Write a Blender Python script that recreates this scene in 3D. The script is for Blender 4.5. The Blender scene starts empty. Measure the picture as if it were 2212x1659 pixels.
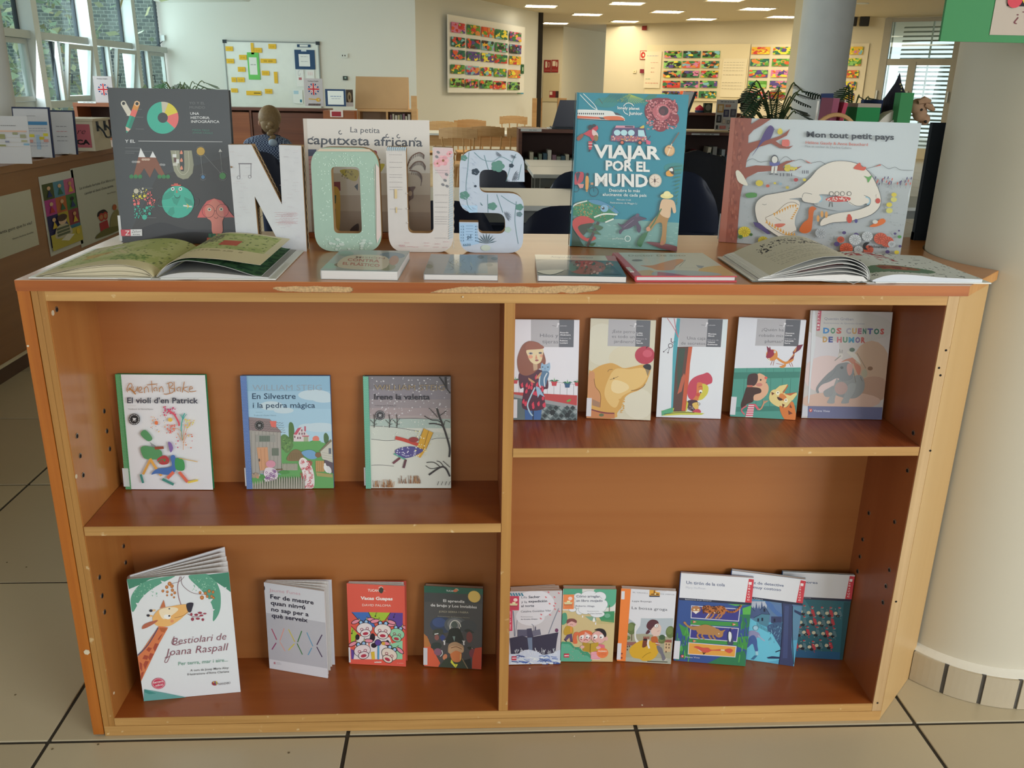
import bpy, bmesh, math, random
from mathutils import Vector, Matrix
SC = bpy.context.scene
COL = SC.collection
PI = math.pi
rnd = random.Random(7)
# camera
CAM = Vector((0.7616,-1.4731,1.2699))
PITCH, YAW, ROLL, FPX = 0.3321,0.0547,0.018,1867.3
cy_, sy_, cp_, sp_ = math.cos(YAW), math.sin(YAW), math.cos(PITCH), math.sin(PITCH)
FWD = Vector((sy_*cp_, cy_*cp_, -sp_))
_r = Vector((cy_, -sy_, 0)); _u = _r.cross(FWD)
RGT = _r*math.cos(ROLL) + _u*math.sin(ROLL)
UPV = -_r*math.sin(ROLL) + _u*math.cos(ROLL)
cd = bpy.data.cameras.new('camera'); cam = bpy.data.objects.new('camera', cd); COL.objects.link(cam)
cd.sensor_fit = 'HORIZONTAL'; cd.sensor_width = 36.0; cd.lens = 36.0*FPX/2212; cd.clip_end = 200; cd.clip_start = 0.05
cam.matrix_world = Matrix.Translation(CAM) @ Matrix((RGT, UPV, -FWD)).transposed().to_4x4()
SC.camera = cam
def ray(u, v): return FWD + RGT*((u-1106)/FPX) - UPV*((v-829.5)/FPX)
def at(u, v, x=None, y=None, z=None):
 d = ray(u, v)
 t = (z-CAM.z)/d.z if z is not None else (y-CAM.y)/d.y if y is not None else (x-CAM.x)/d.x
 return CAM + d*t
def onpl(u, v, p0, n):
 d = ray(u, v); return CAM + d*((Vector(p0)-CAM).dot(n)/d.dot(n))
# world, light, exposure
w = bpy.data.worlds.new('world'); SC.world = w; w.use_nodes = True
bg = w.node_tree.nodes['Background']; bg.inputs[0].default_value = (0.86,0.95,1.0,1); bg.inputs[1].default_value = 1.25
SC.view_settings.view_transform = 'Standard'; SC.view_settings.look = 'None'; SC.view_settings.gamma = 1.0
SC.view_settings.use_curve_mapping = False; SC.view_settings.exposure = 0.0
SC.cycles.use_denoising = True
SC.cycles.max_bounces = 8; SC.cycles.sample_clamp_indirect = 6.0
def area(name, loc, target, sx, sy, power, col):
 l = bpy.data.lights.new(name, 'AREA'); l.shape = 'RECTANGLE'; l.size = sx; l.size_y = sy; l.energy = power; l.color = col
 o = bpy.data.objects.new(name, l); COL.objects.link(o); o.location = loc
 o.rotation_euler = (Vector(target)-Vector(loc)).to_track_quat('-Z', 'Y').to_euler()
 return o
area('assumed_daylight_behind', (4.2,-3.6,1.7),(0.9,0.1,0.5), 2.6,1.9,150, (0.93,0.97,1.0))  # assumed daylight from behind the camera, an added area light with no window built
area('added_daylight_rear', (-0.6,-5.3,1.6),(0.8,0.2,0.7), 4.0,1.8,30, (0.95,0.98,1.0))  # added area light standing in for daylight from the unseen rear opening
area('daylight_window_wall', (-3.8,8.5,1.7),(2,9.5,0.8), 9.0,1.3,160, (0.88,0.97,1.0))
# materials
def lin(c):
 if isinstance(c, str): c = tuple(int(c[i:i+2], 16)/255 for i in (0,2,4))
 return tuple(((x+0.055)/1.055)**2.4 if x > 0.04045 else x/12.92 for x in c)
def newmat(name):
 m = bpy.data.materials.new(name); m.use_nodes = True
 nt = m.node_tree; return m, nt, nt.nodes['Principled BSDF']
def N(nt, t, **k):
 n = nt.nodes.new(t)
 for a, b in k.items(): setattr(n, a, b)
 return n
_mc = {}
def mat(name, col, rough=0.6, metal=0.0, var=0.08, scale=6.0, bump=0.0, coat=0.0, spec=0.5, alpha=None):
 if name in _mc: return _mc[name]
 m, nt, b = newmat(name); c = lin(col)
 tc = N(nt, 'ShaderNodeTexCoord'); no = N(nt, 'ShaderNodeTexNoise'); no.inputs['Scale'].default_value = scale; no.inputs['Detail'].default_value = 3
 nt.links.new(tc.outputs['Object'], no.inputs['Vector'])
 mx = N(nt, 'ShaderNodeMix', data_type='RGBA'); mx.inputs['A'].default_value = tuple(x*(1-var) for x in c)+(1,)
 mx.inputs['B'].default_value = tuple(min(1, x*(1+var)) for x in c)+(1,)
 nt.links.new(no.outputs['Fac'], mx.inputs['Factor']); nt.links.new(mx.outputs['Result'], b.inputs['Base Color'])
 b.inputs['Roughness'].default_value = rough; b.inputs['Metallic'].default_value = metal
 b.inputs['Coat Weight'].default_value = coat; b.inputs['Specular IOR Level'].default_value = spec
 if bump:
  bp = N(nt, 'ShaderNodeBump'); bp.inputs['Strength'].default_value = bump; bp.inputs['Distance'].default_value = 0.002
  nt.links.new(no.outputs['Fac'], bp.inputs['Height']); nt.links.new(bp.outputs['Normal'], b.inputs['Normal'])
 _mc[name] = m; return m
def emat(name, col, s):
 m, nt, b = newmat(name); c = lin(col)
 b.inputs['Base Color'].default_value = c+(1,); b.inputs['Emission Color'].default_value = c+(1,); b.inputs['Emission Strength'].default_value = s
 return m
def wood(name, c1, c2, axis='X', rough=0.4, sc=1.0, coat=0.0, grain=0.5, wear=None):
 m, nt, b = newmat(name); a1, a2 = lin(c1), lin(c2)
 tc = N(nt, 'ShaderNodeTexCoord'); mp = N(nt, 'ShaderNodeMapping')
 s = {'X': (1.2,22,22), 'Y': (22,1.2,22), 'Z': (22,22,1.2)}[axis]
 mp.inputs['Scale'].default_value = tuple(q*sc for q in s)
 nt.links.new(tc.outputs['Object'], mp.inputs['Vector'])
 no = N(nt, 'ShaderNodeTexNoise'); no.inputs['Scale'].default_value = 1.0; no.inputs['Detail'].default_value = 6; no.inputs['Distortion'].default_value = 1.2
 nt.links.new(mp.outputs['Vector'], no.inputs['Vector'])
 mp2 = N(nt, 'ShaderNodeMapping'); mp2.inputs['Scale'].default_value = tuple(q*sc*(7 if q > 2 else 2.5) for q in s)
 nt.links.new(tc.outputs['Object'], mp2.inputs['Vector'])
 n2 = N(nt, 'ShaderNodeTexNoise'); n2.inputs['Scale'].default_value = 1.0; n2.inputs['Detail'].default_value = 3
 nt.links.new(mp2.outputs['Vector'], n2.inputs['Vector'])
 ad = N(nt, 'ShaderNodeMath', operation='MULTIPLY_ADD'); ad.inputs[1].default_value = grain
 nt.links.new(n2.outputs['Fac'], ad.inputs[0]); nt.links.new(no.outputs['Fac'], ad.inputs[2])
 r = N(nt, 'ShaderNodeValToRGB'); r.color_ramp.elements[0].position = 0.42; r.color_ramp.elements[0].color = a1+(1,)
 r.color_ramp.elements[1].position = 1.0; r.color_ramp.elements[1].color = a2+(1,)
 nt.links.new(ad.outputs[0], r.inputs['Fac'])
 out = r.outputs['Color']
 if wear:
  n3 = N(nt, 'ShaderNodeTexNoise'); n3.inputs['Scale'].default_value = 55; n3.inputs['Detail'].default_value = 5
  nt.links.new(tc.outputs['Object'], n3.inputs['Vector'])
  rr = N(nt, 'ShaderNodeValToRGB'); rr.color_ramp.elements[0].position = 0.66; rr.color_ramp.elements[0].color = (0,0,0,1)
  rr.color_ramp.elements[1].position = 0.74; rr.color_ramp.elements[1].color = (0.75,0.75,0.75,1)
  nt.links.new(n3.outputs['Fac'], rr.inputs['Fac'])
  mx = N(nt, 'ShaderNodeMix', data_type='RGBA'); nt.links.new(rr.outputs['Color'], mx.inputs['Factor']); nt.links.new(out, mx.inputs['A'])
  mx.inputs['B'].default_value = lin(wear)+(1,); out = mx.outputs['Result']
 nt.links.new(out, b.inputs['Base Color'])
 b.inputs['Roughness'].default_value = rough; b.inputs['Coat Weight'].default_value = coat; b.inputs['Coat Roughness'].default_value = 0.15
 bp = N(nt, 'ShaderNodeBump'); bp.inputs['Strength'].default_value = 0.15; bp.inputs['Distance'].default_value = 0.001
 nt.links.new(n2.outputs['Fac'], bp.inputs['Height']); nt.links.new(bp.outputs['Normal'], b.inputs['Normal'])
 _mc[name] = m; return m
def printmat(name, rough, coat, emit=0):
 m, nt, b = newmat(name)
 a = N(nt, 'ShaderNodeAttribute', attribute_name='Col'); nt.links.new(a.outputs['Color'], b.inputs['Base Color'])
 b.inputs['Roughness'].default_value = rough; b.inputs['Coat Weight'].default_value = coat; b.inputs['Coat Roughness'].default_value = 0.08
 return m
PR_GLOSS = printmat('gloss_laminated_print', 0.4,0.35)
PR_MATT = printmat('matt_printed_paper', 0.85,0.0)
def stripemat(name, c1, c2, n, rough=0.6):
 m, nt, b = newmat(name)
 tc = N(nt, 'ShaderNodeTexCoord'); mp = N(nt, 'ShaderNodeMapping'); mp.inputs['Scale'].default_value = (0.3, n, 0.3)
 nt.links.new(tc.outputs['Object'], mp.inputs['Vector'])
 no = N(nt, 'ShaderNodeTexNoise'); no.inputs['Scale'].default_value = 1; nt.links.new(mp.outputs['Vector'], no.inputs['Vector'])
 mx = N(nt, 'ShaderNodeMix', data_type='RGBA'); mx.inputs['A'].default_value = lin(c1)+(1,); mx.inputs['B'].default_value = lin(c2)+(1,)
 nt.links.new(no.outputs['Fac'], mx.inputs['Factor']); nt.links.new(mx.outputs['Result'], b.inputs['Base Color']); b.inputs['Roughness'].default_value = rough
 return m
M_PAGES = stripemat('page_edges', 'c8c6c4', 'efeeec', 900)
M_PAGES_CREAM = stripemat('cream_page_edges', 'b9ae92', 'e6dcc0', 900)
M_PAGES_DUSK = stripemat('greyed_page_edges', 'b8a9a0', 'dccfc6', 900)
def glassmat(name, tint=(0.9,1,0.97), r=0.0, mixf=0.9):
 m, nt, b = newmat(name); out = nt.nodes['Material Output']
 tr = N(nt, 'ShaderNodeBsdfTransparent'); tr.inputs[0].default_value = tint+(1,)
 gl = N(nt, 'ShaderNodeBsdfGlossy'); gl.inputs['Roughness'].default_value = r
 mx = N(nt, 'ShaderNodeMixShader'); mx.inputs[0].default_value = 1-mixf
 nt.links.new(tr.outputs[0], mx.inputs[1]); nt.links.new(gl.outputs[0], mx.inputs[2]); nt.links.new(mx.outputs[0], out.inputs['Surface'])
 return m
# mesh helpers
class MB:
 """collects shapes with a material slot each, then links them as ONE mesh object"""
 def __init__(s): s.v = []; s.f = []; s.mi = []; s.col = []
 def add(s, vs, fs, mi=0, col=None):
  k = len(s.v); s.v += [tuple(p) for p in vs]
  for f in fs: s.f.append([i+k for i in f]); s.mi.append(mi); s.col.append(col)
  return s
 def box(s, x0, x1, y0, y1, z0, z1, mi=0, b=0.0, col=None):
  if b <= 0:
   v = [(x, y, z) for z in (z0, z1) for y in (y0, y1) for x in (x0, x1)]
   return s.add(v, [(0,2,3,1),(4,5,7,6),(0,1,5,4),(2,6,7,3),(0,4,6,2),(1,3,7,5)], mi, col)
  bm = bmesh.new(); bmesh.ops.create_cube(bm, size=1)
  for q in bm.verts: q.co = Vector(((x0+x1)/2+q.co.x*(x1-x0),(y0+y1)/2+q.co.y*(y1-y0),(z0+z1)/2+q.co.z*(z1-z0)))
  bmesh.ops.bevel(bm, geom=list(bm.edges), offset=b, segments=2, profile=0.6, affect='EDGES')
  return s.frombm(bm, mi, col)
 def frombm(s, bm, mi=0, col=None):
  bm.verts.index_update(); s.add([q.co[:] for q in bm.verts], [[q.index for q in f.verts] for f in bm.faces], mi, col); bm.free(); return s
 def obox(s, p, ax, ay, az, hx, hy, hz, mi=0, col=None):
  """oriented box: centre p, unit axes, half sizes"""
  p, ax, ay, az = map(Vector, (p, ax, ay, az))
  v = [p+ax*hx*a+ay*hy*b+az*hz*c for c in (-1,1) for b in (-1,1) for a in (-1,1)]
  return s.add(v, [(0,2,3,1),(4,5,7,6),(0,1,5,4),(2,6,7,3),(0,4,6,2),(1,3,7,5)], mi, col)
 def prism(s, pts, d0, d1, plane='XZ', mi=0, mi_side=None, col=None):
  """extrude a closed outline; plane XZ -> extruded along Y, XY -> along Z, YZ -> along X"""
  n = len(pts)
  def P(a, b, d): return {'XZ': (a, d, b), 'XY': (a, b, d), 'YZ': (d, a, b)}[plane]
  v = [P(a, b, d0) for a, b in pts]+[P(a, b, d1) for a, b in pts]
  s.add(v, [list(range(n))[::-1], [n+i for i in range(n)]], mi, col)
  k = len(s.v)-2*n
  for i in range(n):
   j = (i+1) % n; s.f.append([k+i, k+j, k+n+j, k+n+i]); s.mi.append(mi if mi_side is None else mi_side); s.col.append(col)
  return s
 def tube(s, pts, r, n=8, mi=0, caps=True, col=None):
  pts = [Vector(p) for p in pts]; rr = r if isinstance(r, (list, tuple)) else [r]*len(pts); vs = []
  up = None
  for i, p in enumerate(pts):
   t = ((pts[i+1] if i < len(pts)-1 else p)-(pts[i-1] if i > 0 else p)).normalized()
   if up is None: up = t.orthogonal().normalized()
   up = (up-t*up.dot(t)); up = up.normalized() if up.length > 1e-6 else t.orthogonal().normalized()
   sd = t.cross(up)
   for k in range(n): a = 2*PI*k/n; vs.append(p+(up*math.cos(a)+sd*math.sin(a))*rr[i])
  fs = []
  for i in range(len(pts)-1):
   for k in range(n): fs.append((i*n+k, i*n+(k+1) % n, (i+1)*n+(k+1) % n, (i+1)*n+k))
  if caps: fs += [tuple(range(n))[::-1], tuple((len(pts)-1)*n+k for k in range(n))]
  return s.add(vs, fs, mi, col)
 def lathe(s, prof, c=(0,0,0), n=32, mi=0, a0=0.0, a1=2*PI, col=None):
  full = abs(a1-a0-2*PI) < 1e-6; m = n if full else n+1; vs = []
  for r, z in prof:
   for k in range(m): a = a0+(a1-a0)*k/n; vs.append((c[0]+r*math.cos(a), c[1]+r*math.sin(a), c[2]+z))
  fs = []
  for i in range(len(prof)-1):
   for k in range(n):
    k2 = (k+1) % m; fs.append((i*m+k, i*m+k2, (i+1)*m+k2, (i+1)*m+k))
  if full:
   if prof[0][0] > 1e-6: fs.append(tuple(range(m))[::-1])
   if prof[-1][0] > 1e-6: fs.append(tuple((len(prof)-1)*m+k for k in range(m)))
  return s.add(vs, fs, mi, col)
 def grid(s, fn, nu, nv, mi=0, col=None):
  vs = [fn(i/nu, j/nv) for j in range(nv+1) for i in range(nu+1)]
  return s.add(vs, [(j*(nu+1)+i, j*(nu+1)+i+1, (j+1)*(nu+1)+i+1, (j+1)*(nu+1)+i) for j in range(nv) for i in range(nu)], mi, col)
 def mesh(s, name, mats, smooth=False):
  me = bpy.data.meshes.new(name); me.from_pydata(s.v, [], s.f)
  for m in (mats if isinstance(mats, (list, tuple)) else [mats]): me.materials.append(m)
  me.polygons.foreach_set('material_index', s.mi)
  if any(c is not None for c in s.col):
   at_ = me.color_attributes.new('Col', 'FLOAT_COLOR', 'CORNER'); buf = []
   for p, c in zip(me.polygons, s.col): buf += list((c or (0.8,0.8,0.8))+(1.0,))*p.loop_total
   at_.data.foreach_set('color', buf)
  if smooth: me.polygons.foreach_set('use_smooth', [True]*len(me.polygons))
  me.update(); return me
 def build(s, name, mats, parent=None, smooth=False, kind=None, loc=None):
  o = bpy.data.objects.new(name, s.mesh(name, mats, smooth)); COL.objects.link(o)
  if parent: o.parent = parent
  if kind: o['kind'] = kind
  if loc is not None: o.location = loc
  if smooth:
   md = o.modifiers.new('edges', 'EDGE_SPLIT'); md.split_angle = math.radians(40)
  return o
def thing(name, label, cat, loc=(0,0,0), rot=(0,0,0), group=None):
 o = bpy.data.objects.new(name, None); COL.objects.link(o); o.location = loc; o.empty_display_size = 0.05
 o.rotation_euler = rot if isinstance(rot, (tuple, list)) else (0,0, rot)
 return tag(o, label, cat, group)
def tag(o, label, cat, group=None, kind=None):
 ws = label.split()
 for x in ('the', 'a', 'and', 'with', 'an', 'small'):
  while len(ws) > 16 and x in ws[1:]: ws.pop(ws.index(x, 1))
 o['label'] = ' '.join(ws[:16]); o['category'] = cat
 if group: o['group'] = group
 if kind: o['kind'] = kind
 return o
def copy_tree(o, parent=None):
 kids = [c for c in o.children]
 c = o.copy(); COL.objects.link(c); c.parent = parent
 for k in kids: copy_tree(k, c)
 return c
def smooth_closed(p, n=5):
 out = []; L = len(p)
 for i in range(L):
  a, b, c, d = p[i-1], p[i], p[(i+1) % L], p[(i+2) % L]
  for k in range(n):
   t = k/n; out.append(tuple(0.5*(2*b[q]+(c[q]-a[q])*t+(2*a[q]-5*b[q]+4*c[q]-d[q])*t*t+(3*b[q]-a[q]-3*c[q]+d[q])*t**3) for q in (0,1)))
 return out
def smooth_open(p, n=5):
 out = []; L = len(p)
 for i in range(L-1):
  a, b, c, d = p[max(i-1,0)], p[i], p[i+1], p[min(i+2, L-1)]
  for k in range(n):
   t = k/n; out.append(tuple(0.5*(2*b[q]+(c[q]-a[q])*t+(2*a[q]-5*b[q]+4*c[q]-d[q])*t*t+(3*b[q]-a[q]-3*c[q]+d[q])*t**3) for q in range(len(b))))
 out.append(tuple(p[-1])); return out
def roundpoly(pts, r, n=5):
 """polygon with rounded corners; r: one radius or a list"""
 out = []; L = len(pts); rr = r if isinstance(r, (list, tuple)) else [r]*L
 for i in range(L):
  p = Vector(pts[i]); a = (Vector(pts[i-1])-p); b = (Vector(pts[(i+1) % L])-p)
  q = min(rr[i], a.length*0.49, b.length*0.49)
  if q <= 1e-6: out.append(tuple(p)); continue
  A = p+a.normalized()*q; B = p+b.normalized()*q
  for k in range(n+1):
   t = k/n; out.append(tuple(A*(1-t)**2+p*2*t*(1-t)+B*t*t))
 return out
# flat print
_fc = {}
def glyphs(s, bold):
 """outline of a line of text from Blender's own font, as flat polygons"""
 k = (s, bold)
 if k not in _fc:
  cu = bpy.data.curves.new('t', 'FONT'); cu.body = s; cu.size = 1; cu.offset = bold; cu.resolution_u = 2
  o = bpy.data.objects.new('t', cu); me = o.to_mesh()
  vs = [q.co[:2] for q in me.vertices]; fs = [tuple(p.vertices) for p in me.polygons]
  o.to_mesh_clear(); bpy.data.objects.remove(o); bpy.data.curves.remove(cu)
  xs = [q[0] for q in vs] or [0,1]; _fc[k] = (vs, fs, min(xs), max(xs))
 return _fc[k]
class Art:
 """a flat print: coordinates are typed in a quad (four corners TL, TR, BR, BL) and land on a w x h sheet"""
 def __init__(s, w, h, quad=None, bgc='ffffff', gain=1.25, border=True):
  s.w, s.h, s.gain = w, h, gain; s.mb = MB(); s.z = 0.0; s.step = 0.000008
  s.H = None
  if quad: s.H = s.homog(quad)
  s.inside = border
  if bgc: s.raw([(0,0),(w, 0),(w, h),(0, h)], bgc)
 @staticmethod
 def homog(q):
  (x0, y0),(x1, y1),(x2, y2),(x3, y3) = q
  dx1, dx2, dy1, dy2 = x1-x2, x3-x2, y1-y2, y3-y2; sx, sy = x0-x1+x2-x3, y0-y1+y2-y3
  det = dx1*dy2-dx2*dy1; g = (sx*dy2-dx2*sy)/det; h = (dx1*sy-sx*dy1)/det
  M = Matrix(((x1-x0+g*x1, x3-x0+h*x3, x0),(y1-y0+g*y1, y3-y0+h*y3, y0),(g, h, 1)))
  return M.inverted()
 def m(s, p):
  if s.H is None: return (p[0]*s.w, (1-p[1])*s.h)
  q = s.H @ Vector((p[0], p[1], 1)); return (q.x/q.z*s.w, (1-q.y/q.z)*s.h)
 def c(s, col):
  c = lin(col); return tuple(min(0.93, x*s.gain) for x in c)
 def clip(s, p):
  return (min(max(p[0], 0), s.w), min(max(p[1], 0), s.h))
 def raw(s, pts, col):
  s.z += s.step; pts = [s.clip(p) for p in pts] if s.inside else pts
  s.mb.add([(x, -s.z, z) for x, z in pts], [list(range(len(pts)))], 0, s.c(col))
 def poly(s, pts, col, sm=False):
  if sm: pts = smooth_closed(pts, 5)
  s.raw([s.m(p) for p in pts], col)
 def rect(s, x0, y0, x1, y1, col): s.poly([(x0, y0),(x1, y0),(x1, y1),(x0, y1)], col)
 def ell(s, cx, cy, rx, ry=None, col='000000', rot=0, n=20):
  ry = rx if ry is None else ry; cr, sr = math.cos(rot), math.sin(rot)
  s.poly([(cx+rx*math.cos(2*PI*k/n)*cr-ry*math.sin(2*PI*k/n)*sr, cy+rx*math.cos(2*PI*k/n)*sr+ry*math.sin(2*PI*k/n)*cr) for k in range(n)], col)
 def line(s, pts, wd, col, sm=False):
  if sm and len(pts) > 2: pts = smooth_open(pts, 5)
  s.z += s.step; L = []; R = []
  ps = [Vector(s.clip(s.m(p)) if s.inside else s.m(p)) for p in pts]
  a, b = s.m(pts[0]), s.m((pts[0][0]+wd, pts[0][1])); hw = math.hypot(a[0]-b[0], a[1]-b[1])/2
  for i, p in enumerate(ps):
   d = ps[min(i+1, len(ps)-1)]-ps[max(i-1,0)]
   if d.length < 1e-9: d = Vector((1,0))
   nn = Vector((-d.y, d.x)).normalized()*hw; L.append(p+nn); R.append(p-nn)
  n = len(ps); s.mb.add([(q.x, -s.z, q.y) for q in L+R], [(i, i+1, n+i+1, n+i) for i in range(n-1)], 0, s.c(col))
 def arc(s, cx, cy, r, a0, a1, wd, col, ry=None, n=14):
  ry = ry or r; s.line([(cx+r*math.cos(math.radians(a0+(a1-a0)*k/n)), cy+ry*math.sin(math.radians(a0+(a1-a0)*k/n))) for k in range(n+1)], wd, col)
 def ring(s, cx, cy, r, wd, col): s.arc(cx, cy, r, 0,360, wd, col)
 def text(s, t, x0, y0, x1, h, col, bold=0.0, y1=None, sk=0.0):
  """text from baseline start (x0,y0) to baseline end (x1,y1) with cap height h, in quad coordinates"""
  y1 = y0 if y1 is None else y1; vs, fs, mn, mxx = glyphs(t, bold); wdt = (mxx-mn) or 1; s.z += s.step
  P = []
  for x, y in vs:
   t_ = (x-mn)/wdt; yy = y/0.72*h
   P.append(s.m((x0+(x1-x0)*t_+sk*yy, y0+(y1-y0)*t_-yy)))
  s.mb.add([(x, -s.z, z) for x, z in P], fs, 0, s.c(col))
 def dots(s, n, x0, y0, x1, y1, r, cols, seed=1, asp=1.0):
  g = random.Random(seed)
  for _ in range(n): rr = r*g.uniform(0.6,1.3); s.ell(g.uniform(x0, x1), g.uniform(y0, y1), rr*asp, rr, g.choice(cols), g.uniform(-0.5,0.5), 8)
 def scribble(s, x0, y0, x1, h, col, wd, seed=0):
  """an unreadable line of small handwriting or print"""
  g = random.Random(seed+int(x0)+int(y0)); x = x0
  while x < x1:
   e = min(x+g.uniform(2,5)*h, x1); s.line([(x, y0),(e, y0)], wd, col); x = e+h*0.9
 def build(s, parent, name='cover_print', material=None, loc=(0,-0.0002,0), rot=(0,0,0)):
  o = s.mb.build(name, material or PR_GLOSS, parent); o.location = loc; o.rotation_euler = rot; return o
# the setting: floor, columns, walls
CEIL = 2.70
M_TILE = mat('beige_stoneware', 'bcae92', 0.32, var=0.07, scale=2.3, bump=0.05)
M_TILE2 = mat('paler_beige_stoneware', 'c2b599', 0.32, var=0.07, scale=3.1, bump=0.05)
M_GROUT = mat('dark_grout', '37322b', 0.8, var=0.3, scale=40)
M_COLUMN = mat('cream_painted_plaster', 'cdc6b4', 0.55, var=0.02, scale=3)
M_WALL = mat('white_painted_plaster', 'dfe3df', 0.8, var=0.015, scale=2)
M_WALLC = mat('cream_painted_wall', 'dcd2b4', 0.8, var=0.015, scale=2)
M_CEIL = mat('ceiling_plaster', 'cfc8b2', 0.85, var=0.02, scale=2)
TS, TX, TY = 0.6,-0.0847,-0.0133
fl = MB().box(-7.5,14,-6.2,26,-0.03,-0.003).build('floor', M_GROUT, kind='structure')
tile_me = [MB().box(0.004, TS-0.004,0.004, TS-0.004,-0.012,0.0, b=0.0015).mesh('tile', m) for m in (M_TILE, M_TILE2)]
cells = [(math.hypot(TX+(i+.5)*TS-CAM.x, TY+(j+.5)*TS-CAM.y)-(1.0 if abs(TX+(i+.5)*TS-CAM.x) < 0.9*(TY+(j+.5)*TS-CAM.y)+1.0 else 0), i, j) for i in range(-12,24) for j in range(-10,43)]
cells.sort(); far_t = MB()
for n, (d, i, j) in enumerate(cells):
 if n < 295:
  o = bpy.data.objects.new('tile', tile_me[(i*7+j*3) % 2]); COL.objects.link(o); o.parent = fl; o.location = (TX+i*TS, TY+j*TS, rnd.uniform(-0.0006,0))
 else:
  x, y = TX+i*TS, TY+j*TS; far_t.box(x+0.004, x+TS-0.004, y+0.004, y+TS-0.004,-0.01,0)
far_t.build('distant_tiles', M_TILE, fl, kind='stuff')
M_SCUFF = mat('dirt_mark', '6d5f47', 0.9)
for (u, v) in [(15,1215),(57,1225),(33,1501),(113,1618),(624,1626),(212,1608),(1463,1563)]:
 p = at(u, v, z=0); MB().lathe([(0.0025,0),(0.002,0.0006)], (p.x, p.y, 0.0001), 7).build('speck', M_SCUFF, fl)
CX, CY, CR = 1.985,0.285,0.2355
colm = MB().lathe([(CR, 0.0),(CR, 1.0),(CR, 2.0),(CR, CEIL)], (CX, CY, 0), 72).build('column', M_COLUMN, smooth=True, kind='structure')
M_SKT = mat('skirting_tile', 'bfb29a', 0.35, var=0.05, scale=5); M_SKG = mat('skirting_grout', '55504a', 0.8, var=0.3, scale=60)
MB().lathe([(0.2555,0.0),(0.2555,0.076),(CR, 0.084)], (CX, CY, 0), 72).build('skirting_bed', mat('white_skirting_plaster', 'e2ded2', 0.7), colm)
seg = 2*PI/22
for k in range(22):
 a = k*seg+0.036; m = MB(); r0, r1 = 0.2552,0.2615
 A = [a+0.016+(seg-0.032)*t/5 for t in range(6)]
 outl = [(CX+r1*math.cos(q), CY+r1*math.sin(q)) for q in A]+[(CX+r0*math.cos(q), CY+r0*math.sin(q)) for q in A[::-1]]
 m.prism(outl, 0.001,0.074, 'XY').build('skirting_tile', M_SKT, colm)
 a2 = a+seg; outl = [(CX+r*math.cos(q), CY+r*math.sin(q)) for r, q in ((0.2585, a2-0.017),(0.2585, a2+0.017),(0.255, a2+0.017),(0.255, a2-0.017))]
 MB().prism(outl, 0.0,0.0745, 'XY').build('grout_line', M_SKG, colm)
# the bookcase
W_EDGE = wood('worn_oak_edge', 'a5783f', 'cd9f60', 'X', 0.55,1.0, wear='e0c79a')
W_EDGEV = wood('worn_oak_edge_upright', '9c6c34', 'c08d4d', 'Z', 0.5,1.0, wear='d8bd8e')
W_EDGEP = wood('pale_worn_oak_edge', 'b08b5c', 'cfae80', 'Z', 0.6,1.0, wear='9a7a50')
W_CHERRY = wood('cherry_edge_band', '8c4419', 'b96b30', 'X', 0.35,0.7,0.2)
W_CHERRYV = wood('cherry_edge_band_upright', '9c5115', 'c0732a', 'Z', 0.35,0.7,0.2)
W_BACK = wood('back_panel_veneer', 'a0602e', 'b27542', 'X', 0.42,0.25,0.15,0.25)
W_SHELF = wood('shelf_veneer', '8f4618', 'a9602b', 'X', 0.35,0.35,0.25,0.3)
W_SHELFR = wood('striped_reddish_shelf_veneer', '7c3413', 'a55a30', 'Y', 0.38,4.0,0.2,0.6)
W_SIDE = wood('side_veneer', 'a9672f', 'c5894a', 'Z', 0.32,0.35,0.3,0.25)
W_SIDE_SHADED = wood('shaded_side_veneer', '8a4a24', '9c5a30', 'Z', 0.45,0.35,0.1,0.2)  # darker copy of the side veneer: shade painted into faces turned from the light
W_TOP = wood('top_veneer', 'b9763a', 'cd8d50', 'X', 0.3,0.3,0.35,0.2)
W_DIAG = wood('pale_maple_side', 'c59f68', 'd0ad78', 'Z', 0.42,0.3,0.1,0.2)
M_PART = mat('particleboard', 'c4a377', 0.9, var=0.55, scale=260, bump=0.6)
bc = thing('bookcase', 'low double-sided wooden bookcase with chipped top edge, full of face-out picture books', 'bookcase')
ZT, ZB, ZR = 0.9465,0.9278,0.9101
XG, XI, D0, D1, RI, RO = 0.0219,0.0449,0.8267,0.8453,1.6225,1.643
YB, YD = 0.192,0.53
arcp = [(CX+0.240*math.cos(math.radians(a)), CY+0.240*math.sin(math.radians(a))) for a in range(217,119,-6)]
MB().prism([(0.0005,0.0005),(1.6565,0.0005)]+arcp+[(1.87, YD),(0.0005, YD)], ZB, ZT-0.0008, 'XY').build('worktop_core', M_PART, bc)
MB().prism([(0,-0.001),(1.657,-0.001)]+arcp+[(1.87, YD),(0, YD)], ZT-0.0008, ZT, 'XY').build('worktop_veneer', W_TOP, bc)
ch = {1: [(588,622,624),(600,619,628),(640,618,631),(690,618,632),(740,619,632.5),(760,619,631),(763,624,626)],
      2: [(929,631,632.5),(945,627,633),(975,622,635),(1008,618.5,636),(1040,619,635),(1090,619,634.5),(1120,618,636),(1160,620.5,637),(1200,617,635),(1214,617,631.5),(1232,616.5,635),(1262,616.5,632),(1290,617,627),(1298,620,622)]}
def chip_at(x):
 for k, L in ch.items():
  P = [(at(u, a, y=0), at(u, b, y=0)) for u, a, b in L]
  for (p, q),(p2, q2) in zip(P, P[1:]):
   if p.x <= x <= p2.x:
    t = (x-p.x)/(p2.x-p.x); j = 0.0007*math.sin(x*900)+0.0005*math.sin(x*2300+1)
    return min(p.z*(1-t)+p2.z*t+j, ZT-0.0011), max(q.z*(1-t)+q2.z*t+j, ZB+0.0004)
 return None
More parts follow.
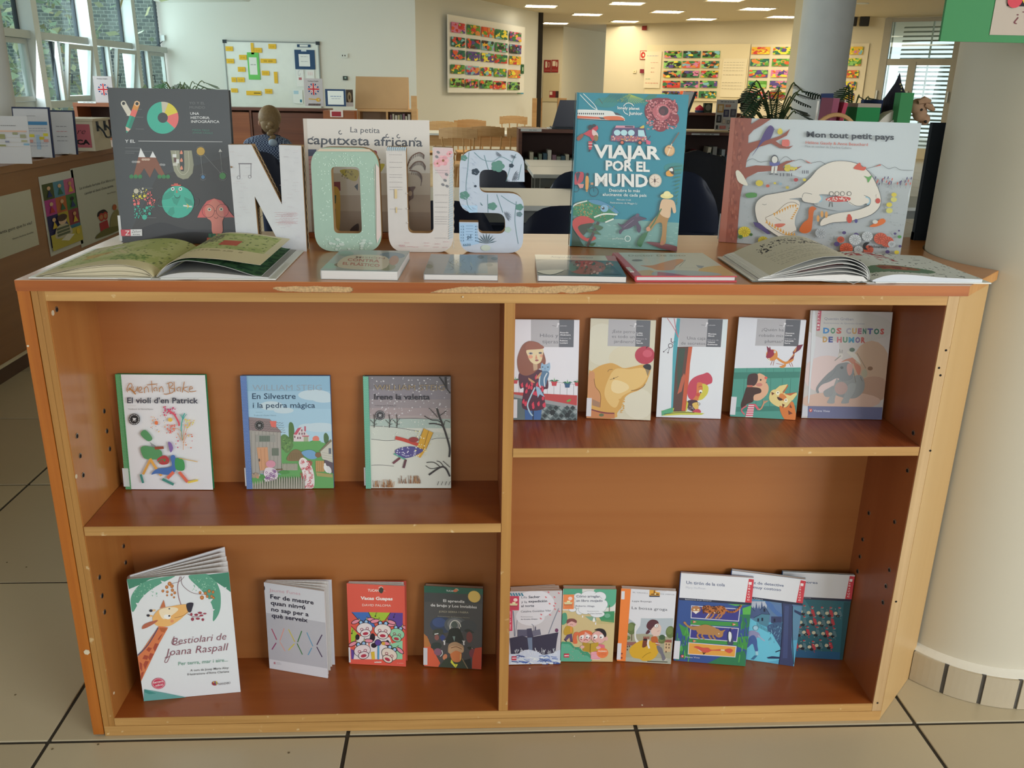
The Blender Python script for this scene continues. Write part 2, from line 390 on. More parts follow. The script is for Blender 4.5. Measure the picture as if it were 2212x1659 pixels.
band = MB(); n = 560; prev = None
for i in range(n+1):
 x = 1.657*i/n; c = chip_at(x); cur = (x, c)
 if prev:
  x0, c0 = prev
  segs = [(ZB, ZT-0.0008)] if not (c and c0) else [((c0[0]+c[0])/2, ZT-0.0008),(ZB, (c0[1]+c[1])/2)]
  for a, b in segs:
   if b > a: band.box(x0, x, -0.0012,0.0005, a, b)
 prev = cur
band.build('front_edge_band', W_CHERRY, bc)
MB().box(-0.0012,0.0005,0, YD, ZB, ZT-0.0008).build('side_edge_band', W_CHERRYV, bc)
MB().add([(1.657,-0.0012, ZB),(1.7955,0.142, ZB),(1.7955,0.142, ZT-0.0008),(1.657,-0.0012, ZT-0.0008),(1.655,0.0008, ZB),(1.793,0.144, ZB),(1.793,0.144, ZT-0.0008),(1.655,0.0008, ZT-0.0008)],
         [(0,1,2,3),(7,6,5,4),(0,4,5,1),(3,2,6,7),(1,5,6,2),(0,3,7,4)]).build('chamfer_edge_band', wood('chamfer_band', 'b3793d', 'd09a5c', 'Z', 0.4,0.7), bc)
sp = MB().box(0, XG-0.001,0.0, YD, 0.004, ZB, b=0.0008).build('side_panel', W_CHERRYV, bc)
sp['label'] = 'reddish cherry outer side panel'
sb = MB().box(XG+0.0006,0.0335,0.001, YD-0.002,0.0, ZB-0.0005).build('filler_board', W_EDGEV, bc)
MB().box(0.034, XI, 0.001, YD-0.002,0.0235, ZB-0.0005).build('inner_side', W_EDGEV, bc)
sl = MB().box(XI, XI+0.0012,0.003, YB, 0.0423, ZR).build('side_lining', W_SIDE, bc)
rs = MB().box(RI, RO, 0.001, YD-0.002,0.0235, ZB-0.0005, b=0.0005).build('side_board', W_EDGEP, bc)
MB().box(RI-0.0012, RI, 0.003, YB, 0.0423, ZR).build('side_lining', W_SIDE_SHADED, bc)
MB().box(XI, RI-0.0005,0.001,0.02, ZR, ZB-0.0005, b=0.0006).build('top_rail', W_EDGE, bc)
MB().box(XI, RI, 0.02, YD, ZR+0.001, ZB-0.001).build('top_board', W_SHELF, bc)
dv = MB().box(D0, D1,0.0012, YB, 0.0423, ZR, b=0.0007).build('divider', W_EDGEV, bc)
MB().box(D0-0.0008, D0,0.003, YB, 0.0423, ZR).build('divider_lining', W_SIDE_SHADED, bc)
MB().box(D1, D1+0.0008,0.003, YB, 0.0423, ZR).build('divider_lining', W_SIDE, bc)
bk = MB().box(XI, RI, YB, YB+0.012,0.0235, ZR).build('back_panel', W_BACK, bc)
def shelf(x0, x1, z0, z1, y0, m, nm='shelf'):
 o = MB().box(x0, x1, y0+0.002, YB, z0, z1, b=0.0004).build(nm, m, bc)
 MB().box(x0, x1, y0, y0+0.0022, z0+0.0002, z1-0.0002, b=0.0005).build('shelf_edge', W_EDGE, o)
shelf(XI+0.0022, D0-0.0008,0.4596,0.4785,0.0005, W_SHELF)
shelf(D1+0.001, RI-0.002,0.6160,0.6344,0.0005, W_SHELFR)
shelf(XI+0.0005, RI-0.0005,0.0238,0.0423,0.001, W_SHELF, 'bottom_shelf')
MB().box(0.0232, RO, 0.0,0.018,0.0,0.0232, b=0.0007).build('plinth', W_EDGE, bc)
MB().box(XI, RI, YD-0.012, YD-0.002,0.0235, ZB-0.001).build('rear_panel', W_BACK, bc)
d = Vector((0.1385,0.1425,0)).normalized(); nn = Vector((d.y, -d.x, 0)); L = 0.2
p = Vector((1.6445,0.0025, (ZB)/2)) + d*L/2 - nn*0.006
MB().obox(p, d, nn, (0,0,1), L/2,0.006, ZB/2-0.001).build('chamfer_panel', W_DIAG, bc)
M_PIN = mat('dull_steel', 'a8a49a', 0.35,0.9); M_HOLE = mat('dark_hole', '120c08', 0.9)
def pins(x, sgn, L):
 for (u, v) in L:
  p = at(u, v, x=x)
  o = MB().tube([(x+sgn*0.0, p.y, p.z),(x+sgn*0.0012, p.y, p.z)], 0.0052,12).build('shelf_pin_socket', M_PIN, bc)
  MB().tube([(x+sgn*0.001, p.y, p.z-0.0006),(x+sgn*0.0016, p.y, p.z-0.0006)], 0.0038,10).build('pin_hole', M_HOLE, o)
pins(XI+0.0012,1, [(224.5,888),(230.5,931),(236.5,969.5),(165.5,941.5),(172.5,984.5),(179,1026),(121.5,668),(266.5,1179.5),(271,1215),(214.3,1247),(220,1287),(225.5,1322)])
pins(RI-0.0012,-1, [(1973.5,935),(1961,1016),(1933,1127),(1877.5,1108),(1864,1165),(1858,1202),(1853,1234),(1922,1231),(1914.5,1266),(1908,1301)])
M_CHIP = mat('chipped_paint_white', 'd9cbb0', 0.9)
for (u, v, x, r) in [(114,676, XI+0.0012,0.005),(164.5,1029, XI+0.0012,0.0042),(246,1497, XI+0.0012,0.003)]:
 p = at(u, v, x=x); MB().tube([(x, p.y, p.z),(x+0.0005, p.y, p.z)], r, 9).build('paint_chip', M_CHIP, bc)
for (u, v, r) in [(188,1408,0.006),(61,747,0.002),(1000,641,0.0015)]:
 p = at(u, v, y=0); MB().tube([(p.x, -0.0003, p.z),(p.x, -0.0018, p.z)], r, 6).build('paint_chip', M_CHIP, bc)
for (u, v) in [(2044,757),(2029,795),(2032,811),(2010,974),(1936,1300),(1896,1519)]:
 p = at(u, v, y=0); MB().tube([(p.x, 0.0015, p.z),(p.x, 0.0004, p.z)], 0.0022,8).build('nail_hole', M_HOLE, bc)
for (u, v) in [(1144,1444),(1387,1523),(1190,1432),(1240,1590)]:
 p = at(u, v, z=0.0424 if v < 1560 else 0.0); MB().lathe([(0.002,0),(0.0012,0.0008)], (p.x, p.y, p.z), 7).build('crumb', M_CHIP, bc if v < 1560 else fl)
# books
def book(label, bl, rotz, W, H, T, lean, art, cover='d8d8d8', spine=None, pages=None, leaves=(), back_ang=0.0, hard=True, sticker=None, group=None, z=0.0, slack=0.0, name='book', board=None):
 """closed or half-open book; local x = width, y = thickness backwards, z = height"""
 rz = math.radians(rotz); ln = math.radians(lean)
 o = thing(name, label, 'book', (bl[0], bl[1], z+(T*math.sin(ln) if ln < 1.4 else T)+0.0003),(-ln, 0, rz), group)
 bt = 0.0024 if hard else 0.0006; ov = 0.0025 if hard else 0.0
 mc = mat('cover_'+cover, cover, 0.4, var=0.03, coat=0.25); ms = mat('cover_'+(spine or cover), spine or cover, 0.4, var=0.03, coat=0.25)
 ca, sa = math.cos(math.radians(back_ang)), math.sin(math.radians(back_ang))
 c = MB(); c.box(0.001, W, 0, bt, 0, H, 0, b=0.0005)
 px = Vector((ca, sa, 0)); py = Vector((-sa, ca, 0))
 q = Vector((0.001, T, 0))+px*(W-0.001)/2-py*bt/2+Vector((0,0, H/2)); c.obox(q, px, py, (0,0,1),(W-0.001)/2, bt/2, H/2,0)
 r = 0.0022 if hard else 0.0004; pr = [(0.001,0)]+[(0.001-r*math.sin(PI*t/6), T*t/6) for t in range(1,6)]+[(0.001, T),(0.001+bt*0.7, T-bt*0.5),(0.001+bt*0.7, bt*0.5)]
 c.prism(pr, 0, H, 'XY', 1); c.build('cover', [mc, ms], o)
 mp = pages or M_PAGES
 t0, t1 = bt+0.0002, T-bt-0.0002
 if back_ang or leaves:
  k = len(leaves); blk = (t1-t0)*0.35
  MB().box(0.002, W-ov-0.001, t0, t0+blk, ov, H-ov).build('page_block', mp, o)
  for i, a in enumerate(leaves):
   ax = Vector((math.cos(math.radians(a)), math.sin(math.radians(a)), 0)); ay = Vector((-ax.y, ax.x, 0)); th = (t1-t0-blk)/max(k, 1)*0.8
   yy = t0+blk+(t1-t0-blk)*(i+0.5)/k
   MB().obox(Vector((0.003, yy, H/2))+ax*(W-0.008)/2, ax, ay, (0,0,1),(W-0.008)/2, th/2, H/2-ov).build('leaves', mp, o)
 else: MB().box(0.002, W-ov-0.0008, t0, t1, ov, H-ov-0.0003).build('page_block', mp, o)
 if sticker:
  x1, z0, z1, colr = sticker
  MB().box(-0.0032 if hard else -0.0008, x1,-0.0012,0.0, z0, z1).build('spine_label', mat('label_'+colr, colr, 0.5), o)
 if art: art.build(o)
 return o
# cover prints
def badge(a, x, y, r, col, fg):
 a.ell(x, y, r, r, col); a.ring(x, y, r*0.82, r*0.05, fg); a.ell(x, y, r*0.58, r*0.58, col); a.poly([(x-r*.3, y-r*.25),(x+r*.35, y-r*.2),(x+r*.2, y+r*.15),(x-r*.2, y+r*.15)], fg)
 for k in range(12): t = k*PI/6; a.ell(x+r*0.82*math.cos(t), y+r*0.82*math.sin(t), r*0.07, r*0.07, fg)
 a.line([(x-r*.35, y+r*.35),(x-r*.1, y+r*.2),(x+r*.1, y+r*.35),(x+r*.35, y+r*.25)], r*0.08, fg)
def flowerpot(a, x, y, s, pot):
 a.poly([(x-s*.55, y),(x+s*.55, y),(x+s*.42, y+s*.8),(x-s*.42, y+s*.8)], pot); a.rect(x-s*.62, y-s*.1, x+s*.62, y+s*.12, pot)
 for k in (-1,-.6,.6,1): a.poly([(x, y),(x+k*s*.5, y-s*.45),(x+k*s, y-s*.25)], '2e6b54')
 a.poly([(x-s*.12, y-s*.1),(x, y-s*.9),(x+s*.15, y-s*.1)], '4c9a5a')
def art_violin(W, H):
 a = Art(W, H, [(95,122),(1262,125),(1350,1600),(235,1590)], 'd2d4d9')
 a.poly([(95,122),(172,122),(305,1592),(235,1590)], '2f8a4e')
 g = random.Random(3)
 for k in range(150):
  t = k/150; x0 = 95+140*t; y = 125+1465*t
  for j in range(4): a.ell(x0+12+j*18+(k % 2)*9, y, 4,3.2, 'b8dcc0', 0,5)
 a.line([(172,125),(305,1592)], 5, '1f6b3a')
 S = lambda p, w_, c='a9713b': a.line(p, w_, c, True)
 S([(270,345),(262,300),(290,240),(320,235),(325,275),(290,320),(270,310)], 9); S([(290,290),(340,335),(375,372)], 17)
 S([(345,270),(340,325),(370,335),(395,290)], 9); S([(395,270),(400,335)], 9); S([(425,335),(450,300),(440,275),(415,295),(420,345),(465,345)], 9)
 S([(490,355),(485,285)], 10); S([(485,300),(515,270),(535,300),(540,345)], 9); S([(578,195),(590,350)], 9); S([(520,250),(655,237)], 9)
 S([(625,330),(605,305),(640,280),(650,330)], 9); S([(640,255),(650,262)], 10); S([(680,340),(680,285)], 9); S([(680,300),(705,270),(725,300),(730,345)], 9)
 S([(800,230),(815,360)], 10); S([(775,235),(830,215),(855,245),(815,285),(870,300),(850,345),(770,370),(735,362)], 9)
 S([(870,205),(880,340)], 9); S([(925,330),(905,300),(945,275),(950,335)], 9); S([(1003,205),(975,345)], 10); S([(1045,270),(990,300),(1060,345)], 9)
 S([(1070,305),(1110,290),(1085,265),(1065,310),(1085,335),(1155,325)], 9)
 a.text("El violí d'en Patrick", 265,484,1180,74, '2c3144', 0.016); a.line([(272,520),(380,520)], 3, 'b9babf')
 a.text('Traducció de Marina Espasa', 278,570,600,17, '74767f')
 badge(a, 356,692,72, '1e2126', 'c7c9cd')
 a.dots(26,735,530,890,640,10, ['c2345c', 'b83a76', 'd2596b'], 5); a.line([(790,575),(850,610),(890,660),(930,740),(930,775)], 22, 'cf4a5e', True)
 a.dots(40,770,760,880,870,8, ['cf5e5a', 'd77b6a'], 6); a.dots(30,560,640,760,860,6, ['d9b24c', 'd98b4c', '6a7a9a', 'd36a4a'], 7)
 a.dots(24,1010,690,1130,800,9, ['d8c34c', 'c9cf5c', 'e0a94c'], 8); a.dots(18,880,870,1120,1060,8, ['d36a4a', 'd9b24c', 'c2345c'], 9)
 a.line([(975,960),(960,800),(985,660),(1010,610)], 14, '3fa39a', True); 
 for dx in (-45,-20,20,50): a.line([(985,690),(985+dx*.6,640),(985+dx, 625)], 7, '3f9f9a', True)
 for p in ([(965,950),(920,880),(915,860)], [(970,960),(950,830),(850,800)], [(985,960),(1040,800),(1095,720)], [(985,960),(1010,740)], [(990,990),(1030,900),(1100,880)], [(985,1080),(985,960)]): a.line(p, 6, 'c98d55', True)
 a.ell(642,735,22,26, 'd9703f'); a.ell(820,695,30,26, 'd9b24c')
 B = lambda p, c: a.poly(p, c, True)
 B([(440,1060),(520,1030),(700,1090),(690,1190),(560,1200),(480,1180)], '4d8b5a'); B([(440,880),(500,825),(590,930),(535,970)], '4d8b5a'); a.line([(620,1060),(735,1050)], 36, '8b3f2b', True)
 a.line([(560,1190),(620,1290),(705,1410)], 34, 'd29a45', True); a.line([(560,1210),(470,1390)], 30, 'cb9648', True); a.line([(440,1390),(470,1500)], 30, '3b8279', True); a.line([(715,1450),(860,1520)], 36, '3b8279', True)
 B([(740,1150),(650,1200),(700,1265),(790,1255),(800,1190)], 'a8343a'); a.dots(12,670,1190,785,1250,9, ['4c7a4a'], 4)
 B([(820,1165),(880,1160),(890,1330),(800,1395),(650,1380),(575,1392),(650,1320),(830,1290)], '3f67a8'); B([(885,1190),(985,1210),(995,1335),(890,1325)], '3b8f52'); B([(790,985),(830,990),(855,1060),(820,1110)], '7a5fa0')
 a.line([(930,1185),(1170,1232)], 9, 'c9a24f'); a.line([(860,1360),(780,1440)], 40, 'd2654f', True); a.line([(930,1360),(1040,1490)], 40, 'd2654f', True); a.line([(1040,1495),(1170,1465)], 26, 'd8bf4a', True)
 for k in range(6): a.line([(560+k*12,980+k*8),(590+k*10,1040)], 4, '3a3d40')
 return a
def art_donkey(W, H):
 a = Art(W, H, [(122,128),(1285,130),(1312,1578),(205,1580)], '8fb3cc')
 for y, c in ((130, '86adc6'),(330, '93b6cd'),(560, '9bbdd2'),(800, 'a4c4d6')): a.rect(110, y, 1320, y+300, c)
 for (x, y, rx, ry) in ((1080,380,210,70),(1200,420,160,60),(520,520,150,60),(680,580,130,40),(1150,800,220,60),(1000,790,130,40)): a.ell(x, y, rx, ry, 'b6c9d4')
 a.text('WILLIAM STEIG', 275,318,1178,76, '8a97a6', -0.004); a.text('En Silvestre', 272,430,838,76, '25405c', 0.012); a.text('i la pedra màgica', 280,545,1088,70, '25405c', 0.012)
 a.line([(320,602),(405,602)], 3, '6f8ca0'); a.text("Traducció d'Isabel Obiols", 292,652,580,18, '5f7c92')
 a.poly([(640,980),(900,970),(1200,1000),(1320,1050),(1320,1580),(200,1580),(250,1400),(640,1400)], '5f9a5c')
 a.poly([(1000,985),(1070,960),(1190,995)], '4f8a50'); a.ell(1092,950,44,42, 'd07a6a'); a.rect(1040,972,1150,1000, '5f9a5c')
 a.poly([(745,760),(790,740),(815,830),(800,980),(750,980)], '4f6f43', True); a.poly([(1195,900),(1225,870),(1260,930),(1240,1010),(1200,990)], '4c6a48', True)
 a.poly([(640,920),(700,890),(770,960),(800,1040),(720,1130),(650,1050)], '5b7f4e', True); a.dots(30,650,930,770,1100,10, ['48683f', '6f9358'], 3)
 a.poly([(805,890),(910,800),(1005,910),(1005,980),(805,980)], 'ccc3c6'); a.poly([(805,890),(860,810),(910,795),(845,895)], 'b5546a'); a.rect(945,785,965,850, 'b5546a')
 for x, y in ((820,920),(860,935),(890,935),(880,880),(912,838),(915,880),(945,880)): a.rect(x-9, y-14, x+9, y+14, '7c5a68')
 a.poly([(910,905),(1010,905),(1000,918),(920,918)], 'b5546a'); a.rect(935,918,995,980, '9aa38a')
 a.poly([(232,835),(640,860),(650,1390),(240,1390)], '9b9893')
 for k in range(9): a.line([(262+k*47,850),(268+k*47,1385)], 3, '5f5d5b')
 a.poly([(230,665),(500,690),(655,862),(232,835)], '86787a')
 for r in range(5):
  for k in range(11): a.arc(255+k*40+r*8,700+r*30+k*3,17,20,160,3, '4f4548')
 a.poly([(500,715),(585,715),(580,800),(520,790)], 'cf6a62'); badge(a, 366,772,60, '2b2b2e', '8f8f92')
 a.rect(318,895,570,985, '8f908c'); a.rect(362,905,500,980, '5c6a60'); a.rect(525,1065,612,1160, '667066')
 for x in range(370,500,22): a.line([(x, 905),(x, 980)], 2, '9a9f98')
 a.poly([(330,1055),(470,1050),(490,1340),(370,1350)], 'c0906f'); a.line([(380,1070),(395,1340)], 3, '8a5f45'); a.line([(430,1065),(440,1345)], 3, '8a5f45'); a.ell(363,1215,10,20, '4c4440')
 a.poly([(1145,1100),(1290,955),(1310,960),(1310,1260),(1170,1200)], 'b9b8ae'); a.poly([(1130,1105),(1285,950),(1300,975),(1150,1110)], '77705f'); a.rect(1255,1065,1288,1140, '5c6470')
 for y in (1120,1150,1180,1210): a.line([(1165, y),(1310, y+22)], 3, '8a8a80')
 a.poly([(1200,1210),(1310,1250),(1310,1390),(1195,1340)], '5a4f5a'); a.rect(1085,1225,1195,1365, 'b08a5c')
 for x in (1110,1135,1162): a.line([(x, 1228),(x, 1365)], 3, '7c5f3c')
 a.ell(1225,1330,30,55, 'd3d5d6', -0.5); a.ell(1255,1340,28,50, 'c9cbcc', -0.4); a.ell(1205,1275,14,20, 'd3d5d6'); a.poly([(1085,1370),(1300,1400),(1300,1440),(1100,1420)], '9c9460')
 a.poly([(720,1220),(760,1120),(830,1080),(900,1110),(935,1200),(900,1225)], '7c6a4d', True)
 for x in range(750,910,22): a.line([(x, 1210),(x+10,1120)], 3, '5a4a34')
 a.poly([(895,1195),(950,1195),(1030,1290),(1065,1420),(1050,1570),(915,1570),(920,1400),(870,1260)], 'd6d0d0', True)
 g = random.Random(5)
 for _ in range(60):
  x, y = g.uniform(900,1040), g.uniform(1230,1560); a.arc(x, y, g.uniform(9,17), g.uniform(0,360), g.uniform(360,520), 7, 'bf4a5a', n=5)
 a.poly([(905,1120),(1000,1085),(1080,1110),(1100,1190),(1000,1200)], '6d9ac0', True); a.ell(1120,1150,40,34, '7c5f45')
 for k in range(11): x = 665+k*18; a.poly([(x-7,1345),(x-7,1270),(x, 1250),(x+7,1270),(x+7,1345)], 'a9a49a')
 a.ell(510,1265,62,48, 'c58a9c'); a.poly([(440,1320),(570,1330),(600,1430),(540,1470),(430,1480)], 'cfc6d0', True)
 for _ in range(26): a.ring(g.uniform(450,580), g.uniform(1340,1470), 12,6, '7a4f86')
 a.ell(350,1430,90,40, '4f8a4c'); a.ell(300,1480,110,50, '5a9455'); a.dots(12,270,1390,360,1430,18, ['b58a70', 'a9a49c', '9c8a78'], 6)
 for k in range(22):
  x = 280+k*31; y = 1500-k*6 if k < 12 else 1430; a.poly([(x-12,1600),(x-12+4, y+20),(x, y-15),(x+12, y+20),(x+14,1600)], '9d9b90'); a.line([(x+13, y+20),(x+15,1590)], 3, '55534c')
 a.ell(680,1370,70,24, '4f8a4c'); a.line([(575,1335),(665,1330)], 12, '6d5238')
 a.poly([(122,128),(202,128),(275,1580),(205,1580)], '3f66a6')
 for k in range(140):
  t = k/140
  for j in range(4): a.ell(130+75*t+j*19+(k % 2)*9,132+1445*t, 4,3, 'b4c6e2', 0,5)
 return a
def art_snow(W, H):
 a = Art(W, H, [(88,133),(1205,137),(1215,1575),(122,1575)], 'c9cbc4')
 for y0, y1, c in ((130,300, '77747c'),(300,430, '85808a'),(430,540, '8f878d'),(540,640, '9c8f93'),(640,690, 'a3989a')): a.rect(80, y0,1230, y1, c)
 a.rect(80,680,1230,800, 'a2b3ae'); a.poly([(80,770),(400,780),(800,830),(1230,870),(1230,1600),(80,1600)], 'bcc2bb'); a.poly([(80,945),(500,960),(960,945),(1230,925),(1230,1600),(80,1600)], 'c7c9c1')
 for p in ([(185,770),(400,782),(560,800),(800,840)], [(190,940),(360,960),(500,955)], [(960,945),(1040,930),(1200,930)], [(520,680),(700,672),(900,680),(1080,690)], [(190,1280),(300,1275),(480,1290)]): a.line(p, 6, '4a4a50', True)
 a.dots(150,180,150,1190,660,7, ['c9c7cc', 'b9b7bd'], 4,1.4); a.dots(60,200,690,1180,900,6, ['dcded8'], 9)
 a.text('WILLIAM STEIG', 235,312,1130,74, '96866f', 0.0); a.text('Irene la valenta', 232,430,940,72, '2d2d38', 0.014); a.text('Traducció de Núria Busquet', 237,515,510,14, '5f5a62'); badge(a, 305,633,62, '3c3c42', 'a9a7ab')
 T = lambda p, w_: a.line(p, w_, '2f2c30', True)
 T([(1190,1170),(1195,1050),(1150,880),(1100,740),(1060,640),(1030,540)], 24); T([(1150,870),(1100,770),(1010,740),(930,740)], 16); T([(1110,740),(1040,700),(960,690),(870,640)], 10); T([(1060,640),(1120,600),(1150,570)], 8); T([(1040,660),(990,600),(930,540)], 8); T([(1120,760),(1140,700),(1200,720)], 7)
 T([(1060,140),(1110,210),(1150,280),(1200,350)], 16); T([(1140,140),(1150,280)], 26); T([(1200,1420),(1150,1320),(1080,1300),(930,1400)], 22); T([(1090,1310),(1000,1240),(900,1240)], 10); T([(1060,1300),(960,1320),(890,1280)], 8); T([(1140,1320),(1080,1240),(1030,1220)], 9); T([(1200,1300),(1110,1220)], 8)
 for x in (230,425,520): T([(x, 790),(x+5,700),(x-5,620)], 9); T([(x, 740),(x-50,690)], 6); T([(x+2,720),(x+40,670)], 6); T([(x-10,760),(x+40,740)], 5)
 a.poly([(860,798),(985,855),(900,1060),(820,1180),(740,1130),(800,980)], 'c99a35'); a.line([(925,830),(850,1090)], 6, '6b5020'); a.line([(865,800),(800,960)], 4, '5a4420'); a.line([(985,855),(890,1070)], 4, '5a4420')
 a.line([(500,920),(620,950),(790,1010)], 46, 'b8423a', True); a.ell(735,945,62,34, '8f3a3c')
 a.poly([(500,1080),(690,1030),(860,1080),(700,1170),(560,1170)], '4f4a86', True); a.line([(480,1125),(630,1200)], 18, '4f9a8a', True)
 a.line([(560,1180),(470,1250)], 28, '6b3a46'); a.line([(635,1200),(605,1310)], 30, '5a3a44')
 a.dots(40,520,1040,780,1160,8, ['cfcfe0', 'a9a6c6'], 2); a.dots(24,760,820,950,1160,8, ['e8dca0', 'e0d5b0'], 5)
 g = random.Random(8)
 for _ in range(90):
  x = g.choice([g.uniform(220,480), g.uniform(540,830)]); y = 1560 if x < 480 else 1510; a.line([(x, y),(x+g.uniform(-25,25), y-g.uniform(30,110))], 5, g.choice(['8a5a35', 'a97b4f', '6b4630']))
 for x in (1040,1090,1140,1185): T([(x, 1530),(x+20,1480)], 6)
 a.poly([(88,133),(158,133),(190,1577),(122,1577)], '57a189')
 for k in range(130):
  t = k/130
  for j in range(3): a.ell(97+32*t+j*20+(k % 2)*10,138+1435*t, 4,3, 'b4d9cc', 0,5)
 return a
def art_giraffe(W, H):
 a = Art(W, H, [(90,375),(1162,312),(1283,1540),(290,1630)], 'd0d4d9')
 G1, G2 = '55937d', '3f7d68'
 a.poly([(90,375),(460,350),(330,380),(240,430),(115,480)], G2, False); a.poly([(160,720),(135,590),(170,500),(250,420),(400,370),(600,345),(460,420),(330,500),(240,590)], G1, True)
 a.poly([(740,345),(960,335),(1060,470),(1080,620),(1060,740),(1000,820),(1000,700),(960,600),(880,500)], G1, True); a.poly([(940,335),(1165,312),(1185,520),(1130,480),(1040,420)], G2, False)
 a.dots(60,780,370,1040,520,6, ['8fbfa9', '6fa68f'], 3); a.dots(40,170,420,420,560,6, ['7fb39c'], 4)
 for p in ([(448,388),(470,425),(500,405)], [(270,535),(280,570),(305,545)], [(190,620),(205,650),(225,625)], [(950,590),(975,620),(1000,585)], [(985,690),(1000,715),(1020,695)], [(1115,470),(1130,490),(1140,465)]): a.poly(p, 'd0d4d9')
 a.line([(655,350),(630,450),(640,560),(672,660)], 7, '8a5560', True); a.line([(665,350),(680,440),(780,520),(900,540)], 5, '6f5058', True); a.line([(700,350),(650,400),(560,425)], 4, '6f5058', True)
 for x, y, r in ((545,425,20),(515,460,17),(570,450,18),(475,500,14),(575,492,16),(522,510,13),(600,520,14),(568,540,12),(520,545,10),(593,567,10),(865,520,14),(885,572,20),(920,528,16),(960,505,16),(1000,515,14),(940,560,14),(985,560,14),(1005,575,12)): a.ell(x, y, r, r*1.1, 'a9663a'); a.ell(x-2, y-2, r*.5, r*.5, 'c08850')
 for x, y, rx, ry in ((775,745,12,16),(826,750,20,12),(865,730,22,11),(915,738,18,8),(788,795,16,18),(843,790,22,11),(880,757,20,10),(895,800,14,14)): a.ell(x, y, rx, ry, '8f3a4c')
 a.line([(735,738),(800,770),(870,768)], 5, '6f3a46', True)
 a.poly([(440,860),(535,880),(440,1050),(260,1430),(220,1180)], 'c6724a'); a.poly([(525,885),(440,880),(460,920),(495,930)], 'a85a38')
 for p in ([(455,960),(480,940),(440,1010),(425,1000)], [(400,1040),(440,1045),(400,1130),(380,1090)], [(330,1080),(370,1090),(340,1130),(310,1110)], [(350,1140),(390,1150),(350,1220),(330,1190)], [(290,1160),(335,1170),(320,1210),(270,1200)], [(300,1220),(340,1225),(300,1310),(280,1260)], [(240,1230),(270,1250),(270,1330),(245,1300)], [(262,1340),(290,1330),(265,1410),(252,1380)]): a.poly(p, '9c4636')
 a.line([(430,880),(330,1050),(222,1165)], 12, '4f4560', True)
 a.poly([(375,765),(440,690),(560,660),(720,640),(770,690),(700,760),(640,810),(540,865),(420,860),(375,810)], 'd9a868', True); a.poly([(440,700),(560,668),(640,690),(560,760),(480,790)], 'e2d0b4', True)
 a.poly([(720,650),(745,625),(795,628),(785,680),(770,720),(740,715)], '2e2d3c', True); a.poly([(445,680),(485,590),(505,665)], 'b56a48'); a.poly([(260,890),(290,840),(420,800),(400,830),(310,880)], 'a8604c', True)
 a.line([(340,705),(400,700)], 22, 'd9b07c'); a.ell(352,703,18,14, '2e2d3c'); a.line([(315,752),(370,760)], 20, 'd9b07c'); a.ell(325,753,17,13, '2e2d3c')
 a.ell(525,768,38,24, 'e6e4df', 0.2); a.ell(545,758,11,9, '2e2d3c'); a.ell(545,684,10,6, '2e2d3c'); a.line([(600,778),(680,760),(745,715)], 4, '7c4a2c', True); a.ell(575,812,18,16, 'd08a64')
 P = lambda p, w_=8: a.line(p, w_, '85505f', True)
 a.text('Bestiolari de', 580,1058,1133,74, '7f4a5a', -0.008,1005,0.22); a.text('Joana Raspall', 508,1172,1143,78, '7f4a5a', -0.008,1115,0.22)
 P([(600,970),(575,1040),(620,1062),(690,1040)], 6); P([(570,1140),(530,1230),(505,1235),(515,1200),(560,1170)], 6)
 a.text('Per terra, mar i aire...', 645,1268,1155,36, '6f9c8e', 0.004,1228); a.text('A cura de Josep Maria Aloy', 770,1330,1162,22, '55555c', 0.002,1303); a.text("Il·lustracions d'Anna Clariana", 740,1370,1167,22, '55555c', 0.002,1340)
 a.ell(441,1451,70,56, 'b8405a'); a.arc(441,1451,60,0,360,4, 'e0c0c8', 47,24); a.text('tercera', 388,1452,487,22, 'ecdfe2', 0.01,1436); a.text('edició', 410,1483,488,22, 'ecdfe2', 0.01,1470)
 a.ell(1020,1450,30,22, '8f3a44'); a.dots(8,1000,1435,1040,1465,6, ['d8c34c', '3f67a8', '4c8a4c'], 2); a.text('NANDIBÚ', 1058,1468,1180,22, '6a6a70', 0.0,1455)
 a.poly([(295,1510),(470,1540),(730,1590),(290,1632)], '5f9a98'); a.poly([(295,1510),(420,1550),(350,1560),(295,1540)], '3f8480')
 return a
def art_grey_sticks(W, H):
 a = Art(W, H, [(95,215),(938,318),(955,1570),(145,1430)], 'c7c8d0')
 a.poly([(112,645),(942,770),(952,1435),(143,1300)], 'b0b0b9'); a.poly([(143,1300),(952,1430),(955,1570),(145,1430)], 'ccccd4')
 a.text('Jaume Funes', 168,342,598,46, 'b86a80', -0.012,382); 
 for t, x0, y0, x1, y1 in (('Fer de mestre', 178,440,785,512),('quan ningú', 182,528,662,585),('no sap per a', 187,620,708,685),('què serveix', 190,708,695,770)): a.text(t, x0, y0, x1,60, '25253a', 0.03, y1)
 for x0, y0, x1, y1, c in ((187,872,250,1020, 'a33a5f'),(360,865,300,1030, 'd0958f'),(420,875,500,1045, 'c9b845'),(605,895,545,1050, '3c7a4a'),(675,915,753,1105, '5f95b8'),(890,945,815,1085, '3f2a4f'),(245,1070,188,1160, '8f3a6a'),(295,1050,362,1180, 'cf9f9a'),(498,1080,417,1168, 'cfc04f'),(535,1075,602,1225, '3c7a4a'),(740,1135,687,1232, '5f95b8'),(810,1120,878,1258, '3f2a4f')): a.line([(x0, y0),(x1, y1)], 13, c); a.ell(x1, y1,8,8, c)
 a.text('E', 207,1368,232,28, 'a8405c', 0.03,1370); a.scribble(245,1352,290,5, '8a8a92', 4); a.scribble(245,1370,312,5, '8a8a92', 4)
 a.ell(93,298,17,36, '1f1f2c')
 return a
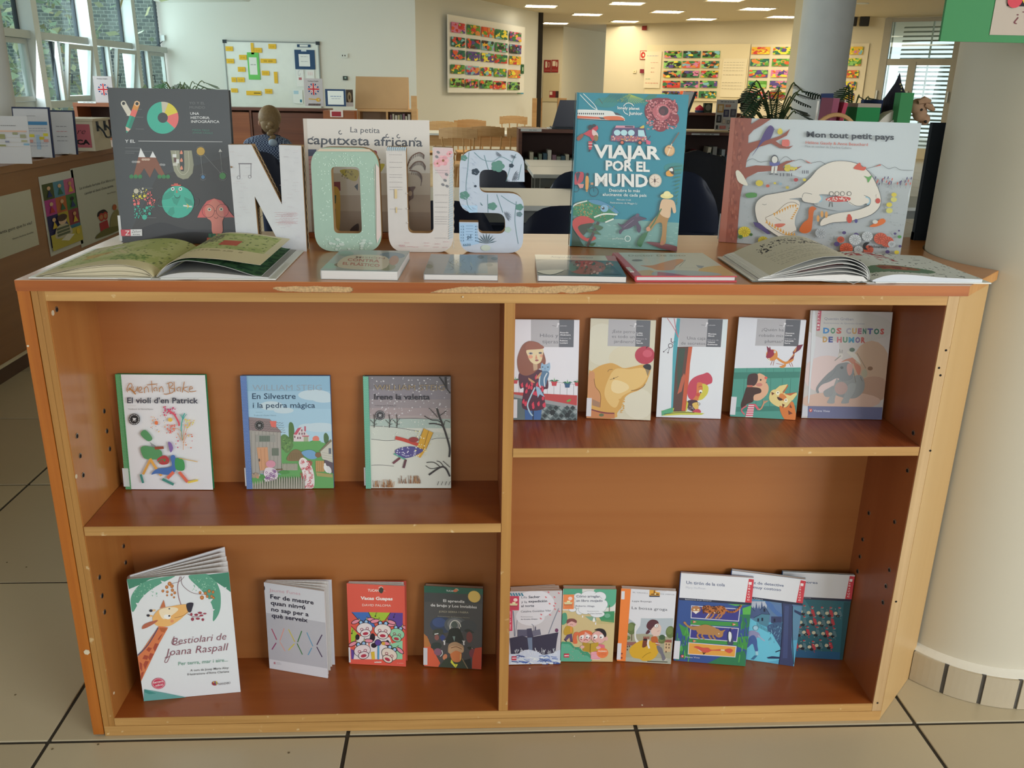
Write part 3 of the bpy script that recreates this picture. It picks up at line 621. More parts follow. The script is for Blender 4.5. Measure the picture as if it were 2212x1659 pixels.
def cow(a, x, y, s, col='d8cfcf', rot=0.0):
 R = lambda dx, dy: (x+(dx*math.cos(rot)-dy*math.sin(rot))*s, y+(dx*math.sin(rot)+dy*math.cos(rot))*s)
 for q, r2 in ((-1.05,1),(1.05,-1)):
  c = R(q, -1.05); a.ell(c[0], c[1], s*.62, s*.28, '25202c', rot-0.25*r2); a.ell(c[0], c[1], s*.52, s*.2, 'd98a9c', rot-0.25*r2)
 for q in (-.45,.45): a.poly([R(q-.12,-1.0), R(q+.12*(1 if q > 0 else -1), -1.6), R(q+.15,-1.0)], '25202c'); a.poly([R(q-.07,-1.0), R(q+.1*(1 if q > 0 else -1), -1.45), R(q+.1,-1.0)], 'd6cf8a')
 for q in (-.35,.35): c = R(q, -.85); a.ell(c[0], c[1], s*.33, s*.3, '25202c', rot); a.ell(c[0], c[1], s*.2, s*.2, '8fb8dc', rot)
 c = R(0,0); a.ell(c[0], c[1], s*1.1, s*.78, '25202c', rot); a.ell(c[0], c[1], s*1.04, s*.72, col, rot)
 c = R(0.05,.62); a.ell(c[0], c[1], s*.72, s*.5, '25202c', rot); a.ell(c[0], c[1], s*.64, s*.43, col, rot); c = R(0.05,.68); a.ell(c[0], c[1], s*.38, s*.2, 'a8344a', rot)
 for q in (-.38,.38): c = R(q, .05); a.ell(c[0], c[1], s*.22, s*.18, '8f3a55', rot); a.ell(c[0], c[1], s*.14, s*.1, col, rot)
def art_cows(W, H):
 a = Art(W, H, [(1192,270),(2008,285),(2035,1402),(1245,1362)], 'd3584a')
 a.text('TUCAN', 1487,372,1640,34, 'e6dcd4', 0.02); a.poly([(1650,330),(1690,305),(1708,350),(1680,395),(1640,365)], '3c3f38', True); a.arc(1670,335,32,200,340,7, 'd8d8d0'); a.line([(1708,355),(1735,362)], 6, 'd8b0a0')
 a.text('Vacas Guapas', 1387,486,1838,44, 'eee4dc', 0.035); a.text('DAVID PALOMA', 1412,575,1815,32, 'ecd9cf', 0.0)
 a.rect(1262,655,1985,1300, 'd3584a'); K = '25202c'
 a.poly([(1260,660),(1500,657),(1600,860),(1450,860)], '3f6ab0'); a.poly([(1500,657),(1810,657),(1740,760),(1600,800)], '9ab83c'); a.poly([(1810,657),(1985,658),(1985,900),(1740,800)], '5a4490'); a.poly([(1262,860),(1345,950),(1300,1090),(1262,1090)], '9ab83c'); a.poly([(1262,1160),(1340,1200),(1330,1300),(1270,1300)], '5a4490')
 for p in ([(1270,665),(1450,860)], [(1500,657),(1600,860)], [(1810,657),(1730,770)], [(1262,850),(1350,930)]): a.line(p, 8, K)
 for x, y in ((1610,680),(1870,690),(1285,920)): a.line([(x-12, y+30),(x, y-20),(x+15, y-12)], 7, K); a.ell(x-14, y+30,11,9, K)
 a.poly([(1340,1010),(1450,960),(1530,970),(1500,1100),(1560,1180),(1640,1300),(1300,1300)], 'd8d0d2'); a.poly([(1530,950),(1600,980),(1800,1000),(1850,1130),(1830,1300),(1560,1300),(1520,1100)], 'd8d0d2'); a.poly([(1780,1100),(1985,1040),(1985,1300),(1860,1300)], '8cc4a0')
 a.ell(1560,1000,38,55, K); a.ell(1580,1110,40,35, K); a.ell(1350,1000,30,40, K); a.ell(1770,1080,28,45, K)
 cow(a, 1905,950,100, '8cc4a0', .2); cow(a, 1447,880,104, 'd8d0d2', -.15); cow(a, 1702,900,112, 'd8cfcb', 0.05); cow(a, 1420,1180,108, 'd6c9cc', -.2); cow(a, 1800,1230,108, 'd6c9bc', .45)
 a.ell(1637,1070,48,46, K); a.ell(1637,1070,40,38, '5a4490'); a.line([(1645,1110),(1645,1300)], 26, '4f94b8'); a.ell(1715,1080,26,24, 'c89a3c'); a.poly([(1540,1200),(1590,1190),(1600,1300),(1555,1300)], 'd0b03c')
 a.text('edebé', 1590,1345,1690,22, 'eedfd8', 0.03); a.text('3ª edición', 1908,1356,2000,13, 'e6b8ac')
 return a
def art_hooded(W, H):
 a = Art(W, H, [(155,150),(1112,160),(1060,1562),(115,1505)], '3a3a3b', 2.3)
 a.poly([(155,150),(1112,160),(1108,270),(150,262)], '1c4538'); a.rect(150,262,1100,420, '323536')
 for (x, y, r, c) in ((420,800,190, '2b3548'),(380,760,110, '324062'),(650,800,190, '43484c'),(640,780,130, '5a5d60'),(850,820,150, '35393c')): a.ell(x, y, r, r*.75, c)
 a.arc(640,830,88,180,360,14, 'b9b3a4', 110); a.arc(640,830,60,180,360,10, '8a8880', 90); a.rect(545,830,565,900, 'a8a49a'); a.rect(700,830,712,880, 'a8a49a')
 a.poly([(520,960),(540,880),(600,850),(700,855),(740,930),(760,1100),(480,1100)], '1f2422', True); a.ell(625,790,50,60, '3f4844'); a.poly([(590,990),(635,990),(620,1080)], '5f6f6c')
 for x, s in ((455,1),(775,-1)):
  a.line([(x, 1140),(x+3*s, 1090)], 22, 'c9cac4')
  for k in (-25,-10,5,20): a.line([(x, 1100),(x+k, 1060)], 8, 'c9cac4')
 a.poly([(270,960),(300,880),(430,870),(440,930),(480,960),(400,960),(300,975)], '30342f', True); a.ell(335,1015,36,48, '6a4440'); a.poly([(300,950),(365,940),(360,955),(300,970)], 'a8b4b8'); a.poly([(380,1010),(430,960),(480,1010),(420,1080)], '2a3560')
 a.poly([(790,880),(860,860),(950,920),(900,930),(810,910)], '262a28', True); a.ell(870,1000,52,96, '5e3432'); a.poly([(130,960),(180,1000),(240,1160),(380,1450),(345,1525),(120,1500)], 'a34a33'); a.poly([(130,950),(200,1040),(230,1170),(130,1180)], '8a5a30')
 a.poly([(235,1180),(270,1110),(370,1100),(410,1150),(380,1200),(280,1210)], '27302e', True); a.ell(345,1260,62,62, '6a4858'); a.line([(410,1230),(420,1290),(380,1340)], 12, 'a8b4c0', True); a.ell(460,1345,34,52, 'a0674a', .4)
 a.poly([(830,1180),(900,1170),(1000,1240),(900,1240)], '22261f', True); a.line([(900,1185),(965,1230)], 9, '8a8a80'); a.ell(925,1280,66,82, '5f3238'); a.poly([(960,1190),(1075,1170),(1060,1560),(900,1545),(910,1370)], '8f3826')
 a.poly([(360,1530),(460,1380),(560,1340),(700,1340),(760,1380),(860,1550)], '2c342a'); a.poly([(770,1400),(880,1370),(900,1550),(850,1555)], '1d211f')
 a.poly([(555,1260),(720,1250),(720,1400),(640,1435),(570,1390)], 'a5633c', True); a.line([(718,1290),(710,1390)], 10, 'cf9a5c'); a.poly([(510,1250),(530,1130),(640,1085),(760,1150),(765,1230),(700,1215),(600,1250),(530,1275)], '8a7058', True); a.poly([(530,1190),(620,1150),(760,1190),(750,1270),(640,1235),(540,1290)], '9c7f62', True); a.line([(560,1190),(650,1170),(740,1210)], 12, '5f3f2a', True)
 a.poly([(560,1385),(610,1465),(670,1470),(630,1540),(550,1440)], 'cfc03c'); a.line([(630,1470),(628,1530)], 5, '4a4420'); a.line([(740,1370),(830,1545)], 14, '6f5f4a')
 a.text('TUCAN', 505,232,640,30, 'c7c2b4', 0.01); a.poly([(620,215),(660,175),(700,190),(680,225),(640,235)], '9c5a40', True); a.arc(670,215,38,250,350,8, '7fa590')
 a.text('El aprendiz', 453,408,803,46, 'cfc8ac', 0.02,413); a.text('de brujo y Los Invisibles', 250,488,1003,46, 'cfc8ac', 0.02,500); a.text('JORDI SIERRA I FABRA', 378,588,862,34, '8f8a78', -0.004,592); a.text('Ilustraciones de Francisco Rovira', 360,660,878,17, '7d7868', 0,672)
 a.ell(963,300,104,101, 'b8924f'); a.arc(963,300,96,0,360,3, '9a7636', None, 24)
 return a
def grey_head(a, x0, x1, x2, x3, y0, y1, title, names, side='5d6068'):
 """the grey title block this row of paperbacks shares: x0..x1 light, x1..x2 dark"""
 a.poly([(x0, y0),(x1, y0),(x1-x3, y1),(x0-x3, y1)], 'a9a9ae'); a.poly([(x1, y0),(x2, y0),(x2-x3, y1),(x1-x3, y1)], side)
 a.line([(x1-95, y0+82),(x1-45, y0+88)], 7, '77777f'); a.ell(x1-12, y0+58,15,14, 'd8d8dc'); a.line([(x1-18, y0+70),(x1-30, y0+108)], 12, 'd0d0d6'); a.text('calcetín', x1+8, y0+90, x1+105,15, 'c2c2c8', 0.005)
 for t, xa, yb, xb, h in title: a.text(t, xa, yb, xb, h, '53545c', -0.008)
 for t, xa, yb, xb, b in names: a.text(t, xa, yb, xb, 19, 'dcdce0' if b else 'b4b4bb', 0.022 if b else 0.0)
def art_girl_cat(W, H):
 a = Art(W, H, [(76,143),(968,145),(967,1585),(48,1582)], 'd3d4dc')
 grey_head(a, 303,690,893,0,143,523, [('Hilos y', 428,385,678,52),('tijeras', 460,470,678,52)], [('Ricardo', 703,328,820,1),('Alcántara', 703,360,850,1),('Dibujos de', 703,408,856,0),('Rebeca', 703,440,810,1),('Luciani', 703,472,810,1)])
 a.line([(60,990),(560,1010),(960,1060)], 4, '5d5d68'); 
 for x in (135,535,627,717,815,910): a.line([(x, 1050),(x, 1210)], 4, '66666f')
 flowerpot(a, 85,1000,60, 'b8404c'); flowerpot(a, 632,1020,72, 'b8404c'); flowerpot(a, 818,1045,72, '35587c'); flowerpot(a, 955,1030,60, 'b8404c')
 a.poly([(50,1170),(960,1215),(960,1365),(500,1280),(50,1200)], 'b04244'); a.poly([(50,1200),(500,1280),(960,1365),(960,1420),(480,1330),(50,1245)], '8f9296'); a.poly([(50,1245),(480,1330),(960,1420),(967,1590),(48,1590)], '5c6a6c')
 g = random.Random(2)
 for i in range(7):
  for j in range(4):
   x, y = 520+i*80+(j % 2)*40-100,1400+j*60; a.poly([(x, y-36),(x+38, y),(x, y+36),(x-38, y)], ['2d3438', '8b9698', '3b464a'][(i+j) % 3])
 for x, y in ((610,1470),(825,1510)): a.poly([(x+(50 if k % 2 else 34)*math.cos(k*PI/8), y+(50 if k % 2 else 34)*math.sin(k*PI/8)) for k in range(16)], '23282c')
 a.poly([(815,1290),(870,1270),(860,1300),(820,1312)], '5aa04a', True)
 a.poly([(215,1400),(460,1400),(445,1580),(220,1580)], '3a5f96'); a.rect(325,1420,345,1580, '23304c')
 a.poly([(150,880),(420,840),(530,960),(545,1110),(480,1150),(490,1410),(190,1410),(205,1120),(150,1110)], '4c2338', True)
 for _ in range(30):
  x, y = g.uniform(170,500), g.uniform(920,1390)
  if x < 190 and y > 1100: continue
  a.ell(x, y, 17,30, 'c93c55', g.uniform(-.3,.3)); a.ell(x+6, y-30,7,14, 'c93c55')
 a.poly([(320,440),(430,480),(480,600),(510,720),(480,800),(400,840),(330,900),(230,930),(140,880),(115,700),(170,530),(240,455)], '85503e', True); a.poly([(330,740),(395,740),(395,840),(340,860)], 'b79c80')
 a.poly([(250,560),(460,540),(465,640),(440,730),(370,765),(300,730),(260,650)], 'd6c7a0', True); a.poly([(230,500),(320,450),(460,500),(465,545),(250,565),(240,590)], '8f5642', True)
 a.ell(300,612,30,15, '8a8a9a'); a.ell(432,605,24,13, '4a4450'); a.ell(300,612,12,11, '33303c'); a.ell(295,660,34,26, 'd69a7c'); a.ell(447,645,18,24, 'd69a7c'); a.poly([(375,620),(395,690),(360,690)], 'c98a6c'); a.poly([(358,710),(382,695),(412,708),(385,725)], '9c5a5a', True)
 a.poly([(440,810),(455,745),(480,765),(530,765),(565,745),(568,840),(520,890),(470,870)], '86a9c6', True); a.poly([(455,870),(555,880),(530,1000),(500,1080),(420,1060),(410,1000)], '4f7394', True); a.line([(430,930),(420,1040),(440,1100)], 16, 'b8c8d6', True); a.line([(530,890),(490,980),(500,1090)], 16, 'c4d0dc', True)
 for x in (465,540): a.ell(x, 805,12,7, '2c3c4c')
 a.line([(500,815),(500,840)], 6, '3a4a78'); a.poly([(370,1080),(420,1100),(500,1240),(430,1200),(400,1250)], '8fb0cc'); a.line([(360,1100),(300,1230),(255,1360),(290,1470),(330,1520)], 20, 'a3c0d2', True)
 a.poly([(270,960),(355,1020),(340,1035),(280,1000)], 'b98a68', True); a.poly([(375,960),(440,880),(450,900),(410,965)], 'b98a68', True)
 return a
def art_dog(W, H):
 a = Art(W, H, [(1130,133),(2078,133),(2027,1590),(1104,1550)], 'c6c2ad')
 for (x, y, rx, ry, c) in ((1300,500,260,300, 'cccab8'),(1700,700,300,200, 'ccc6ae'),(1850,1350,220,220, 'cdcab8')): a.ell(x, y, rx, ry, c)
 grey_head(a, 1387,1788,1998,8,138,522, [('¡Este perro', 1442,330,1768,46),('es todo un', 1440,402,1766,46),('jardinero!', 1470,474,1762,46)], [('Lolita', 1795,333,1882,1),('Bosch', 1795,362,1886,1),('Dibujos de', 1793,415,1950,0),('Ester', 1793,446,1866,1),('García', 1793,478,1890,1)])
 a.poly([(1120,920),(1160,880),(1290,800),(1430,765),(1520,790),(1620,835),(1760,810),(1890,780),(1990,790),(2015,850),(1985,960),(1940,1060),(1850,1150),(1720,1200),(1640,1270),(1600,1390),(1540,1480),(1505,1550),(1104,1550)], 'c89c55', True)
 a.poly([(1500,850),(1700,850),(1880,830),(1980,900),(1900,1070),(1750,1160),(1600,1250),(1520,1400),(1420,1350),(1350,1200),(1400,1000)], 'd6b575', True); a.poly([(1480,1010),(1650,1050),(1700,1130),(1560,1200),(1450,1150)], 'ddc898', True)
 a.poly([(1120,930),(1200,900),(1215,1080),(1280,1200),(1300,1330),(1290,1400),(1180,1330),(1115,1250)], 'c28b62', True); a.line([(1200,990),(1220,1100),(1280,1180),(1300,1260),(1290,1400)], 9, '8a6038', True); a.poly([(1180,1280),(1290,1330),(1280,1400),(1180,1370)], '9c7a62')
 a.poly([(1115,1420),(1505,1490),(1505,1560),(1104,1550)], 'b8784c'); a.line([(1170,1430),(1340,1475),(1500,1485)], 18, '743440', True); a.ell(1315,1508,36,22, '5c6a48')
 a.poly([(1900,800),(1960,770),(2015,790),(2015,850),(1980,860),(1930,840)], '2e3036', True); a.poly([(1930,840),(2000,860),(1970,950),(1950,890)], '8a7a60'); a.line([(1390,890),(1410,862),(1460,855)], 7, '7a5a34', True); a.line([(1425,1005),(1480,985),(1545,955)], 7, '8a6840', True); a.ell(1480,984,9,10, '3a3028'); a.line([(1735,1160),(1820,1145),(1900,1110),(1940,1060)], 8, '6b4a2c', True)
 a.ell(1925,645,148,130, 'ae3c50'); a.ell(1960,620,70,55, 'c2566a'); a.poly([(1930,545),(1945,520),(1970,515),(1950,545)], '5f2230'); a.dots(30,1560,1280,1640,1480,10, ['c89c55'], 6)
 return a
def art_redhead(W, H):
 a = Art(W, H, [(105,115),(1035,120),(972,1560),(45,1532)], 'cfd4da')
 a.rect(955,118,1040,520, 'c9d4d8')
 a.line([(345,120),(300,520),(292,1000),(285,1440)], 60, '4f9dab', True); a.line([(180,120),(270,250),(340,390)], 9, 'b06a78', True); a.line([(275,120),(310,300),(340,380)], 10, 'b86a78', True)
 grey_head(a, 360,752,962,20,122,515, [('Una caja', 462,415,722,46),('de secretos', 378,488,722,44)], [('Muntsa', 757,338,875,1),('Mimó', 757,368,848,1),('Dibujos de', 752,425,908,0),('Valentí', 750,455,860,1),('Gubianas', 750,488,895,1)])
 a.poly([(330,520),(530,515),(505,800),(465,1450),(280,1455),(300,900)], '5b4440'); a.poly([(485,520),(540,515),(512,760),(500,1000),(470,1300),(465,1445),(405,1440),(430,1100),(455,820)], 'bb5a40'); a.poly([(395,960),(430,895),(450,940),(400,1160),(340,1200)], 'b0604c')
 a.poly([(350,540),(440,540),(400,900),(340,1200),(330,800)], '3f4f48')
 a.line([(240,400),(240,450),(270,470)], 12, '6a4c60'); a.ring(232,505,30,9, '4a3f4c'); a.line([(210,530),(140,590)], 5, '4a3f4c'); a.line([(220,535),(200,600)], 5, '4a3f4c'); a.ell(138,592,9,9, '4a3f4c'); a.ell(198,606,9,9, '4a3f4c'); a.line([(262,450),(300,450)], 5, '4a3f4c')
 a.poly([(500,1050),(545,980),(610,935),(700,905),(770,885),(830,950),(830,1030),(770,1060),(740,1100),(700,1060),(620,1040),(620,1290),(520,1270),(480,1180)], 'b8465a', True); a.poly([(620,1040),(700,1045),(690,1180),(660,1280),(560,1290),(610,1200)], 'c87848', True)
 a.poly([(695,1045),(775,1080),(775,1180),(710,1265),(660,1285),(640,1280),(670,1200),(700,1120)], 'c3bc4c', True); a.ell(672,1160,24,26, 'e2e2d8'); a.ell(672,1175,14,10, '3a3030'); a.arc(670,1110,28,200,320,6, '7a3c34'); a.ell(632,1205,30,26, 'bd5044')
 a.poly([(500,1290),(620,1290),(640,1380),(590,1450),(500,1420),(485,1350)], '4a3440', True); a.dots(40,490,1370,600,1450,4, ['b9b0b4'], 4); a.poly([(555,1340),(640,1320),(640,1420),(600,1420)], 'd0b060', True); a.poly([(600,1420),(660,1420),(680,1468),(560,1465)], 'b8465a', True); a.ring(650,1340,18,6, '7a6a60')
 a.poly([(120,1440),(300,1400),(285,1455),(480,1450),(735,1478),(690,1500),(400,1500),(125,1515)], 'b7ba4c'); a.poly([(120,1445),(280,1390),(285,1460),(125,1512)], '57a07a'); a.line([(150,1490),(350,1468),(590,1465)], 9, '3f4a40', True); a.poly([(475,1290),(500,1330),(480,1440),(460,1440)], 'c3bc4c')
 return a
def art_feathers(W, H):
 a = Art(W, H, [(1212,103),(2167,118),(2042,1578),(1093,1515)], 'cdd0d8')
 grey_head(a, 1468,1872,2087,28,118,495, [('¿Quién ha', 1530,285,1842,44),('robado mis', 1495,368,1838,44),('plumas?', 1578,450,1832,44)], [('Gemma', 1868,318,1998,1),('Llenas', 1865,348,1966,1),('Dibujos de', 1862,398,2022,0),('Sebastià', 1860,428,1990,1),('Serra', 1858,460,1940,1)])
 a.poly([(1150,820),(2105,800),(2042,1578),(1093,1515)], '4d9084'); a.poly([(1145,880),(2100,862),(2090,950),(1142,975)], '3c7a6f'); a.poly([(1110,1380),(2055,1360),(2050,1440),(1100,1450)], '3c7a6f')
 for x in (1290,1470,1560,1670,1840,1960): a.line([(x, 960),(x-10,1370)], 5, '356b62'); a.line([(x+40,815),(x+38,870)], 4, '356b62')
 a.poly([(1600,640),(1610,580),(1680,545),(1750,570),(1760,650),(1720,700),(1640,700)], 'c98545', True); a.poly([(1600,640),(1640,560),(1700,555),(1710,620),(1650,670),(1605,665)], '8f3048', True); a.poly([(1620,600),(1605,495),(1640,530),(1650,500),(1668,560)], '7a2c44')
 for x, y in ((1722,580),(1638,690)): a.ell(x, y, 16,18, 'e4e0d4'); a.ell(x, y, 6,7, '2c2424')
 a.poly([(1750,650),(1880,720),(1960,650),(2010,580),(2000,640),(1990,700),(1930,740),(1860,750),(1760,690)], 'c98545', True); a.poly([(1980,580),(2050,480),(2130,465),(2090,540),(1990,610)], '6d2c40'); a.poly([(1990,580),(2040,500),(2020,580)], 'c98545'); a.poly([(1960,660),(2010,615),(1990,670),(1920,710)], '6d2c40')
 for p in ([(1690,700),(1665,770)], [(1715,700),(1700,775)], [(1935,740),(1960,790)], [(1965,730),(1988,790)], [(1745,745),(1830,760),(1860,770)]): a.line(p, 7, '9c5a4c')
 a.poly([(1880,750),(1830,775),(1790,790),(1830,810),(1880,790)], 'c98545', True)
 a.poly([(1480,900),(1560,910),(1610,960),(1605,1010),(1640,1090),(1620,1190),(1520,1280),(1420,1270),(1450,1150),(1400,1060)], 'd0a487', True); a.poly([(1330,1030),(1350,920),(1430,890),(1480,910),(1480,1000),(1430,1070),(1340,1060)], '453236', True)
 a.poly([(1330,1090),(1420,1090),(1520,1110),(1530,1170),(1430,1210),(1420,1300),(1330,1340),(1270,1400),(1245,1350),(1290,1200)], '43302f', True); a.rect(1330,1062,1410,1090, 'b8685c'); a.ell(1600,955,22,20, 'c8625a'); a.ell(1525,985,13,13, '2a2024'); a.ell(1505,1055,46,26, 'bd7a70'); a.poly([(1600,1010),(1615,1025),(1600,1035)], '3c4a54')
 for k in range(6): y = 1335+k*32; a.poly([(1360-k*8, y),(1440-k*4, y),(1440-k*4, y+16),(1355-k*8, y+16)], 'c44a62'); a.poly([(1355-k*8, y+16),(1440-k*4, y+16),(1438-k*4, y+32),(1350-k*8, y+32)], 'd8c8cc')
 a.line([(1440,1340),(1500,1420)], 30, 'c8606c'); a.line([(1500,1420),(1540,1400),(1580,1310)], 20, 'c48f70', True)
 for k in (-25,0,25,50): a.line([(1585,1325),(1590+k, 1285)], 9, 'c48f70')
 a.line([(1330,1360),(1255,1420),(1300,1490)], 18, 'c8606c', True)
 a.poly([(1655,1200),(1700,1130),(1800,1130),(1880,1180),(1990,1250),(1940,1340),(1880,1390),(1760,1370),(1660,1290)], 'd3c184', True); a.poly([(1730,1130),(1800,1070),(1915,1045),(1900,1090),(1830,1170)], 'd3c184'); a.poly([(1840,1180),(1915,1050),(1925,1070),(1860,1180)], 'b0603a'); a.poly([(1940,1210),(2055,1170),(2055,1200),(1990,1290)], 'd3c184'); a.poly([(1870,1190),(2050,1165),(1960,1215)], 'b0603a')
 a.poly([(1800,1370),(1900,1390),(1990,1300),(2040,1440),(2040,1578),(1880,1565)], 'c7743c', True); a.poly([(1820,1180),(1900,1230),(1880,1290),(1790,1260)], 'c87a44', True); a.poly([(1770,1230),(1850,1270),(1810,1290),(1775,1265)], '4a2c28', True)
 for x, y in ((1775,1175),(1895,1285)): a.ell(x, y, 27,30, 'e2dcc4'); a.ell(x, y-4,8,9, '2c2424')
 for p in ([(1680,1160),(1730,1180),(1690,1210)], [(1840,1330),(1880,1350),(1850,1400)], [(1930,1430),(2000,1480),(1940,1500)], [(1960,1340),(1990,1400),(1950,1390)]): a.poly(p, '6b3a2c')
 return a
def art_elephant(W, H):
 a = Art(W, H, [(155,90),(1268,90),(1187,1582),(68,1557)], 'b6b2b0')
 for (x, y, rx, ry, c) in ((300,600,260,300, 'c2bfc4'),(400,950,330,260, 'c9b6b4'),(1000,900,280,420, 'b39a86'),(1050,1150,240,180, 'a88a78'),(700,300,600,210, 'b0afab'),(600,1320,560,130, 'c0a496')): a.ell(x, y, rx, ry, c)
 a.text('Quentin Gréban', 340,210,732,34, '6a6c82', 0.004); a.text('Ilustraciones de Quentin Gréban', 335,262,888,20, '74768a')
 cols = ['2a74ae', '3f7a5a', 'ae4a44', '8c8a98', 'b08a4c', '96506e', '2f6a5c', '4a4a8c', '2f6a5c', 'ae4a44']; xs = [330,430,508,640,722,800,868,930,1020,1108,1175]
 for ch_, c, x, x2 in zip('DOSCUENTOS', cols, xs, xs[1:]): a.text(ch_, x, 388, x2-14 if ch_ != 'S' or x > 1000 else x2-60,72, c, 0.05)
 xs2 = [328,405,520,600,678,770,850,920]
 for ch_, c, x, x2 in zip('DEHUMOR', ['b08a4c', '3a4a8c', 'ae5a64', '4f7a62', '3f88a8', '6f5a8c', 'ae4a44'], xs2, xs2[1:]): a.text(ch_, x, 508, (x2-14 if ch_ != 'E' else 465), 72, c, 0.05)
 a.poly([(255,90),(300,90),(284,357),(240,357)], 'a83a50')
 for k, ch_ in enumerate('PIÑATA'): a.text(ch_, 250,340-k*44,278,26, 'd9c6ca', 0.02)
 E1 = '858a8c'
 a.poly([(700,1000),(850,950),(920,1050),(910,1180),(820,1270),(700,1280),(540,1240),(500,1150),(560,1020)], E1, True); a.poly([(530,820),(600,790),(700,790),(770,900),(740,1010),(620,1040),(540,1000),(440,1050),(340,1090),(290,1150),(300,1200),(275,1210),(255,1160),(290,1080),(400,950),(480,880)], '7d8286', True)
 a.poly([(680,800),(745,820),(740,930),(700,960),(670,880)], 'b8908a', True); a.poly([(540,1000),(560,1120),(520,1280),(510,1350),(415,1345),(440,1280),(500,1100)], '8f9496', True); a.poly([(700,1090),(800,1080),(780,1200),(720,1300),(710,1345),(610,1350),(640,1270)], '8f9496', True); a.poly([(360,1190),(430,1140),(500,1110),(480,1240),(390,1260)], '8a8f92', True); a.ell(600,1140,90,90, 'a8908c')
 a.ell(600,855,22,18, '5a5f62'); a.line([(520,880),(470,960),(380,1040)], 5, '6f7478', True)
 a.poly([(590,780),(650,740),(720,720),(780,700),(780,780),(740,800),(680,760)], 'b07a68', True); a.poly([(760,780),(850,830),(860,900),(840,960),(800,900)], 'b0705c', True); a.line([(800,650),(900,810),(930,860)], 6, '6a6a5c', True); a.ell(732,608,38,28, '55685a'); a.ell(992,862,36,28, '7c5f4a'); a.ell(575,690,34,40, 'c4c0ba'); a.poly([(660,640),(780,660),(860,800),(800,760)], 'c0bdb4', True); a.ell(915,930,40,60, 'a3a08e'); a.line([(770,930),(800,1060)], 8, '6d6a60'); a.line([(860,980),(890,1040)], 8, '6d6a60'); a.line([(580,690),(500,760)], 12, '8a8a86'); a.line([(570,660),(560,600)], 5, '6a6a66'); a.line([(590,660),(600,610)], 5, '6a6a66')
 a.poly([(150,1390),(1190,1405),(1187,1582),(150,1555)], '64688a'); a.poly([(70,1390),(150,1390),(150,1530),(72,1530)], 'b9bcc4')
 a.ell(190,1450,24,26, 'b04a48'); a.text('V', 178,1465,204,26, 'e0d0c8', 0.04); a.text('Vicens Vives', 230,1468,455,30, 'c9cad6', 0.004,1475)
 a.poly([(180,130),(215,110),(230,500),(190,900),(170,1300),(150,1300),(170,700)], 'c4c8cc', True)
 return a
def boat_logo(a, x0, y0, x1, y1, c):
 a.rect(x0, y0, x1, y1, c); w_, h_ = x1-x0, y1-y0; a.ell(x0+w_*.65, y0+h_*.27, w_*.2, h_*.12, 'e8c9c4'); a.poly([(x0+w_*.05, y0+h_*.52),(x1-w_*.12, y0+h_*.52),(x1-w_*.2, y0+h_*.66),(x0+w_*.15, y0+h_*.66)], 'c9c49a'); a.rect(x0+w_*.35, y0+h_*.42, x0+w_*.65, y0+h_*.53, 'ddd6a8'); a.rect(x0+w_*.05, y0+h_*.69, x1-w_*.15, y0+h_*.72, '5a3a3a'); a.scribble(x0+w_*.2, y0+h_*.8, x1-w_*.15,6, '9c4a44', 5); a.scribble(x0+w_*.2, y0+h_*.9, x1-w_*.15,6, '9c4a44', 5)
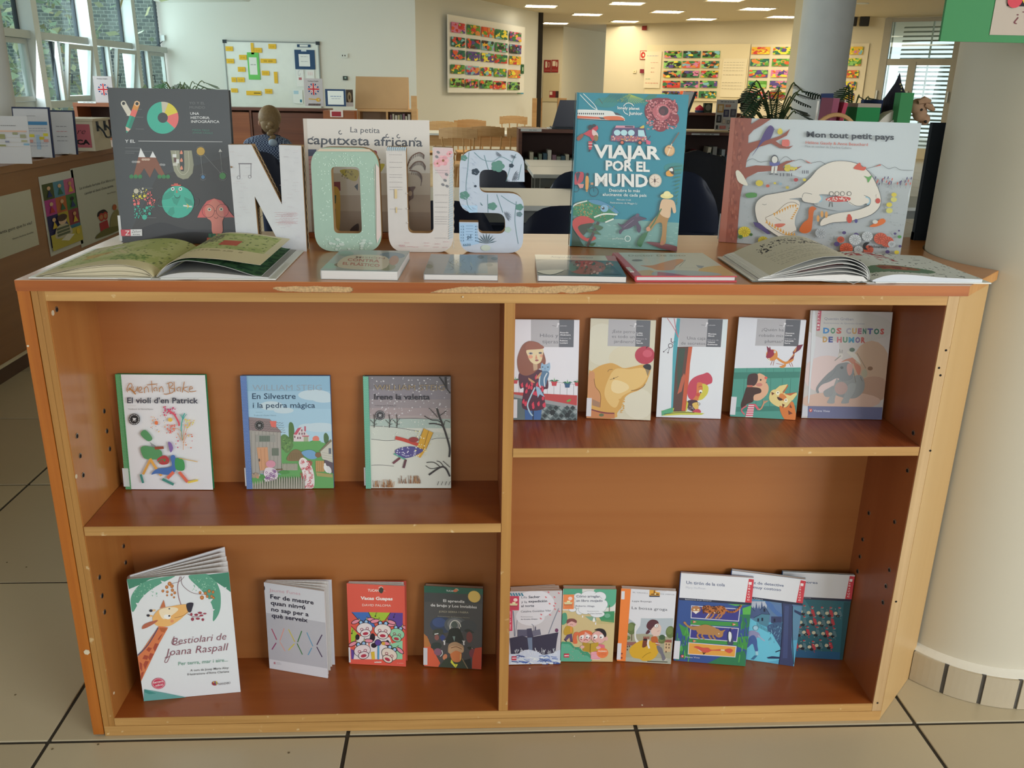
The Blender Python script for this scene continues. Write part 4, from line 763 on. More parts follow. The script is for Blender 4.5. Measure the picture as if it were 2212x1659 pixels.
def art_ship(W, H):
 a = Art(W, H, [(78,262),(942,235),(925,1540),(62,1560)], 'bab8bd')
 a.ell(500,480,320,250, 'cfd0d8'); a.ell(420,700,240,160, 'cbccd3')
 for k in range(5): a.poly([(75+k*45,290),(100+k*45,282),(130+k*45,335),(100+k*45,340)], '3f7a92')
 boat_logo(a, 62,340,232,590, 'b93f58'); a.rect(70,590,122,955, 'c23a58')
 for k, ch_ in enumerate('SERIE LILA SACHER'): a.text(ch_, 80,925-k*19,100,11, 'ecd0d8', 0.02) if ch_ != ' ' else None
 a.text('Lila', 268,378,362,42, '7d7f8a', 0.002,376); a.text('Sacher', 387,374,575,42, '3f4152', 0.02,366); a.text('y la', 268,460,362,42, '5f616e', 0.002); a.text('expedición', 387,450,694,42, '3f4152', 0.02,438); a.text('al norte', 266,532,480,42, '484a5a', 0.015,524)
 a.text('Catalina González Vilar', 262,626,765,34, '5c5e6a', 0.0,604); a.text('Ilustraciones', 262,710,460,18, '7d7f88'); a.text('de Amaaka Altepec', 262,755,540,18, '44465a', 0.01,748)
 for x, y in ((715,265),(885,278),(672,352),(815,350),(735,465),(810,505),(828,562),(598,658),(745,662),(592,730),(830,460),(895,598)): a.ell(x, y, 18,9, 'c8606c', .8); a.ell(x+8, y+8,14,7, 'd08088', -.5)
 N_ = '36374a'
 a.line([(135,600),(150,800),(160,1050)], 14, '6a7488', True); a.line([(205,760),(170,1050)], 7, '8a90a0'); a.line([(888,548),(800,780),(725,1000)], 12, '7c8496', True); a.rect(205,930,440,1050, '55566c'); a.poly([(360,915),(440,905),(470,1060),(370,1080)], '3f4058'); a.poly([(455,950),(580,920),(600,1020),(470,1050)], '66677a'); a.line([(480,950),(470,860),(440,830)], 8, '6a6b7c', True); a.line([(505,940),(505,875)], 18, '55566c')
 a.poly([(75,1085),(290,1035),(380,1075),(460,1060),(890,975),(870,1090),(840,1370),(700,1390),(400,1340),(100,1370)], N_); a.poly([(370,1075),(450,1070),(460,1340),(400,1330)], '6a7a92'); a.text('KCTH', 165,1312,228,26, '8a8ba0', 0.0,1305); a.ell(860,940,28,34, '6a3a5c')
 a.poly([(62,1380),(200,1370),(300,1310),(400,1290),(550,1330),(640,1380),(800,1350),(930,1300),(925,1540),(62,1560)], 'bcc6d6', True); g = random.Random(4)
 for _ in range(70):
  x, y = g.uniform(150,900), g.uniform(1310,1400); a.line([(x, y),(x+g.uniform(-30,30), y-g.uniform(20,70))], 5, 'd0d8e4')
 for _ in range(46):
  x, y = g.uniform(80,900), g.uniform(1400,1545); a.line([(x, y),(x+50, y-g.uniform(-20,25)),(x+100, y+10)], g.uniform(8,20), g.choice(['4a66a8', '3a5088', 'd8e0ea', 'd8e0ea', '6a86b8']), True)
 a.rect(112,1405,190,1478, 'b83048'); a.text('sm', 118,1450,186,34, 'e8d4d8', 0.03)
 return a
def kid(a, x, y, s, hair, skin='d3a5a0'):
 a.ell(x, y, s, s*.95, '6a4a4c'); a.ell(x, y, s*.97, s*.92, skin)
 for q in (-.45,.4): a.ell(x+q*s, y-.12*s, s*.3, s*.32, 'e8e8ea'); a.ell(x+q*s-s*.1, y, s*.1, s*.11, '2c2428')
def art_wetbook(W, H):
 a = Art(W, H, [(942,180),(1845,195),(1807,1505),(930,1490)], 'c2b184')
 a.poly([(940,180),(1850,190),(1830,620),(1700,610),(940,570)], 'cfd0cc'); a.poly([(945,180),(1265,185),(1270,280),(945,290)], '4f9a80'); a.poly([(1500,190),(1850,195),(1840,420),(1760,515),(1650,500),(1600,300),(1480,240)], '58a386', True); a.line([(1730,480),(1730,620)], 14, '5a5a48')
 a.poly([(1560,700),(1640,600),(1820,590),(1815,800),(1600,770)], '3f8a62'); a.poly([(1320,680),(1500,690),(1520,770),(1420,760)], '7aa08a')
 for k in range(14): a.line([(1530+k*20,750),(1535+k*20,820)], 5, '8a9a5c')
 a.ell(1700,670,50,40, '6aa58a'); a.poly([(940,640),(1010,630),(1020,780),(940,830)], '4f9278', True)
 for x, y, rx, ry in ((1200,320,70,60),(1390,300,140,80),(1560,330,110,90),(1640,470,60,80),(1300,460,160,120),(1500,520,180,110),(1230,590,60,60),(1110,560,60,38),(1340,560,130,80),(1530,640,120,60),(1450,420,170,120)): a.ell(x, y, rx+5, ry+5, '7a8a8c'); a.ell(x, y, rx, ry, 'd6dae2')
 for x, y, rx, ry in ((1390,400,200,150),(1420,520,200,120),(1300,400,150,110),(1580,480,100,120)): a.ell(x, y, rx, ry, 'd6dae2')
 for x, y, s in ((1475,740,22),(1283,680,12),(1505,810,12)): a.poly([(x, y-s*2),(x+s, y+s),(x, y+s*2),(x-s, y+s)], 'e0e2e6', True)
 boat_logo(a, 950,285,1130,550, 'dd8350')
 a.text('Cómo arreglar', 1168,335,1570,42, '585c70', 0.018,340); a.text('un libro mojado', 1168,415,1615,42, '585c70', 0.018,418); a.text('Roberto Aliaga', 1162,506,1480,30, '6a6e80', 0.012,510); a.text('Ilustraciones', 1362,596,1558,18, '7d808c'); a.text('de Clara Soriano', 1362,640,1610,18, '5c6070', 0.01)
 a.ell(1105,810,82,60, 'd0a5a0'); a.poly([(1015,780),(1040,730),(1130,722),(1185,760),(1175,800),(1100,770),(1030,810)], '7c4a4a', True); a.arc(1098,845,24,200,340,6, '6a3a3c'); a.poly([(1010,860),(1090,860),(1130,900),(1120,1000),(1000,1020),(970,960)], 'b39238', True); a.poly([(1080,870),(1110,870),(1105,970),(1085,970)], 'd88a4c'); a.poly([(1030,1010),(1110,990),(1125,1130),(1090,1135),(1070,1060),(1010,1130),(980,1100)], '584a6a'); a.line([(980,1095),(1025,1135)], 14, '2c2838'); a.line([(1080,1130),(1125,1140)], 14, '2c2838')
 a.poly([(930,1170),(1000,1140),(1090,1150),(1160,1230),(1240,1240),(1300,1310),(1400,1340),(1430,1500),(930,1490)], '3f8f70', True); a.poly([(930,1200),(1000,1180),(1080,1190),(1150,1270),(1230,1290),(1290,1370),(1390,1400),(1420,1500),(930,1490)], '5aa58a', True); a.dots(40,950,1220,1350,1480,5, ['c08a8c'], 6)
 kid(a, 1330,1060,110,0); a.poly([(1225,1050),(1235,970),(1340,930),(1440,960),(1450,1020),(1380,990),(1330,960),(1320,1000),(1250,1030)], 'cc6a48', True); a.poly([(1150,980),(1200,960),(1230,990),(1190,1050),(1205,1160),(1140,1165),(1130,1060)], 'cc6a48', True); kid(a, 1560,1060,125,0); a.poly([(1490,930),(1560,898),(1650,920),(1690,1000),(1670,1070),(1630,1000),(1570,950)], '25242a', True); a.ell(1690,1085,28,40, 'd0a5a0'); a.line([(1480,1050),(1470,1090),(1490,1105)], 6, '7a4a4c', True)
 for x, y in ((1275,1085),(1415,1060)): a.ell(x-8, y+8,12,9, '6a2c38')
 a.arc(1345,1130,34,200,340,12, '9c4a58'); a.arc(1490,1140,26,200,340,6, '7a3c44')
 for k in range(6): y = 1310+k*24; a.poly([(1430, y),(1590, y+6),(1592, y+18),(1435, y+12)], 'cf5f78'); a.poly([(1435, y+12),(1592, y+18),(1594, y+30),(1440, y+24)], 'dcc4cc')
 a.poly([(1560,1190),(1660,1200),(1650,1290),(1570,1270)], 'cf6a80', True); a.poly([(1295,1145),(1420,1170),(1420,1330),(1305,1300)], 'a88a34'); a.poly([(1430,1170),(1560,1145),(1555,1300),(1425,1330)], 'b39538'); a.line([(1424,1170),(1420,1332)], 8, '5a4a1c'); a.ell(1290,1230,36,26, 'd0a5a0'); a.ell(1560,1245,40,28, 'd0a5a0')
 a.ell(1630,1340,98,92, 'dd7a4a'); a.text('PREMIO', 1555,1322,1705,26, 'ecd4c4', 0.02); a.text('EL BARCO', 1565,1352,1695,18, 'b5563c', 0.01); a.text('DE VAPOR', 1565,1382,1695,18, 'b5563c', 0.01)
 a.rect(985,1348,1073,1418, 'b83448'); a.text('sm', 992,1396,1068,34, 'e8d4d8', 0.03)
 return a
def art_yellowbag(W, H):
 a = Art(W, H, [(115,262),(985,300),(932,1562),(90,1500)], 'd0d2d9')
 a.poly([(240,770),(560,775),(950,770),(940,1060),(230,1060)], 'a9b4bc'); a.poly([(262,270),(985,300),(965,765),(440,770),(430,900),(370,1000),(355,860),(250,780)], 'd0d2d9'); a.poly([(230,1050),(500,1040),(945,1100),(930,1560),(90,1500)], '9c9c86'); a.poly([(230,1180),(380,1180),(350,1240),(225,1240)], '8a5f5c'); a.poly([(210,1440),(930,1470),(930,1562),(210,1505)], 'a3a79a')
 for x, y, rx, ry in ((300,950,78,104),(910,1010,75,105),(780,1150,58,60),(245,1110,40,35)): a.ell(x, y, rx, ry, '5f6f45'); a.ell(x-rx*.2, y-ry*.2, rx*.6, ry*.6, '6f8050')
 a.line([(303,1050),(305,1160)], 14, '5c4a38'); a.ell(780,1100,50,45, '3f5a42'); a.rect(820,1180,925,1350, 'c0a884'); a.poly([(815,1185),(850,1140),(935,1145),(935,1190)], '8a5048')
 for x, y in ((850,1220),(895,1225),(850,1275),(895,1280),(850,1350),(245,1260),(275,1255),(245,1310)): a.rect(x-9, y-15, x+9, y+15, '5a4038')
 a.poly([(350,900),(400,900),(370,1010),(385,1130),(480,1230),(460,1260),(370,1170),(345,1060)], 'd0d2d2', True)
 a.poly([(275,1340),(310,1250),(430,1165),(560,1150),(700,1210),(735,1310),(700,1420),(620,1490),(500,1505),(440,1470),(330,1440)], 'c9a032', True); a.line([(480,1450),(540,1390),(610,1360)], 8, '8f6f1c', True)
 a.poly([(530,920),(550,840),(610,795),(690,810),(720,860),(690,890),(640,920),(590,980)], '54303a', True); a.poly([(520,1035),(555,970),(590,1000),(560,1040)], '54303a', True); a.poly([(640,920),(700,860),(760,920),(750,1030),(700,1080),(620,1050),(600,980)], 'd2b8ae', True); a.ell(684,902,34,34, '3a2c30'); a.ell(684,902,29,29, 'e2e2e2'); a.ell(688,905,8,8, '2a2020'); a.line([(700,1000),(735,985)], 5, 'a04a4c'); a.rect(640,1040,685,1100, 'd2b8ae')
 a.poly([(610,1100),(690,1085),(720,1160),(700,1190),(620,1180)], 'b06038', True)
 for k in range(3): a.line([(680,1180+k*20),(750,1200+k*18)], 12, 'cfc0be' if k % 2 else 'a0404c')
 a.poly([(700,1240),(780,1280),(810,1370),(845,1460),(800,1500),(770,1400),(720,1330)], '6d6d78', True); a.line([(830,1500),(870,1460)], 18, 'b9b4a8'); a.poly([(490,1130),(540,1120),(545,1240),(475,1270)], '6d3c30', True)
 for k in (495,520,545,570): a.line([(k, 1130),(k+3,1085)], 14, '8a3a34')
 a.line([(570,1140),(560,1210),(585,1290)], 30, 'd6d0cc', True); a.ell(515,1140,32,16, '25202a'); a.line([(560,1510),(880,1525)], 14, '3f4438')
 a.poly([(115,262),(268,270),(222,1507),(90,1500)], 'e07e3e'); a.rect(120,310,172,450, 'cfd2d8'); a.ell(160,1378,15,15, '7a2c20'); a.ell(160,1448,15,15, '7a2c20'); a.scribble(138,1415,190,5, 'a04a30', 5)
 a.text('EL VAIXELL', 298,338,545,20, '8a8c94', -0.008,350); a.text('DE VAPOR', 735,358,962,20, '8a8c94', -0.008,370); a.poly([(560,275),(725,283),(722,380),(558,378)], 'd09a3c'); a.rect(558,378,722,402, '2a3048'); a.poly([(625,285),(645,285),(650,340),(620,340)], '8a5a20'); a.poly([(575,365),(715,365),(700,340),(590,345)], '6f4a20'); a.ell(650,350,12,12, 'e8e0c0'); a.poly([(650,300),(740,280),(830,295),(800,320),(700,320)], 'c9c9d0', True)
 a.text('Lygia Bojunga', 295,490,598,28, '6a6c76', -0.008,495); a.text('La bossa groga', 292,615,850,48, '5a5c66', -0.006,640)
 return a
def white_head(a, TL, TR, BL, BR, fr, title, cut=0.0):
 """the white band with a red tab which three of the paperbacks share; fr = fraction of the height"""
 L = lambda p, q, t: (p[0]+(q[0]-p[0])*t, p[1]+(q[1]-p[1])*t)
 P = lambda s, t: L(L(TL, BL, t), L(TR, BR, t), s)
 a.poly([P(0,0), P(1,0), P(1, fr), P(0, fr)], 'd2d4da'); a.poly([P(0, fr), P(1, fr), P(1, fr+.026), P(0, fr+.026)], '2a3046'); a.poly([P(.93,.012), P(1,.014), P(1, fr), P(.91, fr)], 'c23f4c'); a.poly([P(.935,.045), P(.975,.045), P(.975,.075), P(.935,.075)], 'e4d4d6')
 for k, ch_ in enumerate('CUCAÑA'):
  x, y = P(.935, fr-.022-k*.03); x2, _ = P(.968, fr-.022); a.text(ch_, x, y, x2, abs(BL[1]-TL[1])*.017, 'ecd8da', 0.03)
 a.poly([P(0.0,0), P(0.012,0), P(0.012,1), P(0,1)], '2a3c68')
 return P
def art_tails(W, H):
 a = Art(W, H, [(1058,50),(2164,112),(2100,1580),(962,1490)], '34508c')
 P = white_head(a, (1058,50),(2164,112),(962,1490),(2100,1580), .27, '')
 a.text('Un tirón de la cola', 1150,220,1730,50, '5a6484', 0.016,250); a.text('Mary Hoffman', 1145,292,1438,34, 'a3a8b8', -0.008,303); a.text('Ilustraciones de Jan Ormerod', 1135,474,1530,20, 'c2c6d0', 0.004,492)
 G = ['3f8a48', '57a84f', '2f7450']
 for p, c in (([(1220,800),(1950,830),(1960,900),(1220,880)], 0),([(1200,1110),(1950,1160),(1950,1220),(1190,1170)], 0),([(2010,600),(2150,550),(2150,740),(2020,700)], 1),([(1980,700),(2150,700),(2130,900),(2000,950)], 2),([(1040,860),(1180,950),(1230,1100),(1100,1060)], 0),([(980,1300),(1200,1200),(1180,1420),(1000,1500)], 2),([(1950,1080),(2140,1060),(2110,1300),(1960,1240)], 0),([(1700,1420),(2100,1300),(2100,1580),(1500,1540)], 2),([(1780,530),(2080,540),(1900,560)], 1)): a.poly(p, G[c])
 g = random.Random(5)
 for _ in range(46):
  x, y = g.choice([(g.uniform(1010,1200), g.uniform(900,1450)),(g.uniform(1960,2120), g.uniform(600,1450))]); a.line([(x, y),(x+g.uniform(-20,30), y+g.uniform(60,150))], 13, g.choice(G+['34508c']))
 for q, c in (([(1228,560),(1978,605),(1965,815),(1222,770)], '3a3c84'),([(1222,875),(1968,925),(1950,1160),(1208,1105)], '3a3c84'),([(1192,1172),(1945,1230),(1935,1425),(1185,1380)], 'd39a48')):
  a.poly(q, 'c9cad6'); cx_ = sum(p[0] for p in q)/4; cyy = sum(p[1] for p in q)/4; a.poly([(p[0]+(12 if p[0] < cx_ else -12), p[1]+(12 if p[1] < cyy else -12)) for p in q], c)
 a.poly([(1390,590),(1480,555),(1560,575),(1680,560),(1750,600),(1730,700),(1600,690),(1500,690),(1420,650)], 'b06a38', True); a.line([(1740,620),(1820,660),(1900,650),(1960,600),(1990,545)], 30, 'b06a38', True); a.ell(1300,625,72,58, 'a8744c'); a.poly([(1245,650),(1300,700),(1360,650)], 'd8d4d0')
 for x, y in ((1275,625),(1335,628)): a.ell(x, y, 15,12, 'e0d8b0')
 for x in (1500,1560,1640,1690): a.line([(x+20,670),(x, 730),(x-40,770)], 26, 'a8744c', True)
 a.line([(1500,690),(1450,765)], 12, 'd8d0c8'); a.line([(1560,680),(1650,660)], 12, 'd8d0c8')
 for _ in range(70): x, y = g.uniform(1400,1745), g.uniform(565,690); a.ell(x, y, 8,13, '5a3224', g.uniform(-.5,.5), 7)
 for k in range(8): x = 1780+k*27; y = 655 if k < 4 else 655-(k-3)*24; a.line([(x, y-18),(x+6, y+18)], 9, '4a2c22')
 a.poly([(1340,900),(1450,870),(1560,900),(1620,940),(1600,1040),(1480,1040),(1350,1020),(1310,960)], 'a57a4c', True); a.poly([(1115,850),(1140,825),(1180,880),(1260,900),(1350,900),(1330,960),(1230,950)], 'a57a4c', True); a.poly([(1590,950),(1640,935),(1690,970),(1760,950),(1730,1000),(1720,1060),(1660,1085),(1600,1040)], 'a57a4c', True); a.ell(1660,1020,8,8, 'e8e0d0')
 for x in (1330,1400,1510,1570): a.line([(x+20,1010),(x, 1060),(x+40,1115)], 26, 'a57a4c', True)
 a.poly([(1805,990),(1860,1000),(1880,1100),(1890,1200),(1820,1210),(1800,1150)], '3c4a60', True); a.poly([(1815,990),(1850,1000),(1860,1080),(1840,1160),(1815,1100)], 'd8dae0', True); a.line([(1840,990),(1835,920)], 8, '25283a'); a.ell(1870,930,16,10, 'c08a90')
 a.poly([(1280,1250),(1340,1235),(1420,1260),(1500,1260),(1560,1295),(1700,1285),(1690,1310),(1560,1310),(1500,1340),(1430,1340),(1360,1290)], 'c25448', True); a.poly([(1760,1300),(1840,1270),(1890,1300),(1840,1350)], 'c25448', True); a.line([(1700,1295),(1760,1300)], 16, 'd8d4c8'); a.line([(1420,1340),(1440,1370)], 12, '2a2028'); a.line([(1460,1340),(1430,1375)], 12, '2a2028'); a.line([(1340,1290),(1400,1330)], 9, 'dcd4cc')
 for x, y in ((1285,825),(1895,860),(1290,1145)): a.poly([(x-30, y-20),(x+30, y),(x-25, y+22)], 'cf7068'); a.ell(x, y, 10,8, 'e8d0a0')
 a.ell(1100,1408,26,24, 'b83c4c'); a.text('V', 1088,1420,1113,24, 'e8dadc', 0.04); a.text('Vicens Vives', 1142,1432,1372,30, 'c9ccd8', 0.0,1445)
 return a
def art_detective(W, H):
 TL, TR, BR, BL = (-50,95),(1045,220),(890,1635),(-190,1480)
 a = Art(W, H, [TL, TR, BR, BL], '58a4c4')
 a.poly([(0,540),(1000,620),(985,900),(150,930),(0,800)], '5c7aa0'); a.poly([(210,580),(480,580),(470,700),(210,680)], 'aeb6c4')
 for x, h_ in ((240,130),(320,150),(400,170),(280,90),(360,110)): a.poly([(x-40,850),(x, 740-h_),(x+45,850)], '4a5c84')
 a.poly([(450,585),(520,590),(700,780),(660,830),(520,700)], '4c70a8', True); a.poly([(560,620),(700,640),(690,780),(600,700)], '5a7aa8'); a.poly([(370,720),(440,660),(520,790),(400,820)], '41587c'); a.poly([(280,850),(400,780),(520,790),(500,1000),(300,920)], '4f8096'); a.rect(540,820,700,930, '3a4468')
 for x, y in ((410,870),(440,720),(590,880),(350,880)): a.rect(x-13, y-26, x+13, y+26, '1f2a40')
 for x0, y0, x1, y1 in ((280,850,400,780),(400,780,520,790),(370,720,440,650),(440,650,520,790),(220,650,300,740)): a.line([(x0, y0),(x1, y1)], 7, '22304a')
 a.poly([(190,905),(300,900),(420,980),(520,1040),(600,1200),(680,1300),(690,1520),(150,1520)], '69bcd4', True); a.poly([(500,960),(720,940),(720,1340),(640,1250),(560,1100),(500,1060)], '3f5c80', True)
 g = random.Random(9)
 for _ in range(34): x, y = g.uniform(520,700), g.uniform(960,1240); a.line([(x, y),(x+g.uniform(-20,20), y+g.uniform(15,45))], 7, g.choice(['84b4cc', '27395a', '5f93b0']))
 for k in range(10): a.line([(330+k*18,920+k*12),(335+k*18,990+k*10)], 5, '1f2c44')
 a.poly([(860,650),(985,640),(975,1000),(960,1200),(860,1200)], '5a86a4'); a.poly([(880,700),(985,750),(980,800),(880,740)], '2d3c60')
 a.poly([(700,600),(850,610),(855,900),(850,1300),(880,1640),(660,1620),(680,1400),(710,1000)], '3a4468'); a.poly([(740,640),(800,640),(790,1500),(720,1500)], '43507a'); a.line([(700,600),(715,900),(690,1350),(665,1600)], 10, '1c2440', True); a.line([(852,640),(860,1100),(885,1600)], 10, '1c2440', True); a.line([(680,1370),(610,1400)], 16, '1c2440'); a.poly([(480,1490),(560,1470),(680,1480),(680,1510),(560,1510),(500,1510)], '2b3a5c')
 a.poly([(275,1000),(300,965),(345,980),(350,1020),(325,1060),(285,1040)], '9cc4d6', True); a.ring(312,1010,40,6, '2c3c54'); a.poly([(190,1080),(270,1050),(360,1090),(380,1160),(330,1170),(330,1240),(230,1200),(210,1110)], '8d8db0', True); a.line([(350,1130),(400,1180),(450,1220)], 22, '9caac4', True)
 a.poly([(230,1150),(290,1130),(330,1200),(340,1300),(350,1380),(310,1390),(270,1270),(200,1330),(165,1340),(190,1240)], '48629a', True); a.line([(330,1390),(335,1440),(350,1450)], 40, '9cc8d8'); a.poly([(300,1460),(345,1460),(290,1530),(245,1525)], '3f6f94')
 P = white_head(a, TL, TR, BL, BR, .268, '')
 a.text('Un aprendiz de detective', -70,270,720,44, '5a6484', 0.016,338); a.text('Un robo muy costoso', -30,345,682,44, '5a6484', 0.016,408); a.text('William Irish', 0,395,258,26, 'a3a8b8', -0.006,425); a.text('Ilustraciones de Rubén Pellejero', -80,505,415,18, 'c2c6d0', 0.004,556)
 return a
def art_drummers(W, H):
 TL, TR, BR, BL = (640,120),(1735,160),(1645,1570),(540,1525)
 a = Art(W, H, [TL, TR, BR, BL], '2e6674'); a.poly([(640,560),(1000,560),(1150,800),(900,1000),(560,1300)], '3c7a88')
 a.poly([(540,1400),(1640,1440),(1645,1570),(540,1530)], '2b5f86'); a.rect(1600,600,1740,1580, '27535c')
 g = random.Random(6)
 for r, y in enumerate((775,940,1120,1330)):
  for k in range(6):
   x = 700+k*135+(0 if r % 2 else 60)+g.uniform(-15,15)+(60 if r == 0 else 0); yy = y+g.uniform(-22,22)
   if x > 1500: continue
   c = ['b8404c', '5a7d88'][(k+r) % 2]
   a.poly([(x+30, yy-60),(x+75, yy-50),(x+105, yy+40),(x+70, yy+60),(x+40, yy)], c); a.poly([(x+5, yy+20),(x+70, yy+30),(x+50, yy+70),(x+10, yy+55)], '23262e'); a.ell(x, yy, 29,28, 'c9c3aa'); a.poly([(x+25, yy-70),(x+80, yy-100),(x+75, yy-75)], '7d9c9c'); a.poly([(x+70, yy+60),(x+95, yy+95),(x+75, yy+90)], c); a.ell(x+50, yy-95,17,12, 'b8404c'); a.dots(3, x-30, yy-80, x+60, yy+80,6, ['b9c0b4', 'b8404c'], r*9+k)
 P = white_head(a, TL, TR, BL, BR, .275, '')
 a.text('Tambores', 800,290,1183,40, '5a6484', 0.016,308); a.text('Ilustraciones', 900,540,1095,16, 'b2b6c0', 0.0,546)
 return a
# the shelves' books
Z1, Z0, Z2 = 0.4785,0.0423,0.6344
WS = (0.011,0.004,0.062, 'dfe0e6')
book("white picture book with green spotted spine, fireworks above colourful brush strokes, first on the middle left shelf", (.067,.158), -1.5,.176,.240,.010,5.5, art_violin(.176,.240), '2f8a5c', '2f8a4e', z=Z1, sticker=(0.009,.006,.045, 'dfe0e6'))
book("sky-blue picture book with blue spotted spine, grey timber house and picket fence", (.311,.157), -0.2,.176,.237,.010,6.0, art_donkey(.176,.237), '4a5f8a', '3f66a6', z=Z1, sticker=(0.009,.006,.045, 'dfe0e6'))
book("snow scene picture book with turquoise spine and yellow parcel in a blizzard", (.553,.156), -0.8,.175,.237,.010,6.0, art_snow(.175,.237), '4a4a4c', '57a189', z=Z1, sticker=(0.009,.006,.045, 'dfe0e6'))
book("white giraffe poetry book standing fanned open at the bottom left of the case", (.087,.053), 6.6,.195,.288,.016,1.0, art_giraffe(.195,.288), 'dcdde0', 'a58f86', z=Z0, leaves=(7,13,19,25), back_ang=29)
book("grey-white paperback with coloured pencil crosses, standing half open", (.325,.153), -15.9,.139,.214,.011,2.0, art_grey_sticks(.139,.214), 'd3d3da', 'c9cad2', z=Z0, leaves=(4,9,14), back_ang=16, hard=False)
book("small red paperback with a crowd of singing cows", (.499,.164), -6.1,.127,.200,.011,3.0, art_cows(.127,.200), 'd3584a', 'd3584a', z=Z0, leaves=(2,4), back_ang=5.5, hard=False, sticker=(0.003,.004,.042, 'dfe0e6'))
book("dark paperback with a round gold seal and hooded figures, nearest the divider on the bottom shelf", (.665,.150), -6.7,.129,.193,.012,7.0, art_hooded(.129,.193), '2f2a28', '2f2a28', z=Z0, hard=False, pages=M_PAGES_DUSK, sticker=(0.008,.004,.045, 'dfe0e6'))
gp = 'paperbacks with a grey title block'
book("paperback with a brown-haired girl holding a blue cat", (.8535,.143), -1.2,.129,.202,.006,9.5, art_girl_cat(.129,.202), 'd6d7dd', 'd6d7dd', z=Z2, hard=False, sticker=(0.008,.004,.042, 'dfe0e6'), group=gp)
book("paperback with a golden dog balancing a red apple on its nose", (1.003,.152), -6.0,.129,.203,.007,8.0, art_dog(.129,.203), 'cfc9b4', 'cfc9b4', z=Z2, hard=False, sticker=(0.009,.004,.042, 'dfe0e6'), group=gp)
book("paperback with a red-haired child seated against a tree trunk", (1.147,.158), -5.0,.131,.204,.006,7.0, art_redhead(.131,.204), 'd6dae0', 'd6dae0', z=Z2, hard=False, group=gp)
book("paperback with a girl and a striped cat looking up at an orange bird", (1.301,.161), -9.0,.131,.206,.007,5.0, art_feathers(.131,.206), 'd3d6de', 'd3d6de', z=Z2, hard=False, sticker=(0.01,.004,.042, 'dfe0e6'), group=gp)
book("larger pale paperback with a seated grey elephant and multicoloured title letters", (1.447,.151), -3.8,.164,.221,.006,8.0, art_elephant(.164,.221), 'c6c6ca', 'c6c6ca', z=Z2, hard=False)
book("paperback with a dark ship ploughing through blue waves", (.8545,.151), 0.6,.1155,.181,.020,4.0, art_ship(.1155,.181), 'b8b8be', 'b93f58', z=Z0, hard=False, leaves=(2,3.5), back_ang=4.5, pages=M_PAGES_DUSK)
book("green paperback with two children reading a yellow book under a cloud", (.972,.160), -2.5,.118,.181,.016,4.0, art_wetbook(.118,.181), '4f9a80', 'c87878', z=Z0, hard=False, pages=M_PAGES_DUSK)
book("orange-spined paperback with a huge yellow bag beneath a girl", (1.100,.158), -7.0,.121,.180,.012,5.0, art_yellowbag(.121,.180), 'd9d8d6', 'e07e3e', z=Z0, hard=False, sticker=(0.008,.004,.045, 'dfe0e6'))
gc = 'paperbacks with a white band and red tab'
book("blue-green paperback with three framed animals with long tails", (1.229,.156), -8.8,.160,.215,.008,6.0, art_tails(.160,.215), '34508c', '2a3c68', z=Z0, hard=False, sticker=(0.012,.005,.05, 'dfe0e6'), group=gc)
book("paperback with a boy running past a big blue tree, half behind its neighbour", (1.344,.170), -15.0,.159,.220,.009,2.0, art_detective(.159,.220), '4a86a8', '2a3c68', z=Z0, hard=False, group=gc)
book("dark teal paperback with rows of drummers, last on the bottom shelf", (1.460,.167), -6.5,.159,.216,.005,3.0, art_drummers(.159,.216), '2e6674', '2a3c68', z=Z0, hard=False, group=gc)
